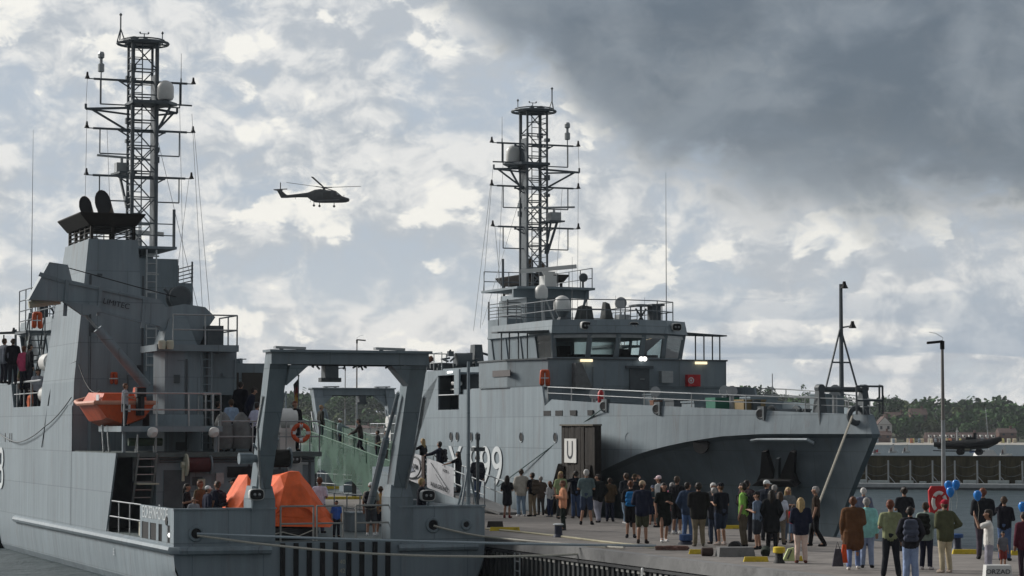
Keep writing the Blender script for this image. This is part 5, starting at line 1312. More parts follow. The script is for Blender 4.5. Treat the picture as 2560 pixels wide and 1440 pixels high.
    for sx in (-1, 1):
        cap(b, (sx * .080 * bw, 0, hem), .10 * bw + g, (sx * .085 * bw, 0, 1.10), .097 * bw + g); cap(b, (sx * .085 * bw, 0, 1.10), .097 * bw + g, (sx * .098 * bw, 0, 1.35), .092 + g)
    cap(b, (0, .02, hem + .03), .11 * bw + g, (0, .01, 1.37), .098 + g); cap(b, (-.155 * bw, 0, 1.415), .058 + g, (.155 * bw, 0, 1.415), .058 + g); cap(b, (0, 0, 1.42), .062 + g * .6, (0, .01, 1.475), .056 + g * .5)
    if ty in ('coat', 'dress'):
        lo = .62 if ty == 'coat' else .60
        for sx in (-1, 1): cap(b, (sx * .085 * bw, 0, .92), .115 * bw + g, (sx * .10, 0, lo), .12 * bw + g)
        cap(b, (0, 0, .92), .12 * bw + g, (0, 0, lo), .13 * bw + g)
    for sh, el_, wr in am:
        if ty in ('tshirt', 'shirt', 'dress'):
            cap(b, sh, .056 + g, Vector(sh).lerp(Vector(el_), .72), .052 + g)
        elif ty == 'vest': cap(b, sh, .05 + g, Vector(sh).lerp(Vector(el_), .12), .05 + g)
        else:
            cap(b, sh, .052 + g, el_, .042 + g); cap(b, el_, .043 + g, Vector(el_).lerp(Vector(wr), .94), .030 + g * .8)
    nm = {'tshirt': 'tshirt', 'shirt': 'shirt', 'long': 'sweater', 'jacket': 'jacket', 'coat': 'coat', 'vest': 'vest', 'dress': 'dress'}[ty]
    remesh(nm, b, cloth(tc), t_, vx * 1.1)
    bt, bc = bot
    if bt != 'none':
        b = MB(); gg = .016
        cap(b, (-.08 * bw, 0, .97), .105 * bw + .006, (.08 * bw, 0, .97), .105 * bw + .006)
        for hip, kn, an, toe in lg:
            if bt == 'trousers': cap(b, hip, .092 * bw + gg, kn, .060 + gg); cap(b, kn, .060 + gg, (an[0], an[1], an[2] + .02), .050 + gg)
            elif bt == 'wide': cap(b, hip, .095 * bw + gg, kn, .075 + gg); cap(b, kn, .075 + gg, (an[0], an[1], an[2] + .03), .085)
            elif bt == 'shorts': cap(b, hip, .095 * bw + gg, (kn[0], kn[1], kn[2] + .05), .080 + gg)
        if bt == 'skirt':
            for sx in (-1, 1): cap(b, (sx * .08, 0, .95), .115, (sx * .09, 0, .62), .125)
            cap(b, (0, 0, .95), .12, (0, 0, .62), .13)
        remesh({'trousers': 'trousers', 'wide': 'trousers', 'shorts': 'shorts', 'skirt': 'skirt'}[bt], b, cloth(bc), t_, vx * 1.1)
    for hip, kn, an, toe in lg:
        b = MB(); cap(b, (an[0], an[1] - .03, .05), .048, (toe[0], toe[1], .036), .040); cap(b, (an[0], an[1], .10), .046, (an[0], an[1], .05), .048)
        remesh('shoe', b, cloth(shoes), t_, vx)
    st, hc = hair
    if st != 'bald':
        b = MB()
        if st in ('cap', 'beanie', 'hat'):
            cap(b, HP(0, -.02, 1.695), .090, HP(0, .015, 1.69), .092)
            if st == 'cap': cap(b, HP(-.035, .09, 1.675), .020, HP(-.03, .165, 1.655), .014); cap(b, HP(.035, .09, 1.675), .020, HP(.03, .165, 1.655), .014); cap(b, HP(0, .09, 1.677), .020, HP(0, .175, 1.657), .014)
            remesh('cap', b, cloth(hc), t_, vx * .9)
            b = MB(); cap(b, HP(0, -.045, 1.64), .066, HP(0, -.05, 1.60), .05); remesh('hair', b, mat('hair_brown', HAIRC['brown'], 0.6, var=0.3, scale=25), t_, vx)
        else:
            hm = mat('hair_' + hc, HAIRC[hc], 0.6, var=0.35, scale=25, stretch=(1, 1, .3))
            cap(b, HP(0, -.028, 1.685), .092, HP(0, .018, 1.698), .078); cap(b, HP(0, -.045, 1.64), .082, HP(0, -.045, 1.60), .062)
            for sx in (-1, 1): cap(b, HP(sx * .05, -.02, 1.67), .05, HP(sx * .055, -.03, 1.62), .038)
            if st == 'long':
                for sx in (-1, 1): cap(b, HP(sx * .065, -.03, 1.64), .05, HP(sx * .075, -.045, 1.42), .042)
                cap(b, HP(0, -.06, 1.64), .075, HP(0, -.085, 1.40), .060)
            elif st == 'bun': cap(b, HP(0, -.10, 1.70), .045, HP(0, -.12, 1.72), .045)
            elif st == 'tail': cap(b, HP(0, -.10, 1.66), .035, HP(0, -.14, 1.45), .025)
            remesh('hair', b, hm, t_, vx)
    if abs(((yaw + head) + 180) % 360 - 180) > 75:
        for sx in (-1, 1):
            b = MB(); b.sphere(T(HP(sx * .032, .096, 1.658)), .013 * k, 8); b.build('eye', EYE, t_)
        b = MB(); b.sphere(T(HP(0, .088, 1.578)), .018 * k, 8, (1.1, .5, .35)); b.build('mouth', mat('lips', (0.22, 0.07, 0.06), 0.5), t_)
    return t_
def finish_people():
    bpy.context.view_layer.update(); dg = bpy.context.evaluated_depsgraph_get()
    done = []
    for o_ in PENDING:
        done.append(bpy.data.meshes.new_from_object(o_.evaluated_get(dg)))
    for o_, me in zip(PENDING, done):
        old = o_.data; o_.modifiers.clear(); o_.data = me; me.name = o_.name; me.shade_smooth(); bpy.data.meshes.remove(old)
    PENDING.clear()
def backpack(pr, rgb, label, h=1.75, sc=1.0, front=False):
    k = h / 1.75; rz = pr.rotation_euler.z; fwd = Vector((-math.sin(rz), math.cos(rz), 0))
    loc = pr.location + fwd * (-.20 * k if not front else .2 * k) + Vector((0, 0, 1.20 * k))
    t_ = empty('backpack', loc, rz); tag(t_, label, 'backpack')
    b = MB()
    for z_, w_ in ((-.20, .11), (-.05, .125), (.10, .115), (.20, .085)):
        capsule(b, (-w_ * k * sc, -.01, z_ * k * sc), .085 * k * sc, (w_ * k * sc, -.01, z_ * k * sc), .085 * k * sc)
    remesh('pack', b, cloth(rgb), t_, .016)
    b = MB(); capsule(b, (-.08 * k, -.085 * k, -.12 * k), .045 * k, (.08 * k, -.085 * k, -.12 * k), .045 * k); remesh('pocket', b, cloth(tuple(int(c * .85) for c in rgb)), t_, .016)
    b = MB()
    for sx in (-1, 1): b.tube([(sx * .10 * k, .06 * k, .20 * k), (sx * .11 * k, .20 * k, .28 * k), (sx * .12 * k, .36 * k, .20 * k), (sx * .14 * k, .37 * k, .0), (sx * .15 * k, .2 * k, -.16 * k), (sx * .12 * k, .05 * k, -.2 * k)], .016 * k, 6)
    b.build('strap', cloth((22, 22, 26)), t_)
    return t_
def PQ(label, px, hy_, fy, yaw, hmax=None, **kw):
    base = onz(px, fy); h = (fy - hy_) / (fy - 1070) * 3.3 / 0.995
    return person(label, base, h, yaw, **kw), h
J = (48, 62, 88)          # denim
LJ = (104, 122, 140)
BK = (20, 20, 24)
NV = (24, 28, 42)
KH = (112, 100, 84)
WT = (168, 168, 170)
# ---- queue at the foot of the gangway
PQ('man in navy jacket and khaki trousers stepping onto the gangway', 1236, 1148, 1262, -10, top=('jacket', (22, 26, 38)), bot=('trousers', KH), hair=('short', 'red'), arms=('point', 'down'), legs='step')
PQ('woman in black top and black skirt with bare legs and red shoes', 1268, 1190, 1295, 20, top=('tshirt', BK), bot=('skirt', (26, 26, 32)), hair=('long', 'dark'), arms=('bent', 'bent'), shoes=(80, 26, 30))
PQ('man in beige jacket and pale jeans with white shoes', 1303, 1174, 1291, -15, top=('jacket', (150, 146, 138)), bot=('trousers', LJ), hair=('short', 'brown'), arms=('pocket', 'pocket'), shoes=(170, 170, 170))
p, h = PQ('dark haired man in black tshirt and khaki trousers with a brown backpack', 1331, 1183, 1291, -40, top=('tshirt', BK), bot=('trousers', KH), hair=('short', 'dark'), arms=('bent', 'down'), shoes=(24, 24, 26), head=-20)
backpack(p, (74, 66, 58), 'brown backpack worn by the dark haired man in khaki trousers', h)
PQ('girl in white top and jeans with very long dark hair', 1375, 1204, 1292, -50, top=('long', WT), bot=('trousers', (34, 42, 66)), hair=('long', 'auburn'), arms=('bent', 'bent'), shoes=(120, 120, 125))
PQ('blond woman in pale green top behind the woman in the peach jacket', 1402, 1180, 1297, 150, top=('tshirt', (128, 140, 104)), bot=('trousers', (50, 54, 56)), hair=('long', 'blond'))
PQ('woman in peach and white jacket and dark green trousers looking at her phone', 1408, 1203, 1326, -95, top=('jacket', (206, 128, 100)), bot=('trousers', (24, 32, 28)), hair=('short', 'auburn'), arms=('bent', 'bent'), head=0, shoes=(60, 60, 62))
PQ('dark haired man in black top and jeans pointing to the left', 1440, 1178, 1296, -10, top=('long', (22, 26, 34)), bot=('trousers', J), hair=('short', 'dark'), arms=('point', 'down'))
PQ('white haired man in grey green tshirt and dark shorts in the queue', 1466, 1175, 1312, 8, top=('tshirt', (74, 88, 90)), bot=('shorts', (44, 54, 72)), hair=('short', 'white'), arms=('bent', 'bent'), legs='wide')
PQ('person in long black jacket and pale patterned trousers', 1496, 1187, 1306, -25, top=('jacket', (24, 27, 28)), bot=('wide', (128, 128, 138)), hair=('short', 'dark'), arms=('pocket', 'pocket'), head=-50, legs='step')
PQ('woman in brown jacket over a white hem and navy trousers', 1525, 1196, 1304, 5, top=('jacket', (66, 54, 40)), bot=('trousers', (28, 32, 46)), hair=('bun', 'brown'), arms=('bent', 'bent'))
PQ('tall man in dark jacket, light blue jeans and white shoes', 1566, 1184, 1310, -35, top=('jacket', (30, 34, 40)), bot=('trousers', LJ), hair=('tail', 'brown'), shoes=(180, 180, 180), legs='step', arms=('bent', 'bent'))
PQ('man in dark cap photographing behind the girl with the blue backpack', 1587, 1187, 1318, 20, top=('jacket', (28, 30, 34)), bot=('trousers', (30, 30, 34)), hair=('cap', (50, 44, 36)), arms=('up', 'up'))
p, h = PQ('girl in black shorts with bright blue backpack and dark red hair', 1577, 1203, 1345, 5, top=('long', BK), bot=('shorts', (22, 22, 25)), hair=('bun', 'auburn'), shoes=(30, 30, 34), arms=('bent', 'bent'))
backpack(p, (30, 92, 140), 'bright blue backpack on the girl in black shorts', h, .8)
PQ('man in beige cap, navy jacket and olive shorts', 1606, 1204, 1359, 12, top=('jacket', (28, 32, 46)), bot=('shorts', (54, 56, 44)), hair=('cap', (140, 124, 104)), arms=('bent', 'bent'), shoes=(34, 28, 26), head=20)
PQ('boy in grey cap and dark teal shirt with navy shorts', 1632, 1215, 1312, 175, top=('tshirt', (40, 56, 62)), bot=('shorts', (26, 30, 48)), hair=('cap', (84, 90, 104)), arms=('bent', 'bent'), shoes=(90, 50, 44))
PQ('man in pale pink cap and white shirt behind the woman in black dress', 1648, 1191, 1318, -60, top=('tshirt', (150, 152, 152)), bot=('trousers', (44, 48, 56)), hair=('cap', (206, 160, 164)))
PQ('woman in short black dress and white sneakers walking towards the camera', 1660, 1209, 1355, 172, top=('dress', (22, 26, 25)), bot=('none', None), hair=('long', 'dark'), arms=('bent', 'down'), legs='step', shoes=(190, 190, 190))
PQ('grey haired woman in pink shirt and grey trousers', 1681, 1208, 1335, 10, top=('shirt', (196, 108, 132)), bot=('trousers', (98, 104, 118)), hair=('short', 'grey'), shoes=(150, 150, 150))
PQ('man in black tshirt and shorts behind the pink shirt', 1693, 1192, 1336, 30, top=('long', BK), bot=('shorts', (20, 20, 23)), hair=('short', 'brown'), shoes=(170, 170, 170), skin=1)
PQ('man in dark blue denim jacket and blue jeans', 1720, 1207, 1350, 15, top=('jacket', (38, 50, 68)), bot=('trousers', (60, 80, 112)), hair=('short', 'dark'), arms=('pocket', 'pocket'), head=40)
PQ('heavy man in black jacket and khaki brown trousers seen from behind', 1747, 1208, 1366, -5, top=('jacket', (26, 26, 26)), bot=('trousers', (100, 92, 78)), hair=('short', 'dark'), arms=('bent', 'bent'), build=1.2, shoes=(80, 76, 70))
PQ('white haired man standing behind the grey haired woman', 1784, 1209, 1345, 170, top=('shirt', (70, 72, 74)), bot=('trousers', (40, 42, 46)), hair=('short', 'white'), head=-30)
PQ('short woman with pale grey hair in dark top and jeans', 1785, 1221, 1360, -20, top=('jacket', (34, 36, 42)), bot=('trousers', (40, 48, 62)), hair=('short', 'grey'), arms=('bent', 'bent'))
PQ('man in black cap, black tshirt and denim shorts with folded arms', 1803, 1209, 1363, -40, top=('tshirt', (18, 20, 28)), bot=('shorts', (34, 42, 58)), hair=('cap', (20, 22, 28)), arms=('bent', 'bent'), build=1.2, shoes=(150, 140, 135))
PQ('man in dark maroon jacket behind the man in the green polo shirt', 1868, 1202, 1355, 40, top=('jacket', (46, 36, 40)), bot=('trousers', (30, 30, 36)), hair=('short', 'dark'))
p, h = PQ('man in bright green polo shirt and brown trousers with a dark backpack', 1859, 1209, 1368, -70, top=('tshirt', (112, 152, 72)), bot=('trousers', (74, 68, 58)), hair=('short', 'dark'), arms=('down', 'down'), build=1.08)
backpack(p, (28, 28, 32), 'dark backpack on the man in the green polo shirt', h, 0.9)
PQ('person in grey tshirt, black cap and dark shorts holding an orange cup', 1894, 1231, 1374, -60, top=('tshirt', (84, 96, 112)), bot=('shorts', (40, 44, 50)), hair=('cap', (22, 22, 24)), arms=('bent', 'bent'), build=1.05)
PQ('man in white cap and dark navy jacket at the back', 1917, 1203, 1352, 30, top=('jacket', (26, 30, 40)), bot=('trousers', (30, 32, 38)), hair=('cap', (176, 184, 196)), arms=('bent', 'bent'), head=30)
PQ('grey haired man between the white cap and the long black coat', 1937, 1214, 1350, 30, top=('jacket', (60, 60, 64)), bot=('trousers', (40, 40, 46)), hair=('short', 'grey'))
PQ('woman in long black coat with black hair', 1930, 1227, 1374, 10, top=('coat', (24, 26, 28)), bot=('trousers', (24, 24, 27)), hair=('long', 'dark'), arms=('pocket', 'pocket'))
PQ('woman in white blouse behind the long black coat', 1951, 1231, 1362, 20, top=('shirt', (164, 168, 180)), bot=('trousers', (96, 88, 78)), hair=('long', 'brown'))
PQ('woman with curly fair hair and white scarf', 1971, 1220, 1356, 160, top=('jacket', (88, 92, 94)), bot=('trousers', (70, 84, 98)), hair=('long', 'blond'), arms=('bent', 'bent'))
PQ('child in red shirt and blue shorts', 1984, 1264, 1358, -20, top=('tshirt', (166, 30, 34)), bot=('shorts', (72, 88, 110)), hair=('short', 'brown'), arms=('bent', 'down'))
PQ('blond woman in navy jacket and cream trousers seen from behind', 2003, 1246, 1408, 5, top=('jacket', (24, 28, 42)), bot=('trousers', (172, 152, 142)), hair=('long', 'blond'), arms=('bent', 'bent'), shoes=(78, 40, 32), build=1.08)
PQ('grey haired man in dark brown shirt and black trousers beside the bow', 2041, 1218, 1366, -75, top=('tshirt', (44, 36, 30)), bot=('trousers', (18, 18, 21)), hair=('short', 'grey'), arms=('down', 'down'), legs='step')
PQ('grey haired person in brown jacket behind the brown backpack', 1352, 1192, 1288, -20, top=('jacket', (74, 66, 60)), bot=('trousers', (60, 58, 58)), hair=('short', 'grey'), arms=('pocket', 'pocket'))
# ---- group at the water's edge on the right
PQ('white haired man in grey blue shirt and dark trousers at the water edge', 2160, 1221, 1366, 8, top=('long', (82, 88, 104)), bot=('trousers', (34, 36, 54)), hair=('short', 'white'))
PQ('woman in pale turquoise jacket behind the brown coat', 2168, 1246, 1420, 10, top=('jacket', (118, 168, 164)), bot=('trousers', (112, 124, 146)), hair=('short', 'grey'))
PQ('auburn haired woman in long brown coat and jeans with shopping bags', 2134, 1244, 1424, 10, top=('coat', (78, 54, 36)), bot=('trousers', (88, 104, 138)), hair=('bun', 'auburn'), arms=('carry', 'bent'), shoes=(180, 176, 170), legs='step', build=1.1)
PQ('woman with dark bun and black tshirt at the water edge', 2262, 1219, 1378, -5, top=('tshirt', (28, 30, 34)), bot=('trousers', (34, 42, 42)), hair=('bun', 'dark'), arms=('bent', 'bent'))
PQ('man in olive polo shirt and black trousers with a shoulder bag', 2228, 1252, 1446, 10, top=('tshirt', (112, 116, 88)), bot=('trousers', (30, 32, 36)), hair=('short', 'red'), arms=('bent', 'down'), legs='wide', head=20)
p, h = PQ('young person in light jeans with a large grey backpack', 2277, 1269, 1452, 5, top=('jacket', (34, 34, 38)), bot=('wide', (110, 124, 150)), hair=('short', 'dark'), arms=('pocket', 'pocket'))
backpack(p, (64, 68, 80), 'large grey backpack on the young person in light jeans', h, .95)
p, h = PQ('woman in grey green hooded jacket and navy trousers with a black backpack', 2316, 1258, 1424, 30, top=('jacket', (106, 118, 112)), bot=('trousers', (26, 28, 42)), hair=('bun', 'brown'), arms=('bent', 'bent'), shoes=(170, 165, 165))
backpack(p, (26, 28, 26), 'black backpack on the woman in the grey green hooded jacket', h, 1.0)
PQ('man in red cap, olive vest and pale cargo trousers', 2364, 1252, 1432, -25, top=('jacket', (66, 68, 50)), bot=('trousers', (150, 140, 118)), hair=('cap', (124, 28, 44)), arms=('bent', 'hip'), build=1.1, shoes=(140, 130, 120))
PQ('tall red haired man in black leather jacket with a pale print', 2459, 1222, 1398, 8, top=('jacket', (30, 32, 36)), bot=('trousers', (60, 54, 62)), hair=('short', 'red'), arms=('bent', 'bent'), build=1.08)
PQ('man in black sweater and blue jeans holding a camera up', 2512, 1243, 1402, 20, top=('long', (24, 24, 30)), bot=('trousers', (62, 78, 106)), hair=('short', 'brown'), arms=('up', 'bent'))
PQ('man in white tshirt and pale grey trousers raising his phone', 2474, 1276, 1456, -80, top=('tshirt', (178, 176, 172)), bot=('trousers', (128, 126, 136)), hair=('short', 'dark'), arms=('up', 'up'), skin=1, legs='wide')
PQ('child in black and white checked shirt beside the man in the white tshirt', 2508, 1330, 1424, 160, top=('tshirt', (86, 86, 92)), bot=('shorts', (110, 50, 46)), hair=('short', 'dark'))
PQ('person in dark red jacket cut off by the right edge', 2562, 1282, 1448, -20, top=('jacket', (66, 30, 40)), bot=('trousers', (34, 26, 34)), hair=('short', 'dark'))
# ---- on the gangway with the banner (its floor climbs away to the left)
def on_gang(label, px, hy_, tt, h, yaw, **kw):
    f = gang_floor(tt); return person(label, f, h, yaw, group='people on the gangway', **kw)
# ---- on the ships
def on_deck(k, label, px, s, z, h, yaw, w=None, **kw):
    p_ = sp(k, px, 1070, s=s); base = sw(k, (s, p_.y if w is None else w, z)); return person(label, base, h, yaw, group=kw.pop('group', 'visitors on the decks'), **kw)
dk = lambda *a, **kw: on_deck('L', *a, **kw)
dk('woman in black top and jeans leaning on the stern bulwark, leftmost of the stern group', 468, 3.4, 0.0, 1.62, 100, top=('tshirt', BK), bot=('trousers', J), hair=('tail', 'dark'), arms=('bent', 'bent'))
dk('small child with brown hair in grey top by the stern bulwark', 486, 2.2, 0.0, 1.25, 150, top=('tshirt', (110, 112, 118)), bot=('trousers', J), hair=('short', 'brown'))
dk('person in olive top at the back of the stern group', 501, 4.6, 0.0, 1.68, 120, top=('tshirt', (70, 60, 44)), bot=('trousers', BK), hair=('short', 'auburn'), skin=1)
dk('person in white cap and navy jacket at the stern', 520, 2.6, 0.0, 1.56, 60, top=('jacket', NV), bot=('trousers', NV), hair=('cap', (190, 196, 204)))
p = dk('man in navy tshirt with small backpack at the stern', 545, 2.8, 0.0, 1.70, -60, top=('tshirt', (30, 34, 46)), bot=('trousers', NV), hair=('short', 'brown'), arms=('down', 'bent'), skin=1)
backpack(p, (36, 36, 44), 'small dark backpack on the man in the navy tshirt at the stern', 1.7, .8)
dk('man in dark green jacket just left of the orange tent', 586, 4.4, 0.0, 1.74, -70, top=('jacket', (34, 38, 34)), bot=('trousers', (30, 32, 32)), hair=('cap', (26, 26, 28)))
dk('man in white tshirt right of the orange tent', 800, 5.0, 0.0, 1.74, 20, top=('tshirt', (168, 166, 182)), bot=('trousers', (40, 44, 60)), hair=('short', 'auburn'), arms=('bent', 'bent'), skin=1)
dk('small child in blue tshirt by the stern rail', 842, 2.2, 0.0, 1.1, 160, top=('tshirt', (54, 84, 150)), bot=('trousers', (26, 28, 38)), hair=('short', 'dark'))
p = dk('woman in white sun hat with dark backpack and shorts on the after deck', 928, 2.6, 0.0, 1.62, 5, top=('tshirt', (120, 120, 112)), bot=('shorts', (60, 62, 66)), hair=('hat', (190, 190, 190)), shoes=(190, 190, 190))
backpack(p, (30, 32, 38), 'dark backpack on the woman in the white sun hat', 1.62, 1.0)
dk('person in tan top and dark shorts beside the white sun hat', 952, 2.9, 0.0, 1.5, 15, top=('tshirt', (150, 120, 78)), bot=('shorts', (40, 42, 48)), hair=('short', 'brown'), shoes=(180, 180, 180))
dk('crew member in dark uniform beside the right gantry foot', 1030, 0.9, 0.0, 1.78, 95, w=3.05, top=('jacket', (22, 24, 32)), bot=('trousers', (22, 24, 30)), hair=('short', 'blond'), arms=('cross', 'cross'), head=-40)
for px, s, z, h, yaw, kw, lab in (
        (545, 10.5, 2.52, 1.66, 60, dict(top=('jacket', (24, 26, 30)), hair=('short', 'dark')), 'person in dark jacket in the shade under the grey equipment box'),
        (578, 10.2, 2.52, 1.72, -30, dict(top=('shirt', (120, 136, 156)), hair=('short', 'brown')), 'person in pale blue shirt on the upper deck left of the gantry leg'),
        (601, 11.2, 3.15, 1.70, 20, dict(top=('jacket', (18, 19, 24)), hair=('short', 'dark')), 'dark clothed man highest on the steps beside the grey box'),
        (618, 10.6, 2.95, 1.74, 70, dict(top=('jacket', (20, 24, 38)), hair=('short', 'dark'), lean=18), 'man in navy jacket bending over on the upper deck'),
        (634, 9.2, 2.52, 1.62, 40, dict(top=('tshirt', (150, 152, 170)), hair=('short', 'dark'), lean=14), 'person in white tshirt on the upper deck beside the gantry leg'),
        (652, 9.8, 2.6, 1.70, 80, dict(top=('jacket', BK), hair=('short', 'dark'), arms=('reach', 'reach')), 'man in black reaching towards the gantry leg')):
    kw.setdefault('bot', ('trousers', (24, 26, 34)))
    dk(lab, px, s, z, h, yaw, **kw)
dk('person in black sweater behind the life ring on the upper deck', 737, 10.5, 2.52, 1.68, 150, top=('long', (20, 21, 24)), bot=('trousers', BK), hair=('short', 'red'))
# top left: crowd round the stair on the far side deck
for px, s, z, h, yaw, kw, lab in (
        (8, 25.2, 5.0, 1.72, 40, dict(top=('jacket', (80, 84, 92)), hair=('short', 'brown')), 'person in grey jacket at the left edge above the stair'),
        (30, 25.0, 4.95, 1.76, -20, dict(top=('jacket', (20, 20, 26)), hair=('short', 'brown')), 'person in black jacket at the head of the stair'),
        (57, 24.6, 4.75, 1.66, 30, dict(top=('jacket', (150, 56, 84)), hair=('short', 'auburn')), 'person in pink top on the upper left deck'),
        (72, 24.3, 4.75, 1.74, 60, dict(top=('jacket', (26, 26, 30)), hair=('short', 'dark')), 'man in black on the upper left deck beside the pink top'),
        (60, 25.8, 4.1, 1.70, 10, dict(top=('tshirt', (88, 82, 58)), hair=('short', 'blond')), 'person in olive shirt coming down the stair'),
        (93, 24.0, 3.85, 1.68, 150, dict(top=('tshirt', (128, 130, 138)), hair=('short', 'dark')), 'person in pale top between the two white raft canisters'),
        (76, 25.0, 3.1, 1.72, 60, dict(top=('tshirt', (160, 86, 60)), hair=('hat', (196, 196, 190))), 'person in orange top and white hat behind the side rail')):
    kw.setdefault('bot', ('trousers', (26, 28, 36))); dk(lab, px, s, z, h, yaw, w=-4.05 if s < 25 else -4.2, **kw) if False else dk(lab, px, s, z, h, yaw, **kw)
# ================================================================ things on and beside the quay
def rope(name, pts, r, m, label, cat='mooring line', sag=0.0, group=None):
    a, c_ = Vector(pts[0]), Vector(pts[-1]); P_ = []
    segs = list(zip(pts, pts[1:]))
    for p, q in segs:
        for i in range(8):
            t = i / 8; v = Vector(p).lerp(Vector(q), t); v.z -= sag * 4 * t * (1 - t); P_.append(v)
    P_.append(Vector(pts[-1])); o0 = P_[0].copy()
    o_ = MB().tube([p - o0 for p in P_], r, 6).build(name, m, None, True, o0); tag(o_, label, cat, group); return o_
Lp = lambda s, w, z: sw('L', (s, w, z)); Rp = lambda s, w, z: sw('R', (s, w, z))
# ---- bollards
def bollard(px, fy, body, capm, label, hh=0.42, rr=0.13, cr=0.2, caph=0.14, base=None):
    t_ = empty('bollard', onz(px, fy)); tag(t_, label, 'bollard', 'bollards on the quay')
    b = MB(); b.lathe([(rr * 1.5, 0), (rr * 1.3, .05), (rr, .09), (rr * .95, hh)], (0, 0, 0), (0, 0, 1), 14); b.build('post', body, t_, True)
    b = MB(); b.lathe([(rr, 0), (cr, .02), (cr, caph - .02), (cr * .8, caph)], (0, 0, hh), (0, 0, 1), 14); b.build('cap', capm, t_, True)
    return t_
M_navyb = mat('dark_navy_paint', (0.02, 0.025, 0.05), 0.5)
bollard(1396, 1343, M_navyb, M_txt, 'dark bollard with pale cap at the quay edge in front of the peach jacket woman', .36, .12, .165, .05)
bollard(1715, 1361, M_navyb, M_blue, 'stubby bollard with broad blue cap in front of the man in blue jeans', .10, .16, .19, .19)
bollard(2393, 1377, M_navyb, M_blue, 'blue capped bollard at the far water edge beside the red lifebuoy housing', .34, .11, .17, .12)
bollard(1948, 1408, M_black, M_yellow, 'black bollard with yellow cap near the quay edge', .24, .10, .15, .16)
def kerb(px, fy, ln, label, yaw=0.0, hh=.12, m=M_yellow, name='yellow_timber', cat='timber bar', dp=.16):
    t_ = onz(px, fy); b = MB(); b.hexa([(-ln / 2, -dp / 2, 0), (ln / 2, -dp / 2, 0), (ln / 2, dp / 2, 0), (-ln / 2, dp / 2, 0), (-ln / 2 + .03, -dp / 2 + .03, hh), (ln / 2 - .03, -dp / 2 + .03, hh), (ln / 2 - .03, dp / 2 - .03, hh), (-ln / 2 + .03, dp / 2 - .03, hh)])
    o_ = b.build(name, m, None, False, t_); o_.rotation_euler.z = R(yaw); tag(o_, label, cat, 'yellow edge timbers' if m is M_yellow else None); return o_
kerb(1262, 1327, .98, 'long yellow edge timber beside the stern of the near ship', 3)
kerb(1742, 1385, .42, 'short yellow edge timber by the rope heap')
kerb(1890, 1404, .62, 'yellow edge timber left of the black and yellow bollard')
kerb(1832, 1322, .52, 'yellow edge timber at the far edge between the standing people')
kerb(2412, 1385, .66, 'yellow edge timber by the blue capped far bollard')
kerb(2545, 1388, .4, 'yellow edge timber at the right edge of the quay')
kerb(1990, 1402, .34, 'short yellow edge timber right of the black and yellow bollard')
kerb(1238, 1318, .55, 'dark timber block behind the long yellow edge timber', 0, .2, mat('dark_timber', (.05, .045, .04), .9), 'timber_block', 'timber block', .3)
kerb(1838, 1391, .95, 'low grey concrete block near the quay edge', 8, .24, M_conc, 'concrete_block', 'concrete block', .45)
def lump(name, px, fy, rx, rz, m, label, cat, ax=(1, 0, 0)):
    t_ = onz(px, fy); b = MB(); b.lathe([(rz * .6, -rx), (rz, -rx * .85), (rz, rx * .85), (rz * .6, rx)], (0, 0, rz), ax, 14); o_ = b.build(name, m, None, True, t_); tag(o_, label, cat); return o_
lump('rubber_fender', 1768, 1390, .16, .11, mat('brown_rubber', (.05, .03, .025), .8), 'small brown rubber roll beside the yellow edge timber and concrete block', 'fender')
lump('rubber_fender', 1838, 1385, .16, .17, M_black, 'black round fender standing by the green polo man', 'fender', (.3, 1, 0))
lump('rope_coil', 1914, 1390, .10, .12, mat('dark_green_rope', (.03, .04, .03), .9), 'dark green rope coil left of the black and yellow bollard', 'rope coil', (.2, 1, .6))
t_ = empty('safety_bag', onz(1972, 1402)); tag(t_, 'pale and neon yellow bag leaning beside the black and yellow bollard', 'bag')
b = MB(); b.hexa([(-.16, -.1, 0), (.14, -.1, 0), (.14, .1, 0), (-.16, .1, 0), (-.02, -.06, .30), (.12, -.06, .33), (.12, .06, .33), (-.02, .06, .30)]); b.build('bag_body', mat('neon_yellow_cloth', (.55, .62, .30), .8), t_)
b = MB(); b.beam((-.05, -.11, .05), (.06, -.08, .28), .05, .02); b.build('strap', M_black, t_)
b = MB(); random.seed(2)
for k in range(9): b.tube([(random.uniform(-.5, .5), random.uniform(-.12, .12), .04 + .03 * (k % 3)) for _ in range(5)], .03, 5)
o_ = b.build('rope_heap', mat('faded_red_rope', (.20, .11, .09), .9), None, True, onz(1680, 1376)); tag(o_, 'heap of faded reddish rope at the quay edge where the mooring lines end', 'rope heap')
# cable lying along the kerb
rope('hose', [onz(1215, 1324) + Vector((0, 0, .03)), onz(1300, 1332) + Vector((0, 0, .03)), onz(1400, 1343) + Vector((0, 0, .03)), onz(1500, 1356) + Vector((0, 0, .03)), onz(1640, 1371) + Vector((0, 0, .03))], .035, mat('cream_hose', (.45, .42, .30), .8), 'cream hose lying along the near quay edge', 'hose')
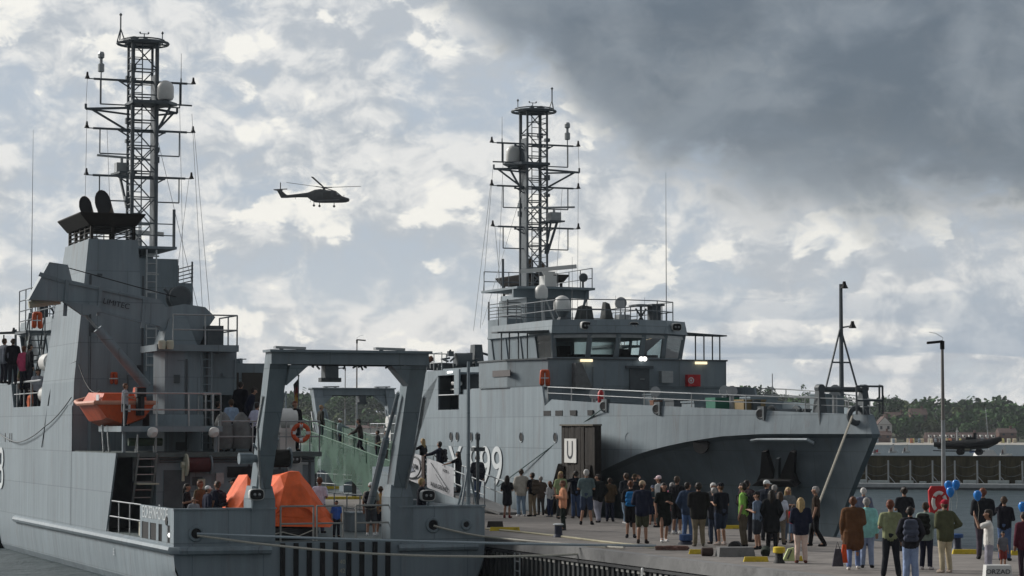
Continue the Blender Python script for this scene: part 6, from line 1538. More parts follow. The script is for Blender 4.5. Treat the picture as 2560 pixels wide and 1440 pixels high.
# ---- mooring lines
fa = Lp(-.08, -4.08, .28)
rope('mooring_line', [fa, onz(1640, 1372) + Vector((0, 0, .08))], .04, M_ropeb, 'bluish mooring line from the port stern fairlead, upper of the two across the transom', sag=.05)
rope('mooring_line', [fa + Vector((0, 0, -.05)), onz(1690, 1372) + Vector((0, 0, .05))], .036, M_rope, 'cream mooring line from the port stern fairlead, lower sagging one of the two', sag=.42)
rope('mooring_line', [Lp(-.08, 3.1, .40), onz(1215, 1346) + Vector((0, 0, .05)), onz(1560, 1374) + Vector((0, 0, .05))], .035, M_rope, 'pale mooring line from the starboard stern fairlead along the quay edge', sag=.03)
rope('mooring_line', [Rp(55.5, .55, 3.7), onz(2046, 1243, 1.0) if False else ondepth(2046, 1262, 76.2)], .042, mat('thick_cream_rope', (.46, .43, .36), .9, var=.2, scale=30), 'thick cream bow line running down from the bow fairlead')
rope('mooring_line', [Rp(43.6, hbT(43.6) + .12, 4.0), Rp(34.0, 5.0, .9)], .022, M_ropeg, 'thin dark green line slanting along the grey hull from the foredeck')
rope('mooring_line', [Lp(15.0, -4.78, 4.35), Lp(19.5, -4.85, 3.35), Lp(25.0, -4.85, 2.75), Lp(31.0, -4.8, 3.3)], .02, M_dgrey, 'dark line hanging in a curve on the side of the near ship', sag=.1)
rope('cable', [Lp(15.0, -4.62, 5.6), Lp(19.0, -4.6, 5.35), Lp(19.4, -4.72, 4.4), Lp(20.4, -4.78, 2.6)], .018, M_dgrey, 'dark cable running over the funnel side', 'cable')
rope('boat_fall', [Lp(14.9, -4.55, 5.5), Lp(12.2, -4.35, 4.55)], .02, M_black, 'dark line hanging from the funnel edge to the orange rescue boat', 'rope', sag=.4)
# ---- orange rescue boat on the near ship
rb = empty('rescue_boat', Lp(9.2, -4.15, 3.40), math.atan2(U.y, U.x)); tag(rb, 'orange rescue boat with pale gunwale stowed over the side of the near ship', 'rescue boat')
b = S()
st = []
for s_, wt, wb, zb, zt in ((0, .98, .62, .12, .72), (.5, 1.0, .66, .05, .70), (2.5, 1.02, .66, 0, .70), (3.8, .85, .45, .05, .78), (4.8, .3, .1, .3, .95), (5.0, .05, .03, .5, 1.0)):
    st.append([(s_, -wt, zt), (s_, -wb, zb + .12), (s_, 0, zb - .12), (s_, wb, zb + .12), (s_, wt, zt)])
b.loft(st, False); b.add(st[0], [tuple(range(5))]); b.build('hull', M_orange, rb)
b = S(); b.tube([(4.9, 0, .98), (3.8, -.87, .78), (2.5, -1.04, .70), (0, -1.0, .72), (0, 1.0, .72), (2.5, 1.04, .70), (3.8, .87, .78), (4.9, 0, .98)], .075, 6); b.build('gunwale', mat('faded_orange_pink', (.55, .26, .18), .6), rb)
b = S(); b.hexa([(.3, -.75, .72), (3.4, -.75, .72), (3.4, .75, .72), (.3, .75, .72), (.5, -.6, 1.02), (3.0, -.6, 1.08), (3.0, .6, 1.08), (.5, .6, 1.02)]); b.hexa([(.25, .35, .72), (.8, .35, .72), (.8, .75, .72), (.25, .75, .72), (.3, .4, 1.22), (.7, .4, 1.22), (.7, .7, 1.22), (.3, .7, 1.22)]); b.build('deck', M_orange, rb)
b = S(); b.box(-.02, 0, -.15, .15, .42, .66); b.box(.5, .9, -.78, -.755, .78, .98); b.build('plate', M_txt, rb)
b = S(); b.bar((-.1, .45, .3), (-.1, .45, .95), .14, 8); b.box(-.3, 0, .3, .6, .9, 1.2); b.build('outboard_engine', M_black, rb)
b = S(); b.bar((1, -.55, .0), (1.1, -.45, -1.1), .04); b.bar((1.4, -.3, .0), (1.4, -.2, -1.1), .04); b.build('chock', M_steel, rb)
dk('person in striped top holding the rail beside the orange rescue boat', 312, 8.6, 3.36, 1.36, 100, top=('tshirt', (130, 130, 136)), bot=('trousers', (32, 36, 40)), hair=('short', 'auburn'), arms=('bent', 'fwd'))
# ---- orange raft tent on the after deck
tb = empty('life_raft', Lp(3.1, -1.25, 0), math.atan2(U.y, U.x)); tag(tb, 'inflated orange tented life raft on black tubes on the after deck', 'life raft')
b = S(); out0 = [(572, 1298), (574, 1264), (590, 1236), (603, 1208), (617, 1186), (636, 1212), (660, 1236), (676, 1240), (682, 1212), (702, 1187), (724, 1180), (747, 1177), (762, 1196), (776, 1212), (790, 1234), (806, 1262), (822, 1282), (838, 1304)]
random.seed(14); rings = []
for s_, kz, kw in ((-1.45, .45, .80), (-1.15, .78, .92), (-.75, 1.0, 1.0), (.2, .98, 1.0), (1.0, .72, .95), (1.45, .35, .8)):
    rg = []
    for q in out0:
        p = sp('L', *q, s=2.3); w_ = p.y + 1.25; z_ = max(.26, p.z); rg.append((s_ + random.uniform(-.06, .06), w_ * kw + random.uniform(-.03, .03), .26 + (z_ - .26) * kz + random.uniform(-.03, .03)))
    rings.append(rg)
b.loft(rings, False, True); b.build('canopy', M_tent, tb)
b = S(); b.torus((0, 0, .16), (0, 0, 1), 1.52, .17, 28, 8); b.build('tube', M_black, tb, True)
b = S(); b.tube([(-.82, -.45, 1.72), (-.86, -.1, 1.70), (-.98, -.02, 1.45), (-1.38, .0, .7)], .035, 6); b.tube([(-.9, .6, 1.1), (-1.0, .8, 1.0)], .03, 6); b.build('piping', mat('pale_orange_tape', (.75, .32, .24), .7), tb)
b = S(); b.tube([(-1.7, -.9, .28), (-1.82, -.4, .12), (-1.82, .1, .22), (-1.8, .6, .1), (-1.5, 1.1, .25)], .018, 5); b.build('grab_line', M_rope, tb)
# ---- life rings and small orange things
def liferingat(c, ax, rr, label, m=M_orange):
    t_ = empty('life_ring', c); tag(t_, label, 'life ring')
    MB().torus((0, 0, 0), ax, rr, rr * .28, 24, 8).build('ring', m, t_, True)
    ax = Vector(ax).normalized(); a = ax.orthogonal().normalized(); bb = ax.cross(a); b = MB()
    for i in range(4):
        d = a * math.cos(.8 + i * 1.57) + bb * math.sin(.8 + i * 1.57); b.bar(d * rr * .94 - d.cross(ax) * .05, d * rr * .94 + d.cross(ax) * .05, rr * .30, 8); b.build('band', M_txt, t_); b = MB()
pL = sp('L', 752, 1082, s=8.22); liferingat(sw('L', pL), (.3, -1, 0), .26, 'orange life ring on the upper deck rail beside the gantry leg')
pR = sp('R', 1362, 944, s=37.1); 
def vest(p, label, hh=.55):
    t_ = empty('life_jacket', p); tag(t_, label, 'life jacket'); b = MB()
    capsule(b, (-.10, 0, -.2), .09, (-.09, 0, .2), .08); capsule(b, (.10, 0, -.22), .09, (.09, 0, .2), .08); capsule(b, (-.06, 0, .22), .06, (.06, 0, .22), .06); b.v = [tuple(Vector(v) * (hh / .6)) for v in b.v]; b.build('vest', M_orange, t_, True)
    b = MB(); b.beam((-.16, -.085, -.02), (.16, -.085, -.02), .02, .04); b.build('belt', M_txt, t_)
vest(sw('R', pR) + Vector((0, -.1, 0)), 'orange life jacket hanging on the bridge wing corner', .7)
vest(sw('R', sp('R', 1118, 1010, w=3.5)) + Vector((0, -.15, 0)), 'orange life jacket hanging inside the side opening', .9)
vest(sw('L', sp('L', 93, 800, s=21)), 'red orange bag hanging under the crane tip by the funnel', .65)
vest(sw('L', sp('L', 285, 945, s=14.8)), 'orange hook gear hanging on the funnel aft wall', .45)
def crate(px, py, s, dx, dz, m, label):
    p_ = sp('R', px, py, s=s); t_ = empty('crate', sw('R', (p_.x, p_.y, 3.1)), math.atan2(-U.y, -U.x)); tag(t_, label, 'crate'); h_ = p_.z - 3.1
    MB().box(-dx, dx, -dx * 1.2, dx * 1.2, 0, h_).build('crate_body', m, t_)
    b = MB(); b.box(-dx - .03, dx + .03, -dx * 1.25, dx * 1.25, h_, h_ + dz)
    b.build('lid', m, t_)
crate(1805, 1001, 48.5, .38, .10, mat('green_crate_plastic', (.03, .16, .11), .6), 'green plastic crate on the foredeck behind the bow rail')
crate(1875, 1003, 49.8, .36, .06, mat('plywood', (.28, .21, .11), .8), 'light brown wooden crate on the foredeck right of the green one')
crate(1640, 1004, 45.0, .15, .05, M_rust, 'small rust brown box on the foredeck behind the rail')
t_ = empty('fire_extinguisher', sw('R', sp('R', 1502, 1008, s=42))); tag(t_, 'red extinguisher on the foredeck behind the rail', 'fire extinguisher')
b = MB(); b.lathe([(.1, 0), (.12, .04), (.12, .4), (.05, .5)], (0, 0, 0), (0, 0, 1), 12); b.build('bottle', M_red, t_, True)
b = MB(); b.bar((0, 0, .48), (0, 0, .56), .03); b.beam((0, 0, .56), (.1, 0, .6), .03, .03); b.build('valve', M_black, t_)
# ---- gangway with banners
GA = onz(1262, 1286) + Vector((0, 0, .04)); 
def gang_t(px):
    q = (px - 1280) / 6000; return (q * GA.y - GA.x) / (U.x - q * U.y)
def gang_floor(t): return GA + U * t + Vector((0, 0, .06 + .113 * max(0, t)))
gw = empty('gangway', GA); tag(gw, 'grey boarding gangway with white banners rising from the quay to the far left', 'gangway')
G = lambda t, o_, z: gang_floor(t) - GA + V * o_ + Vector((0, 0, z))
b = MB(); b.hexa([G(-.6, -.45, -.10), G(-.6, .45, -.10), G(10.6, .45, -.10), G(10.6, -.45, -.10), G(-.6, -.45, 0), G(-.6, .45, 0), G(10.6, .45, 0), G(10.6, -.45, 0)]); b.build('walkway', mat('grey_walkway', (.22, .22, .22), .8), gw)
b = MB()
for o_ in (-.45, .45):
    for z_ in (1.0, .5): b.bar(G(1, o_, z_), G(10.6, o_, z_), .025)
    for k in range(9): b.bar(G(1 + k * 1.2, o_, 0), G(1 + k * 1.2, o_, 1.0), .025)
b.build('handrail', M_steel, gw)
b = MB(); b.hexa([G(10.6, -.9, -1.3), G(10.6, .9, -1.3), G(13.5, .9, -1.3), G(13.5, -.9, -1.3), G(10.6, -.9, 0), G(10.6, .9, 0), G(13.5, .9, 0), G(13.5, -.9, 0)]); b.build('landing', M_grey, gw)
M_ban = mat('white_banner_cloth', (.56, .57, .60), .8, var=.08, scale=3, bump=.5, bscale=2.5)
def banner(t0, t1, label, o_=-.50, z0=-.08, z1=1.12):
    o0 = gang_floor(t0) + V * o_; t_ = empty('banner', o0); tag(t_, label, 'banner', 'white banners on the gangway')
    q = lambda t, z: gang_floor(t) + V * o_ + Vector((0, 0, z)) - o0
    b = MB(); n = 10; top = []; bot = []
    for i in range(n + 1):
        t = t0 + (t1 - t0) * i / n; wv = V * (.02 * math.sin(i * 1.3)); top.append(q(t, z1) + wv); bot.append(q(t, z0) + wv)
    b.loft([bot, top], False); b.build('sheet', M_ban, t_); return t_, q
ta, tb_, tc, td = gang_t(1164), gang_t(1096), gang_t(1087), gang_t(1026)
bn, q = banner(ta, tb_, 'right white banner on the gangway with KALKGRUND lettering along its foot')
xd = (q(ta, 0) - q(tb_, 0)); mid = (ta + tb_) / 2
text('banner_lettering', 'KALKGRUND', .26, M_txtd, bn, q(mid, .14) - V * .045, xd, (0, 0, 1), sx=1.3)
text('banner_lettering', 'FGTB', .17, M_txtd, bn, q(mid - .7, .88) - V * .045, xd, (0, 0, 1), sx=1.3)
b = MB(); b.bar(q(tb_ - .6, 1.0) - V * .04, q(ta + .5, .18) - V * .04, .012, 4); b.bar(q(tb_ - 1.2, .6) - V * .04, q(ta + 1.2, .25) - V * .04, .008, 4); b.build('seam', M_dgrey, bn)
b = MB(); b.hexa([q(tb_ + .15, -.9) - V * .06, q(tb_ + .5, -.9) - V * .06, q(tb_ + .5, -.9) - V * .03, q(tb_ + .15, -.9) - V * .03, q(tb_ + .15, 1.15) - V * .06, q(tb_ + .5, 1.15) - V * .06, q(tb_ + .5, 1.15) - V * .03, q(tb_ + .15, 1.15) - V * .03]); b.build('name_ribbon', mat('dark_brown_ribbon', (.05, .03, .025), .8), bn)
bn, q = banner(tc + .1, td, 'left white banner on the gangway with a round dark emblem')
mid = (tc + td) / 2 - .2; c_ = q(mid, .52) - V * .05; ux = (U).normalized(); uz = Vector((0, 0, 1))
b = MB()
n = 26; ro = [c_ + ux * (math.cos(2 * math.pi * i / n) * 1.18) + uz * (math.sin(2 * math.pi * i / n) * .47) for i in range(n + 1)]
b.tube(ro, .035, 5); b.tube([c_ + ux * .7 + uz * .30, c_ - ux * .1 + uz * .16, c_ - ux * .55 + uz * .02], .02, 5)
b.prism([c_ - ux * .2 + uz * .12, c_ - ux * .62 + uz * .12, c_ - ux * .66 - uz * .05, c_ - ux * .35 - uz * .06], -V * .01); b.build('emblem', M_txtd, bn)
b = MB(); b.prism([c_ + ux * .72 + uz * .2, c_ + ux * .1 + uz * .16, c_ - ux * .2 - uz * .05, c_ - ux * .4 - uz * .16, c_ + ux * .3 - uz * .22, c_ + ux * .7 - uz * .1], -V * .006); b.build('emblem_bird', mat('pale_blue_grey_print', (.22, .24, .30), .8), bn)
for px, h_, yaw, lab, kw in ((1058, 1.68, -60, 'blond woman in black top at the top of the gangway behind the left banner', dict(top=('tshirt', BK), bot=('trousers', BK), hair=('long', 'blond'), arms=('reach', 'down'))),
        (1100, 1.80, -75, 'dark haired man in navy jacket with backpack climbing the gangway', dict(top=('jacket', (30, 32, 44)), bot=('trousers', NV), hair=('short', 'dark'), arms=('reach', 'down'), head=20)),
        (1146, 1.66, -70, 'dark haired girl in black top stretching her arm forward on the gangway', dict(top=('tshirt', BK), bot=('trousers', (40, 44, 50)), hair=('long', 'dark'), arms=('reach', 'down'))),
        (1194, 1.78, -20, 'man in dark jacket and blue jeans low on the gangway behind the flagstaff', dict(top=('jacket', (28, 30, 38)), bot=('trousers', (56, 70, 96)), hair=('short', 'dark'), arms=('bent', 'down'), legs='step'))):
    p = person(lab, gang_floor(gang_t(px)), h_, yaw, group='people on the gangway', **kw)
    if px in (1100, 1194): backpack(p, (38, 38, 44), 'dark backpack on the man climbing the gangway' if px == 1100 else 'dark backpack on the man low on the gangway', h_, .95)
# ---- farther gangway wrapped in green netting
NB = Vector((-7.1, 113.0, 0)); nf = lambda t: NB + U * t + Vector((0, 0, 1.95 + .105 * t))
ng = empty('gangway', NB); tag(ng, 'far gangway wrapped in green safety netting seen through the big gantry', 'gangway')
Nn = lambda t, o_, z: nf(t) - NB + V * o_ + Vector((0, 0, z))
def net_mat():
    m = bpy.data.materials.new('green_netting'); m.use_nodes = True; nt = m.node_tree; N = nt.nodes.new; L = nt.links.new; p_ = nt.nodes['Principled BSDF']
    p_.inputs['Base Color'].default_value = (.022, .085, .055, 1); p_.inputs['Roughness'].default_value = .8
    t = N('ShaderNodeBsdfTransparent'); mx = N('ShaderNodeMixShader'); tc = N('ShaderNodeTexCoord'); n = N('ShaderNodeTexNoise'); n.inputs['Scale'].default_value = 1.1; n.inputs['Detail'].default_value = 5; L(tc.outputs['Object'], n.inputs['Vector'])
    mr = N('ShaderNodeMapRange'); mr.inputs[1].default_value = .35; mr.inputs[2].default_value = .62; mr.inputs[3].default_value = .55; mr.inputs[4].default_value = .96; L(n.outputs[0], mr.inputs[0])
    L(mr.outputs[0], mx.inputs[0]); L(t.outputs[0], mx.inputs[1]); L(p_.outputs[0], mx.inputs[2]); L(mx.outputs[0], nt.nodes['Material Output'].inputs[0]); return m
M_net = net_mat()
for o_, z1, z0 in ((-.55, .55, -1.35), (.55, .95, -.6)):
    b = MB(); n = 22; tp = []; md = []; bt = []
    random.seed(6 + int(o_ * 10))
    for i in range(n + 1):
        t = -6.0 + 14.2 * i / n; w1 = V * random.uniform(-.05, .05)
        tp.append(Nn(t, o_, z1 + random.uniform(-.03, .03))); md.append(Nn(t, o_, (z0 + z1) / 2) + w1); bt.append(Nn(t, o_, z0 + .25 * math.sin(i * .9)) + w1)
    b.loft([bt, md, tp], False); b.build('safety_net', M_net, ng)
b = MB(); b.hexa([Nn(-6, -.5, -.12), Nn(-6, .5, -.12), Nn(8.4, .5, -.12), Nn(8.4, -.5, -.12), Nn(-6, -.5, 0), Nn(-6, .5, 0), Nn(8.4, .5, 0), Nn(8.4, -.5, 0)])
for k in range(4): b.beam(Nn(-5 + k * 4, .5, -.1), Nn(-3 + k * 4, .5, -1.3), .08, .08); b.beam(Nn(-1 + k * 4, .5, -.1) if k < 2 else Nn(7, .5, -.1), Nn(-3 + k * 4, .5, -1.3), .08, .08)
b.build('walkway', mat('green_grey_steel', (.10, .14, .12), .7), ng)
b = MB()
for o_ in (-.55, .55):
    for z_ in (1.0, .5): b.bar(Nn(-6, o_, z_), Nn(8.3, o_, z_), .028)
    for k in range(9): b.bar(Nn(-6 + k * 1.75, o_, 0), Nn(-6 + k * 1.75, o_, 1.0), .025)
b.build('handrail', mat('green_rail', (.06, .14, .10), .6), ng)
b = MB()
for k in (-5.5, 1, 7.5): b.box(*sorted((Nn(k, 0, 0).x - .1, Nn(k, 0, 0).x + .1)), Nn(k, 0, 0).y - .1, Nn(k, 0, 0).y + .1, 0, Nn(k, 0, 0).z - .1)
b.build('trestle', M_dgrey, ng)
def net_t(px):
    q = (px - 1280) / 6000; return (q * NB.y - NB.x) / (U.x - q * U.y)
for px, h_, yaw, lab, kw in ((803, 1.78, 60, 'man in dark jacket with rucksack at the top of the green netted gangway', dict(top=('jacket', (40, 40, 36)), bot=('trousers', NV), hair=('cap', (120, 96, 70)))),
        (850, 1.45, 100, 'child in white helmet on the green netted gangway', dict(top=('jacket', (110, 122, 124)), bot=('trousers', NV), hair=('cap', (176, 186, 204)), arms=('reach', 'down'))),
        (903, 1.78, -85, 'man in dark brown sweater walking up the green netted gangway', dict(top=('long', (46, 40, 38)), bot=('trousers', (30, 30, 38)), hair=('short', 'dark'), arms=('fwd', 'fwd'), legs='step', lean=8)),
        (945, 1.5, -80, 'person in dark top low on the green netted gangway', dict(top=('jacket', (44, 44, 46)), bot=('trousers', NV), hair=('short', 'dark'), arms=('down', 'down'))),
        (967, 1.62, -90, 'person in beige top at the foot of the green netted gangway', dict(top=('long', (112, 110, 92)), bot=('trousers', (70, 66, 60)), hair=('short', 'brown'), arms=('fwd', 'fwd')))):
    person(lab, nf(net_t(px)), h_, yaw, group='people on the far gangway', **kw)
# clutter on the quay farther back: crates, pallets, yellow barrier
random.seed(31)
for px, fy, ln, hh, m, nm, lab in ((650, 1238, 1, .3, M_conc, 'concrete_block', None), (840, 1222, 1.7, .14, M_yellow, 'yellow_timber', 'long yellow edge timber far back on the quay behind the after deck'), (870, 1248, 2.2, .12, M_yellow, 'yellow_timber', 'yellow edge timber behind the man in the white tshirt'),
        (1120, 1252, 1.6, .14, M_yellow, 'yellow_timber', 'yellow edge timber under the white banner'), (905, 1205, 1.3, .35, M_ropeb, 'supply_box', 'pale blue box on the quay under the green netting'), (845, 1203, .9, .25, M_rust, 'supply_box', 'rust brown box on the quay left of the pale blue box')):
    if lab: kerb(px, fy, ln, lab, 0, hh, m, nm, 'timber bar' if m is M_yellow else 'box', .35)
# ---- timber fender tower with the U board
fo = 9.5; t0_, t1_ = 34.4, 37.6
ft = empty('fender_tower', Qp(36, fo)); tag(ft, 'dark timber fender tower on the quay edge against the hull with a white U board', 'fender tower')
M_dol = mat('brown_black_timber', (.024, .020, .017), .9, var=.6, scale=2.5, stretch=(3, 3, .25), bump=.5, bscale=5, dark=(.02, .02, .02), dscale=1.2)
b = MB(); random.seed(12)
F_ = lambda t, o_, z: Qp(t, o_, z) - Qp(36, fo)
k_ = 10
for i in range(k_):
    a_ = t0_ + (t1_ - t0_) * i / k_; c2 = t0_ + (t1_ - t0_) * (i + .94) / k_; j = random.uniform(-.03, .03)
    b.hexa([F_(a_, fo - .15 + j, 0), F_(c2, fo - .15 + j, 0), F_(c2, fo + .12, 0), F_(a_, fo + .12, 0)] + [F_(a_, fo - .15 + j, 3.38), F_(c2, fo - .15 + j, 3.38), F_(c2, fo + .12, 3.38), F_(a_, fo + .12, 3.38)])
pn_ = b.build('planking', M_dol, ft); 
b = MB(); b.hexa([F_(t0_, fo - .22, 3.38), F_(t1_, fo - .22, 3.38), F_(t1_, fo + .15, 3.38), F_(t0_, fo + .15, 3.38), F_(t0_, fo - .22, 3.44), F_(t1_, fo - .22, 3.44), F_(t1_, fo + .15, 3.44), F_(t0_, fo + .15, 3.44)]); b.build('cap', mat('weathered_cap', (.12, .11, .09), .9), ft)
b = MB(); b.beam(F_(37.9, fo - .5, 0), F_(37.4, fo - .15, 1.9), .3, .3); b.beam(F_(34.6, fo - .6, 0), F_(34.8, fo - .15, 1.9), .25, .25); b.beam(F_(36.2, fo - .7, 0), F_(36.2, fo - .15, 1.6), .25, .25); b.build('brace', M_dol, ft)
sgn = empty('sign_board', Qp(36.3, fo - .2, 2.2)); tag(sgn, 'white board with a tall black letter U on the timber fender tower', 'sign')
sF = lambda t, z: Qp(t, fo - .2, z) - Qp(36.3, fo - .2, 2.2)
ts0, ts1 = 35.95, 37.1
b = MB(); b.hexa([sF(ts0, 1.99) - V * 0, sF(ts1, 1.99), sF(ts1, 1.99) - V * .03, sF(ts0, 1.99) - V * .03, sF(ts0, 2.9), sF(ts1, 2.9), sF(ts1, 2.9) - V * .03, sF(ts0, 2.9) - V * .03]); b.build('board', M_white, sgn)
text('letter', 'U', .98, M_txtd, sgn, sF((ts0 + ts1) / 2 + .02, 2.44) - V * .036, -U, (0, 0, 1), sx=.95)
# ---- lamp posts
def lamp_post(px, fy, ytop, label, head=-1, hl=.42, r_=.065, base=None):
    p_ = base if base is not None else onz(px, fy); D = p_.y; zt = ondepth(px, ytop, D).z
    t_ = empty('lamp_post', p_); tag(t_, label, 'lamp post')
    b = MB(); b.bar((0, 0, 0), (0, 0, 1.2), r_ * 1.25, 10); b.bar((0, 0, 1.2), (0, 0, zt * .62), r_ * 1.1, 10, r_ * .85); b.build('lower_post', M_steel, t_, True)
    b = MB(); b.bar((0, 0, zt * .62), (0, 0, zt), r_ * .8, 10, r_ * .6); b.build('post', mat('weathered_zinc', (.22, .21, .20), .5, metal=.4), t_, True)
    b = MB(); b.prism([(0, -.08, zt - .02), (head * hl * .45, -.10, zt - .04), (head * hl, -.06, zt - .06), (head * hl, .06, zt - .06), (head * hl * .45, .10, zt - .04), (0, .08, zt - .02)], (0, 0, .07)); b.bar((0, 0, zt - .2), (0, 0, zt + .03), r_ * .95, 8); b.build('lamp_head', M_black, t_)
    b = MB(); b.tube([(0, 0, zt), (.02 * -head, 0, zt + .12), (head * .18, 0, zt + .24), (head * .36, 0, zt + .27)], .006, 4); b.build('bird_wire', M_dgrey, t_)
    return t_
lamp_post(2361, 1372, 855, 'tall grey lamp post at the water edge right of the bow')
lamp_post(891, 1215, 850, 'tall slim lamp post on the far quay seen through the big gantry', 1, .5, .055)
lamp_post(862, 1190, 920, 'shorter thin lamp post far back on the quay', -1, .5, .045)
lb = empty('lifebuoy_housing', ondepth(2348, 1254, 65.5)); tag(lb, 'red lifebuoy housing with white ring on the lamp post', 'lifebuoy housing')
b = MB(); pr = [(-.25, -.34), (-.28, .30), (-.20, .42), (.20, .42), (.28, .30), (.25, -.34), (.16, -.44), (-.16, -.44)]
b.prism([(x, 0, z) for x, z in pr], (0, .16, 0)); b.build('shell', M_red, lb)
b = MB(); rg = []
n = 24
for i in range(n + 1):
    a = 2 * math.pi * i / n; c = Vector((math.cos(a) * .165, -.02, math.sin(a) * .25 - .01)); d = Vector((math.cos(a), 0, math.sin(a))); rg.append([c + d * .052 * math.cos(2 * math.pi * k / 8) + Vector((0, -.05, 0)) * math.sin(2 * math.pi * k / 8) for k in range(8)])
b.loft(rg, True); b.build('ring', M_white, lb, True)
b = MB(); 
for a in (.9, 2.6, 4.2):
    c = Vector((math.cos(a) * .165, -.02, math.sin(a) * .25 - .01)); b = MB(); b.sphere(c, .062, 8); b.build('band', M_red, lb)
M_bal = mat('blue_balloon_rubber', (.02, .20, .60), .25, var=.05)
for px, py, D, lab in ((2371, 1214, 60, 'blue balloon, left one of the cluster above the red housing'), (2390, 1212, 60.3, 'blue balloon, right one of the cluster above the red housing'), (2376, 1230, 59.8, 'blue balloon, lowest one of the cluster above the red housing'), (2444, 1239, 58, 'blue balloon beside the red haired man in leather'), (2557, 1268, 54, 'blue balloon cut by the right edge')):
    t_ = empty('balloon', ondepth(px, py, D)); tag(t_, lab, 'balloon')
    b = MB(); b.lathe([(.004, -.14), (.05, -.11), (.095, -.03), (.105, .04), (.075, .105), (.02, .125)], (0, 0, 0), (0, 0, 1), 14); b.build('skin', M_bal, t_, True)
    b = MB(); b.tube([(0, 0, -.14), (.03, 0, -.35), (.0, 0, -.6)], .003, 4); b.build('string', M_rope, t_)
# ---- bags
def bag(px, py, D, w_, h_, rgb, label):
    t_ = empty('shopping_bag', ondepth(px, py, D)); tag(t_, label, 'shopping bag')
    b = MB(); b.hexa([(-w_ / 2, -.05, -h_ / 2), (w_ / 2, -.05, -h_ / 2), (w_ / 2, .05, -h_ / 2), (-w_ / 2, .05, -h_ / 2), (-w_ * .22, -.03, h_ / 2), (w_ * .3, -.03, h_ / 2), (w_ * .3, .03, h_ / 2), (-w_ * .22, .03, h_ / 2)]); b.build('sack', cloth(rgb), t_)
    b = MB(); b.tube([(-w_ * .15, 0, h_ / 2), (.0, 0, h_ / 2 + .16), (w_ * .2, 0, h_ / 2)], .01, 5); b.build('handle', M_black, t_)
bag(2094, 1394, 55.2, .26, .40, (62, 60, 66), 'dark grey shopping bag carried by the woman in the brown coat')
bag(2110, 1384, 55.5, .16, .42, (196, 72, 40), 'orange shopping bag carried by the woman in the brown coat')
bag(2238, 1338, 54.6, .26, .22, (36, 44, 50), 'dark shoulder bag at the hip of the man in the olive polo shirt')
# ---- white stand, small boat below the quay
t_ = empty('display_box', onz(2494, 1478)); tag(t_, 'white box with dark lettering at the bottom right edge', 'box')
b = MB(); b.hexa([(-.30, -.2, 0), (.30, -.2, 0), (.30, .2, 0), (-.30, .2, 0), (-.25, -.16, .53), (.25, -.16, .53), (.25, .16, .53), (-.25, .16, .53)]); b.build('box_body', M_white, t_)
text('box_lettering', 'ORZAD', .13, M_txtd, t_, Vector((-.02, -.187, .40)), (1, 0, 0), (0, .085, 1), sx=1.1)
mb_ = empty('motorboat', (3.1, 49.0, -1.5), R(100)); tag(mb_, 'white motorboat below the quay, only its roof and white lamp ring in view', 'motorboat')
b = MB(); st = []
for x, w_, z_ in ((-2.2, .9, .6), (0, 1.0, .62), (1.6, .75, .72), (2.6, .05, .85)): st.append([(x, -w_, z_), (x, -w_ * .7, 0), (x, 0, -.2), (x, w_ * .7, 0), (x, w_, z_)])
b.loft(st, False); b.add(st[0], [tuple(range(5))]); b.build('hull', M_white, mb_)
b = MB(); b.hexa([(-1, -.7, .55), (1, -.7, .55), (1, .7, .55), (-1, .7, .55), (-.8, -.55, 1.66), (.6, -.55, 1.66), (.6, .55, 1.66), (-.8, .55, 1.66)]); b.build('cabin', M_white, mb_)
b = MB(); b.torus((.4, .38, 1.86), (.3, 1, .1), .07, .025, 14, 6); b.bar((.4, .38, 1.66), (.4, .38, 1.8), .015); b.build('lamp_ring', M_white, mb_)
# ---- flag far back
p_ = ondepth(742, 1000, 150); t_ = empty('flag', p_); tag(t_, 'drooping black red and gold flag on a staff seen through the big gantry', 'flag')
b = MB(); b.bar((.1, 0, -3), (.1, 0, 1.5), .04); b.sphere((.1, 0, 1.52), .07, 8); b.build('staff', M_dgrey, t_)
for i, (c, nm) in enumerate((((.015, .015, .018), 'black_stripe'), ((.16, .02, .02), 'red_stripe'), ((.45, .26, .04), 'gold_stripe'))):
    b = MB(); z1 = 1.35 - i * .42; rows = []
    for z_, w_ in ((z1, .04 + .16 * (i > 0) * .5), (z1 - .3, .30 - .04 * i), (z1 - .75, .25 - .03 * i)):
        rows.append([(.08, 0, z_), (.08 - w_ * .5, .06, z_ - .03), (.08 - w_, -.03, z_ - .08)])
    b.loft(rows, False); b.build(nm, mat('flag_' + nm, c, .9), t_)
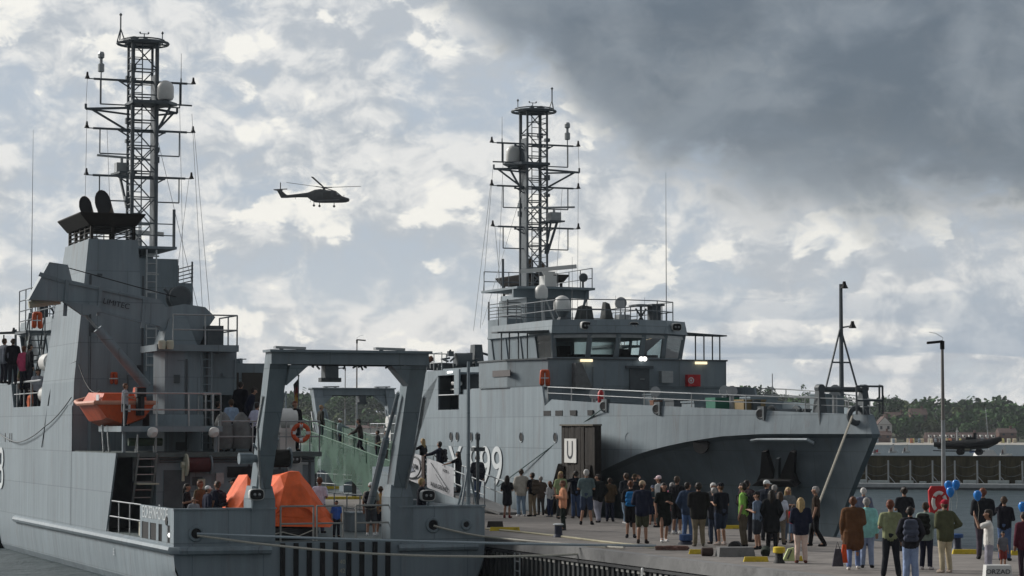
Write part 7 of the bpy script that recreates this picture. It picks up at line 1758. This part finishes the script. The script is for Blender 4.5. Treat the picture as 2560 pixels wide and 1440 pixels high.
# ================================================================ helicopter
HD = 390.0; hp = ondepth(790, 488, HD); hu = HD / FPX * math.sqrt(1)      # metres per photo pixel
he = empty('helicopter', hp); tag(he, 'dark grey helicopter flying to the right over the ships', 'helicopter')
X = lambda x, y: ((640 + x / 8 - 790) * hu, -(420 + y / 8 - 488) * hu)
M_heli = mat('helicopter_dark_grey', (.030, .033, .036), .55, var=.35, scale=1.2)
M_helib = mat('helicopter_black', (.008, .008, .010), .5)
b = MB(); rg = []
for x, yt, yb, hw in ((560, 560, 598, .10), (640, 538, 598, .16), (850, 515, 588, .24), (1030, 490, 590, .34), (1090, 470, 640, .55), (1180, 432, 690, .78), (1300, 418, 700, .88), (1420, 440, 700, .9), (1560, 458, 698, .9), (1640, 490, 698, .86), (1720, 560, 695, .72), (1800, 588, 690, .5), (1858, 605, 672, .28), (1872, 628, 650, .12)):
    (x0, z1), (_, z0) = X(x, yt), X(x, yb); c = (z0 + z1) / 2; hh = (z1 - z0) / 2; n = 14
    rg.append([(x0, math.copysign(abs(math.cos(a)) ** .7, math.cos(a)) * hw, c + math.copysign(abs(math.sin(a)) ** .75, math.sin(a)) * hh) for a in [2 * math.pi * i / n for i in range(n)]])
b.loft(rg, True, True); fz = b.build('fuselage', M_heli, he, True)
b = MB(); b.prism([(X(*q)[0], -.07, X(*q)[1]) for q in ((500, 600), (410, 440), (490, 428), (600, 530), (690, 560), (640, 600))], (0, .14, 0)); b.build('tail_fin', M_heli, he)
b = MB(); b.hexa([(X(350, 0)[0], -.1, X(0, 442)[1]), (X(500, 0)[0], -.1, X(0, 436)[1]), (X(520, 0)[0], 1.3, X(0, 436)[1]), (X(400, 0)[0], 1.3, X(0, 442)[1]), (X(350, 0)[0], -.1, X(0, 428)[1]), (X(500, 0)[0], -.1, X(0, 424)[1]), (X(520, 0)[0], 1.3, X(0, 424)[1]), (X(400, 0)[0], 1.3, X(0, 428)[1])]); b.build('stabiliser', M_heli, he)
tx, tz = X(490, 430); b = MB(); b.bar((tx, -.1, tz), (tx, -.4, tz), .1, 8)
for a in (1.57, 0.05, 4.71, 3.2): b.beam((tx, -.35, tz), (tx + math.cos(a) * 1.12, -.35, tz + math.sin(a) * 1.12), .15, .05, (0, 1, 0))
b.build('tail_rotor', M_helib, he)
hx_, hz_ = X(1360, 390); b = MB(); b.lathe([(.35, -.55), (.22, -.2), (.16, .05)], (hx_, 0, hz_), (0, 0, 1), 10); b.bar((hx_ - .4, 0, hz_), (hx_ + .4, 0, hz_), .12, 6); rh = b.build('rotor_hub', M_helib, he)
for d in ((-6.2, .9, .92), (6.05, -.7, .14), (-1.45, -6.1, 1.12), (1.5, 6.1, -.05)):
    b = MB(); d = Vector(d); c = Vector((hx_, 0, hz_)); b.beam(c + d * .05, c + d * .22, .16, .14); b.beam(c + d * .22, c + d, .36, .05); b.build('rotor_blade', M_helib, rh)
for i, (x, yt, yb, wy) in enumerate(((1150, 690, 740, .9), (1280, 700, 772, -.9), (1565, 695, 768, -.1))):
    (x0, z1), (_, z0) = X(x, yt), X(x, yb); b = MB(); b.bar((x0, wy, z1 + .2), (x0, wy, z0), .06, 6); lg_ = b.build('landing_gear', M_helib, he)
    b = MB(); b.lathe([(.14, -.09), (.2, -.06), (.2, .06), (.14, .09)], (x0, wy, z0), (0, 1, 0), 12); b.build('wheel', M_black, lg_, True)
def sidep(pts, name, m, y=-.92, th=.02):
    b = MB(); b.prism([(X(*q)[0], y, X(*q)[1]) for q in pts], (0, -th, 0)); return b.build(name, m, he)
sidep([(1350, 500), (1500, 495), (1500, 640), (1350, 640)], 'cabin_door', M_helib, -.905)
sidep([(1560, 490), (1640, 500), (1700, 560), (1690, 600), (1560, 595)], 'cockpit_window', M_helib, -.885)
sidep([(1625, 508), (1650, 512), (1668, 545), (1630, 548)], 'window_glint', M_lens, -.912)
sidep([(1240, 655), (1680, 640), (1680, 655), (1240, 672)], 'side_step', mat('helicopter_light_grey', (.16, .16, .17), .5), -.915)
for x, y0, y1 in ((785, 590, 625), (1085, 650, 690), (1760, 540, 575)):
    b = MB(); b.bar((X(x, y0)[0], 0, X(x, y0)[1]), (X(x, y1)[0], 0, X(x, y1)[1]), .05, 5, .02); b.build('blade_antenna', M_helib, he)
# ================================================================ boat on the breakwater
zt = 1.16; aB = lambda px: (px - 2160) / 31.8 - 4.05
cx = aB(2375); tr = empty('boat_trailer', Bp(cx, -1.4, zt), math.atan2(BD.y, BD.x)); tag(tr, 'dark boat trailer under the black boat on the breakwater', 'trailer')
b = MB(); b.box(-1.9, 1.3, -.5, -.4, .28, .36); b.box(-1.9, 1.3, .4, .5, .28, .36); b.beam((-1.9, 0, .32), (-2.7, 0, .36), .1, .08); b.box(-.2, .3, -.5, .5, .36, .52); b.build('frame', M_dgrey, tr)
for x in (-.55, .9):
    for y in (-.62, .62):
        b = MB(); b.lathe([(.16, -.08), (.26, -.06), (.26, .06), (.16, .08)], (x, y, .26), (0, 1, 0), 14); b.build('wheel', M_black, tr, True)
b = MB(); b.box(-.15, .25, -.55, -.5, .38, .52); b.build('reflector_box', M_cream, tr)
rb = empty('inflatable_boat', Bp(cx, -1.4, zt + .42), math.atan2(BD.y, BD.x)); tag(rb, 'large black rigid inflatable boat parked on a trailer on the breakwater', 'boat')
for sg in (-1, 1):
    b = MB(); b.tube([(-2.5, sg * .85, .42), (-1.0, sg * .92, .40), (.8, sg * .90, .45), (1.9, sg * .62, .62), (2.55, sg * .1, .85)], [.20, .25, .25, .24, .2], 10); b.build('tube', M_black, rb, True)
b = MB(); st = []
for x, w_, zb, zt2 in ((-2.3, .8, .05, .4), (0, .85, .0, .42), (1.6, .55, .12, .55), (2.4, .08, .5, .8)): st.append([(x, -w_, zt2), (x, -w_ * .8, zb + .14), (x, 0, zb), (x, w_ * .8, zb + .14), (x, w_, zt2)])
b.loft(st, False); b.build('hull', mat('black_green_hull', (.02, .022, .022), .5), rb)
b = MB(); b.box(-.1, .5, -.35, .35, .4, 1.0); b.box(.5, .7, -.3, .3, .6, 1.35); b.build('console', M_black, rb)
b = MB(); b.box(-1.9, -1.3, -.3, .3, .4, .72); b.build('seat', M_black, rb)
b = MB(); b.bar((-.8, -.5, .5), (-.8, -.1, 1.55), .035); b.bar((-.8, .5, .5), (-.8, .1, 1.55), .035); b.bar((-.8, 0, 1.5), (-.8, 0, 1.75), .03); b.box(-.9, -.7, -.15, .15, 1.4, 1.5); b.bar((-2.2, 0, .5), (-2.2, 0, 1.0), .03); b.box(-2.3, -2.1, -.1, .1, .9, 1.05); b.build('radar_arch', M_white, rb)
b = MB(); b.beam((-1.2, -.6, .66), (2.0, -.5, .86), .03, .10); b.build('rubbing_tape', M_canvas, rb)
# ================================================================ sailing dinghies and moored boats
def dinghy(px, ywl, D, hh, label, lean=0, col=M_white):
    p_ = ondepth(px, 1070, D); t_ = empty('sailing_dinghy', (p_.x, D, WATER)); tag(t_, label, 'dinghy', 'small sailing dinghies on the far water')
    b = MB(); st = []
    for x, w_, z_ in ((-.7, .3, .22), (0, .38, .24), (.75, .25, .3)): st.append([(x, -w_, z_), (x, -w_ * .7, 0), (x, w_ * .7, 0), (x, w_, z_)])
    b.loft(st, False, True); b.build('hull', M_white, t_)
    b = MB(); b.bar((.3, 0, .2), (.3 + lean * .1, 0, hh), .025); b.build('mast', M_steel, t_)
    b = MB(); n = 5; L1 = []; L2 = []
    for i in range(n):
        f_ = i / (n - 1); L1.append((.28 + lean * .1 * f_, .02, .35 + (hh - .4) * f_)); L2.append((-.75 + .78 * f_ + lean * .1 * f_, .02 + .12 * math.sin(f_ * 3), .35 + (hh - .45) * f_))
    b.loft([L1, L2], False); b.build('sail', col, t_)
    b = MB(); capsule(b, (-.3, 0, .3), .16, (-.3, 0, .7), .14); capsule(b, (-.3, 0, .85), .1, (-.3, 0, .9), .1); b.build('sailor', cloth((60, 50, 50)), t_, True)
dinghy(2231, 1133, 470, 1.75, 'small white sailing dinghy nearest the bow')
dinghy(2265, 1133, 470, 1.65, 'small white sailing dinghy, second from the bow')
dinghy(2510, 1138, 430, 1.75, 'small white sailing dinghy near the right edge')
dinghy(2191, 1136, 440, .95, 'tiny red sailed dinghy close to the bow', 0, M_red)
def moored(px, D, ln, label, hullm, cabin=True, mast=0, yaw=0):
    p_ = ondepth(px, 1070, D); t_ = empty('moored_boat', (p_.x, D, WATER), R(yaw)); tag(t_, label, 'boat', 'boats moored behind the breakwater')
    b = MB(); st = []
    for f_, w_, z_ in ((-.5, .14, .11), (-.1, .16, .11), (.25, .12, .13), (.5, .01, .17)): st.append([(f_ * ln, -w_ * ln, z_ * ln), (f_ * ln * .94, -w_ * ln * .7, -.1), (f_ * ln * .94, w_ * ln * .7, -.1), (f_ * ln, w_ * ln, z_ * ln)])
    b.loft(st, False, True); b.build('hull', hullm, t_)
    if cabin: MB().hexa([(-.25 * ln, -.1 * ln, .1 * ln), (.2 * ln, -.1 * ln, .1 * ln), (.2 * ln, .1 * ln, .1 * ln), (-.25 * ln, .1 * ln, .1 * ln), (-.2 * ln, -.08 * ln, .24 * ln), (.08 * ln, -.08 * ln, .24 * ln), (.08 * ln, .08 * ln, .24 * ln), (-.2 * ln, .08 * ln, .24 * ln)]).build('cabin', M_white, t_)
    if mast:
        b = MB(); b.bar((0.05 * ln, 0, .1 * ln), (-.02 * ln, 0, mast), .07, 6, .04); b.build('mast', M_steel, t_)
        b = MB(); b.bar((0, 0, .2 * ln), (-.35 * ln, 0, .2 * ln), .08, 6); b.build('boom', M_blue, t_)
moored(2467, 330, 7.5, 'sailing yacht with tall bare mast behind the breakwater', M_white, True, 7.6, 15)
moored(2440, 300, 5.5, 'white cabin cruiser behind the black boat bow', M_white, True)
moored(2490, 300, 5.0, 'white motor cruiser left of the right hand dinghy', M_white, True, 0, 170)
moored(2540, 320, 4.2, 'white cabin boat at the right edge behind the breakwater', M_white, True, 0, 10)
moored(2462, 260, 4.0, 'blue and white open boat behind the breakwater', M_blue, False, 0, 175)
# thin pole over the trees
p_ = ondepth(1931, 985, 400); o_ = MB().bar((0, 0, -6), (0, 0, 3.4), .12, 6, .08).build('pole', M_steel, None, False, p_); tag(o_, 'thin pole standing over the far trees behind the foredeck', 'pole')
finish_people()
# ================================================================ the air over the water
hz = MB().box(-640, 640, -80, 1040, -9, 52)
hm = bpy.data.materials.new('pale_air'); hm.use_nodes = True; nt = hm.node_tree; nt.nodes.clear()
pv = nt.nodes.new('ShaderNodeVolumePrincipled'); pv.inputs['Color'].default_value = (.86, .92, 1, 1); pv.inputs['Density'].default_value = 0.00012; pv.inputs['Anisotropy'].default_value = 0.2
mo = nt.nodes.new('ShaderNodeOutputMaterial'); nt.links.new(pv.outputs[0], mo.inputs['Volume'])
o_ = hz.build('haze', hm); tag(o_, kind='stuff'); o_['label'] = 'thin pale haze over the harbour'; o_['category'] = 'haze'
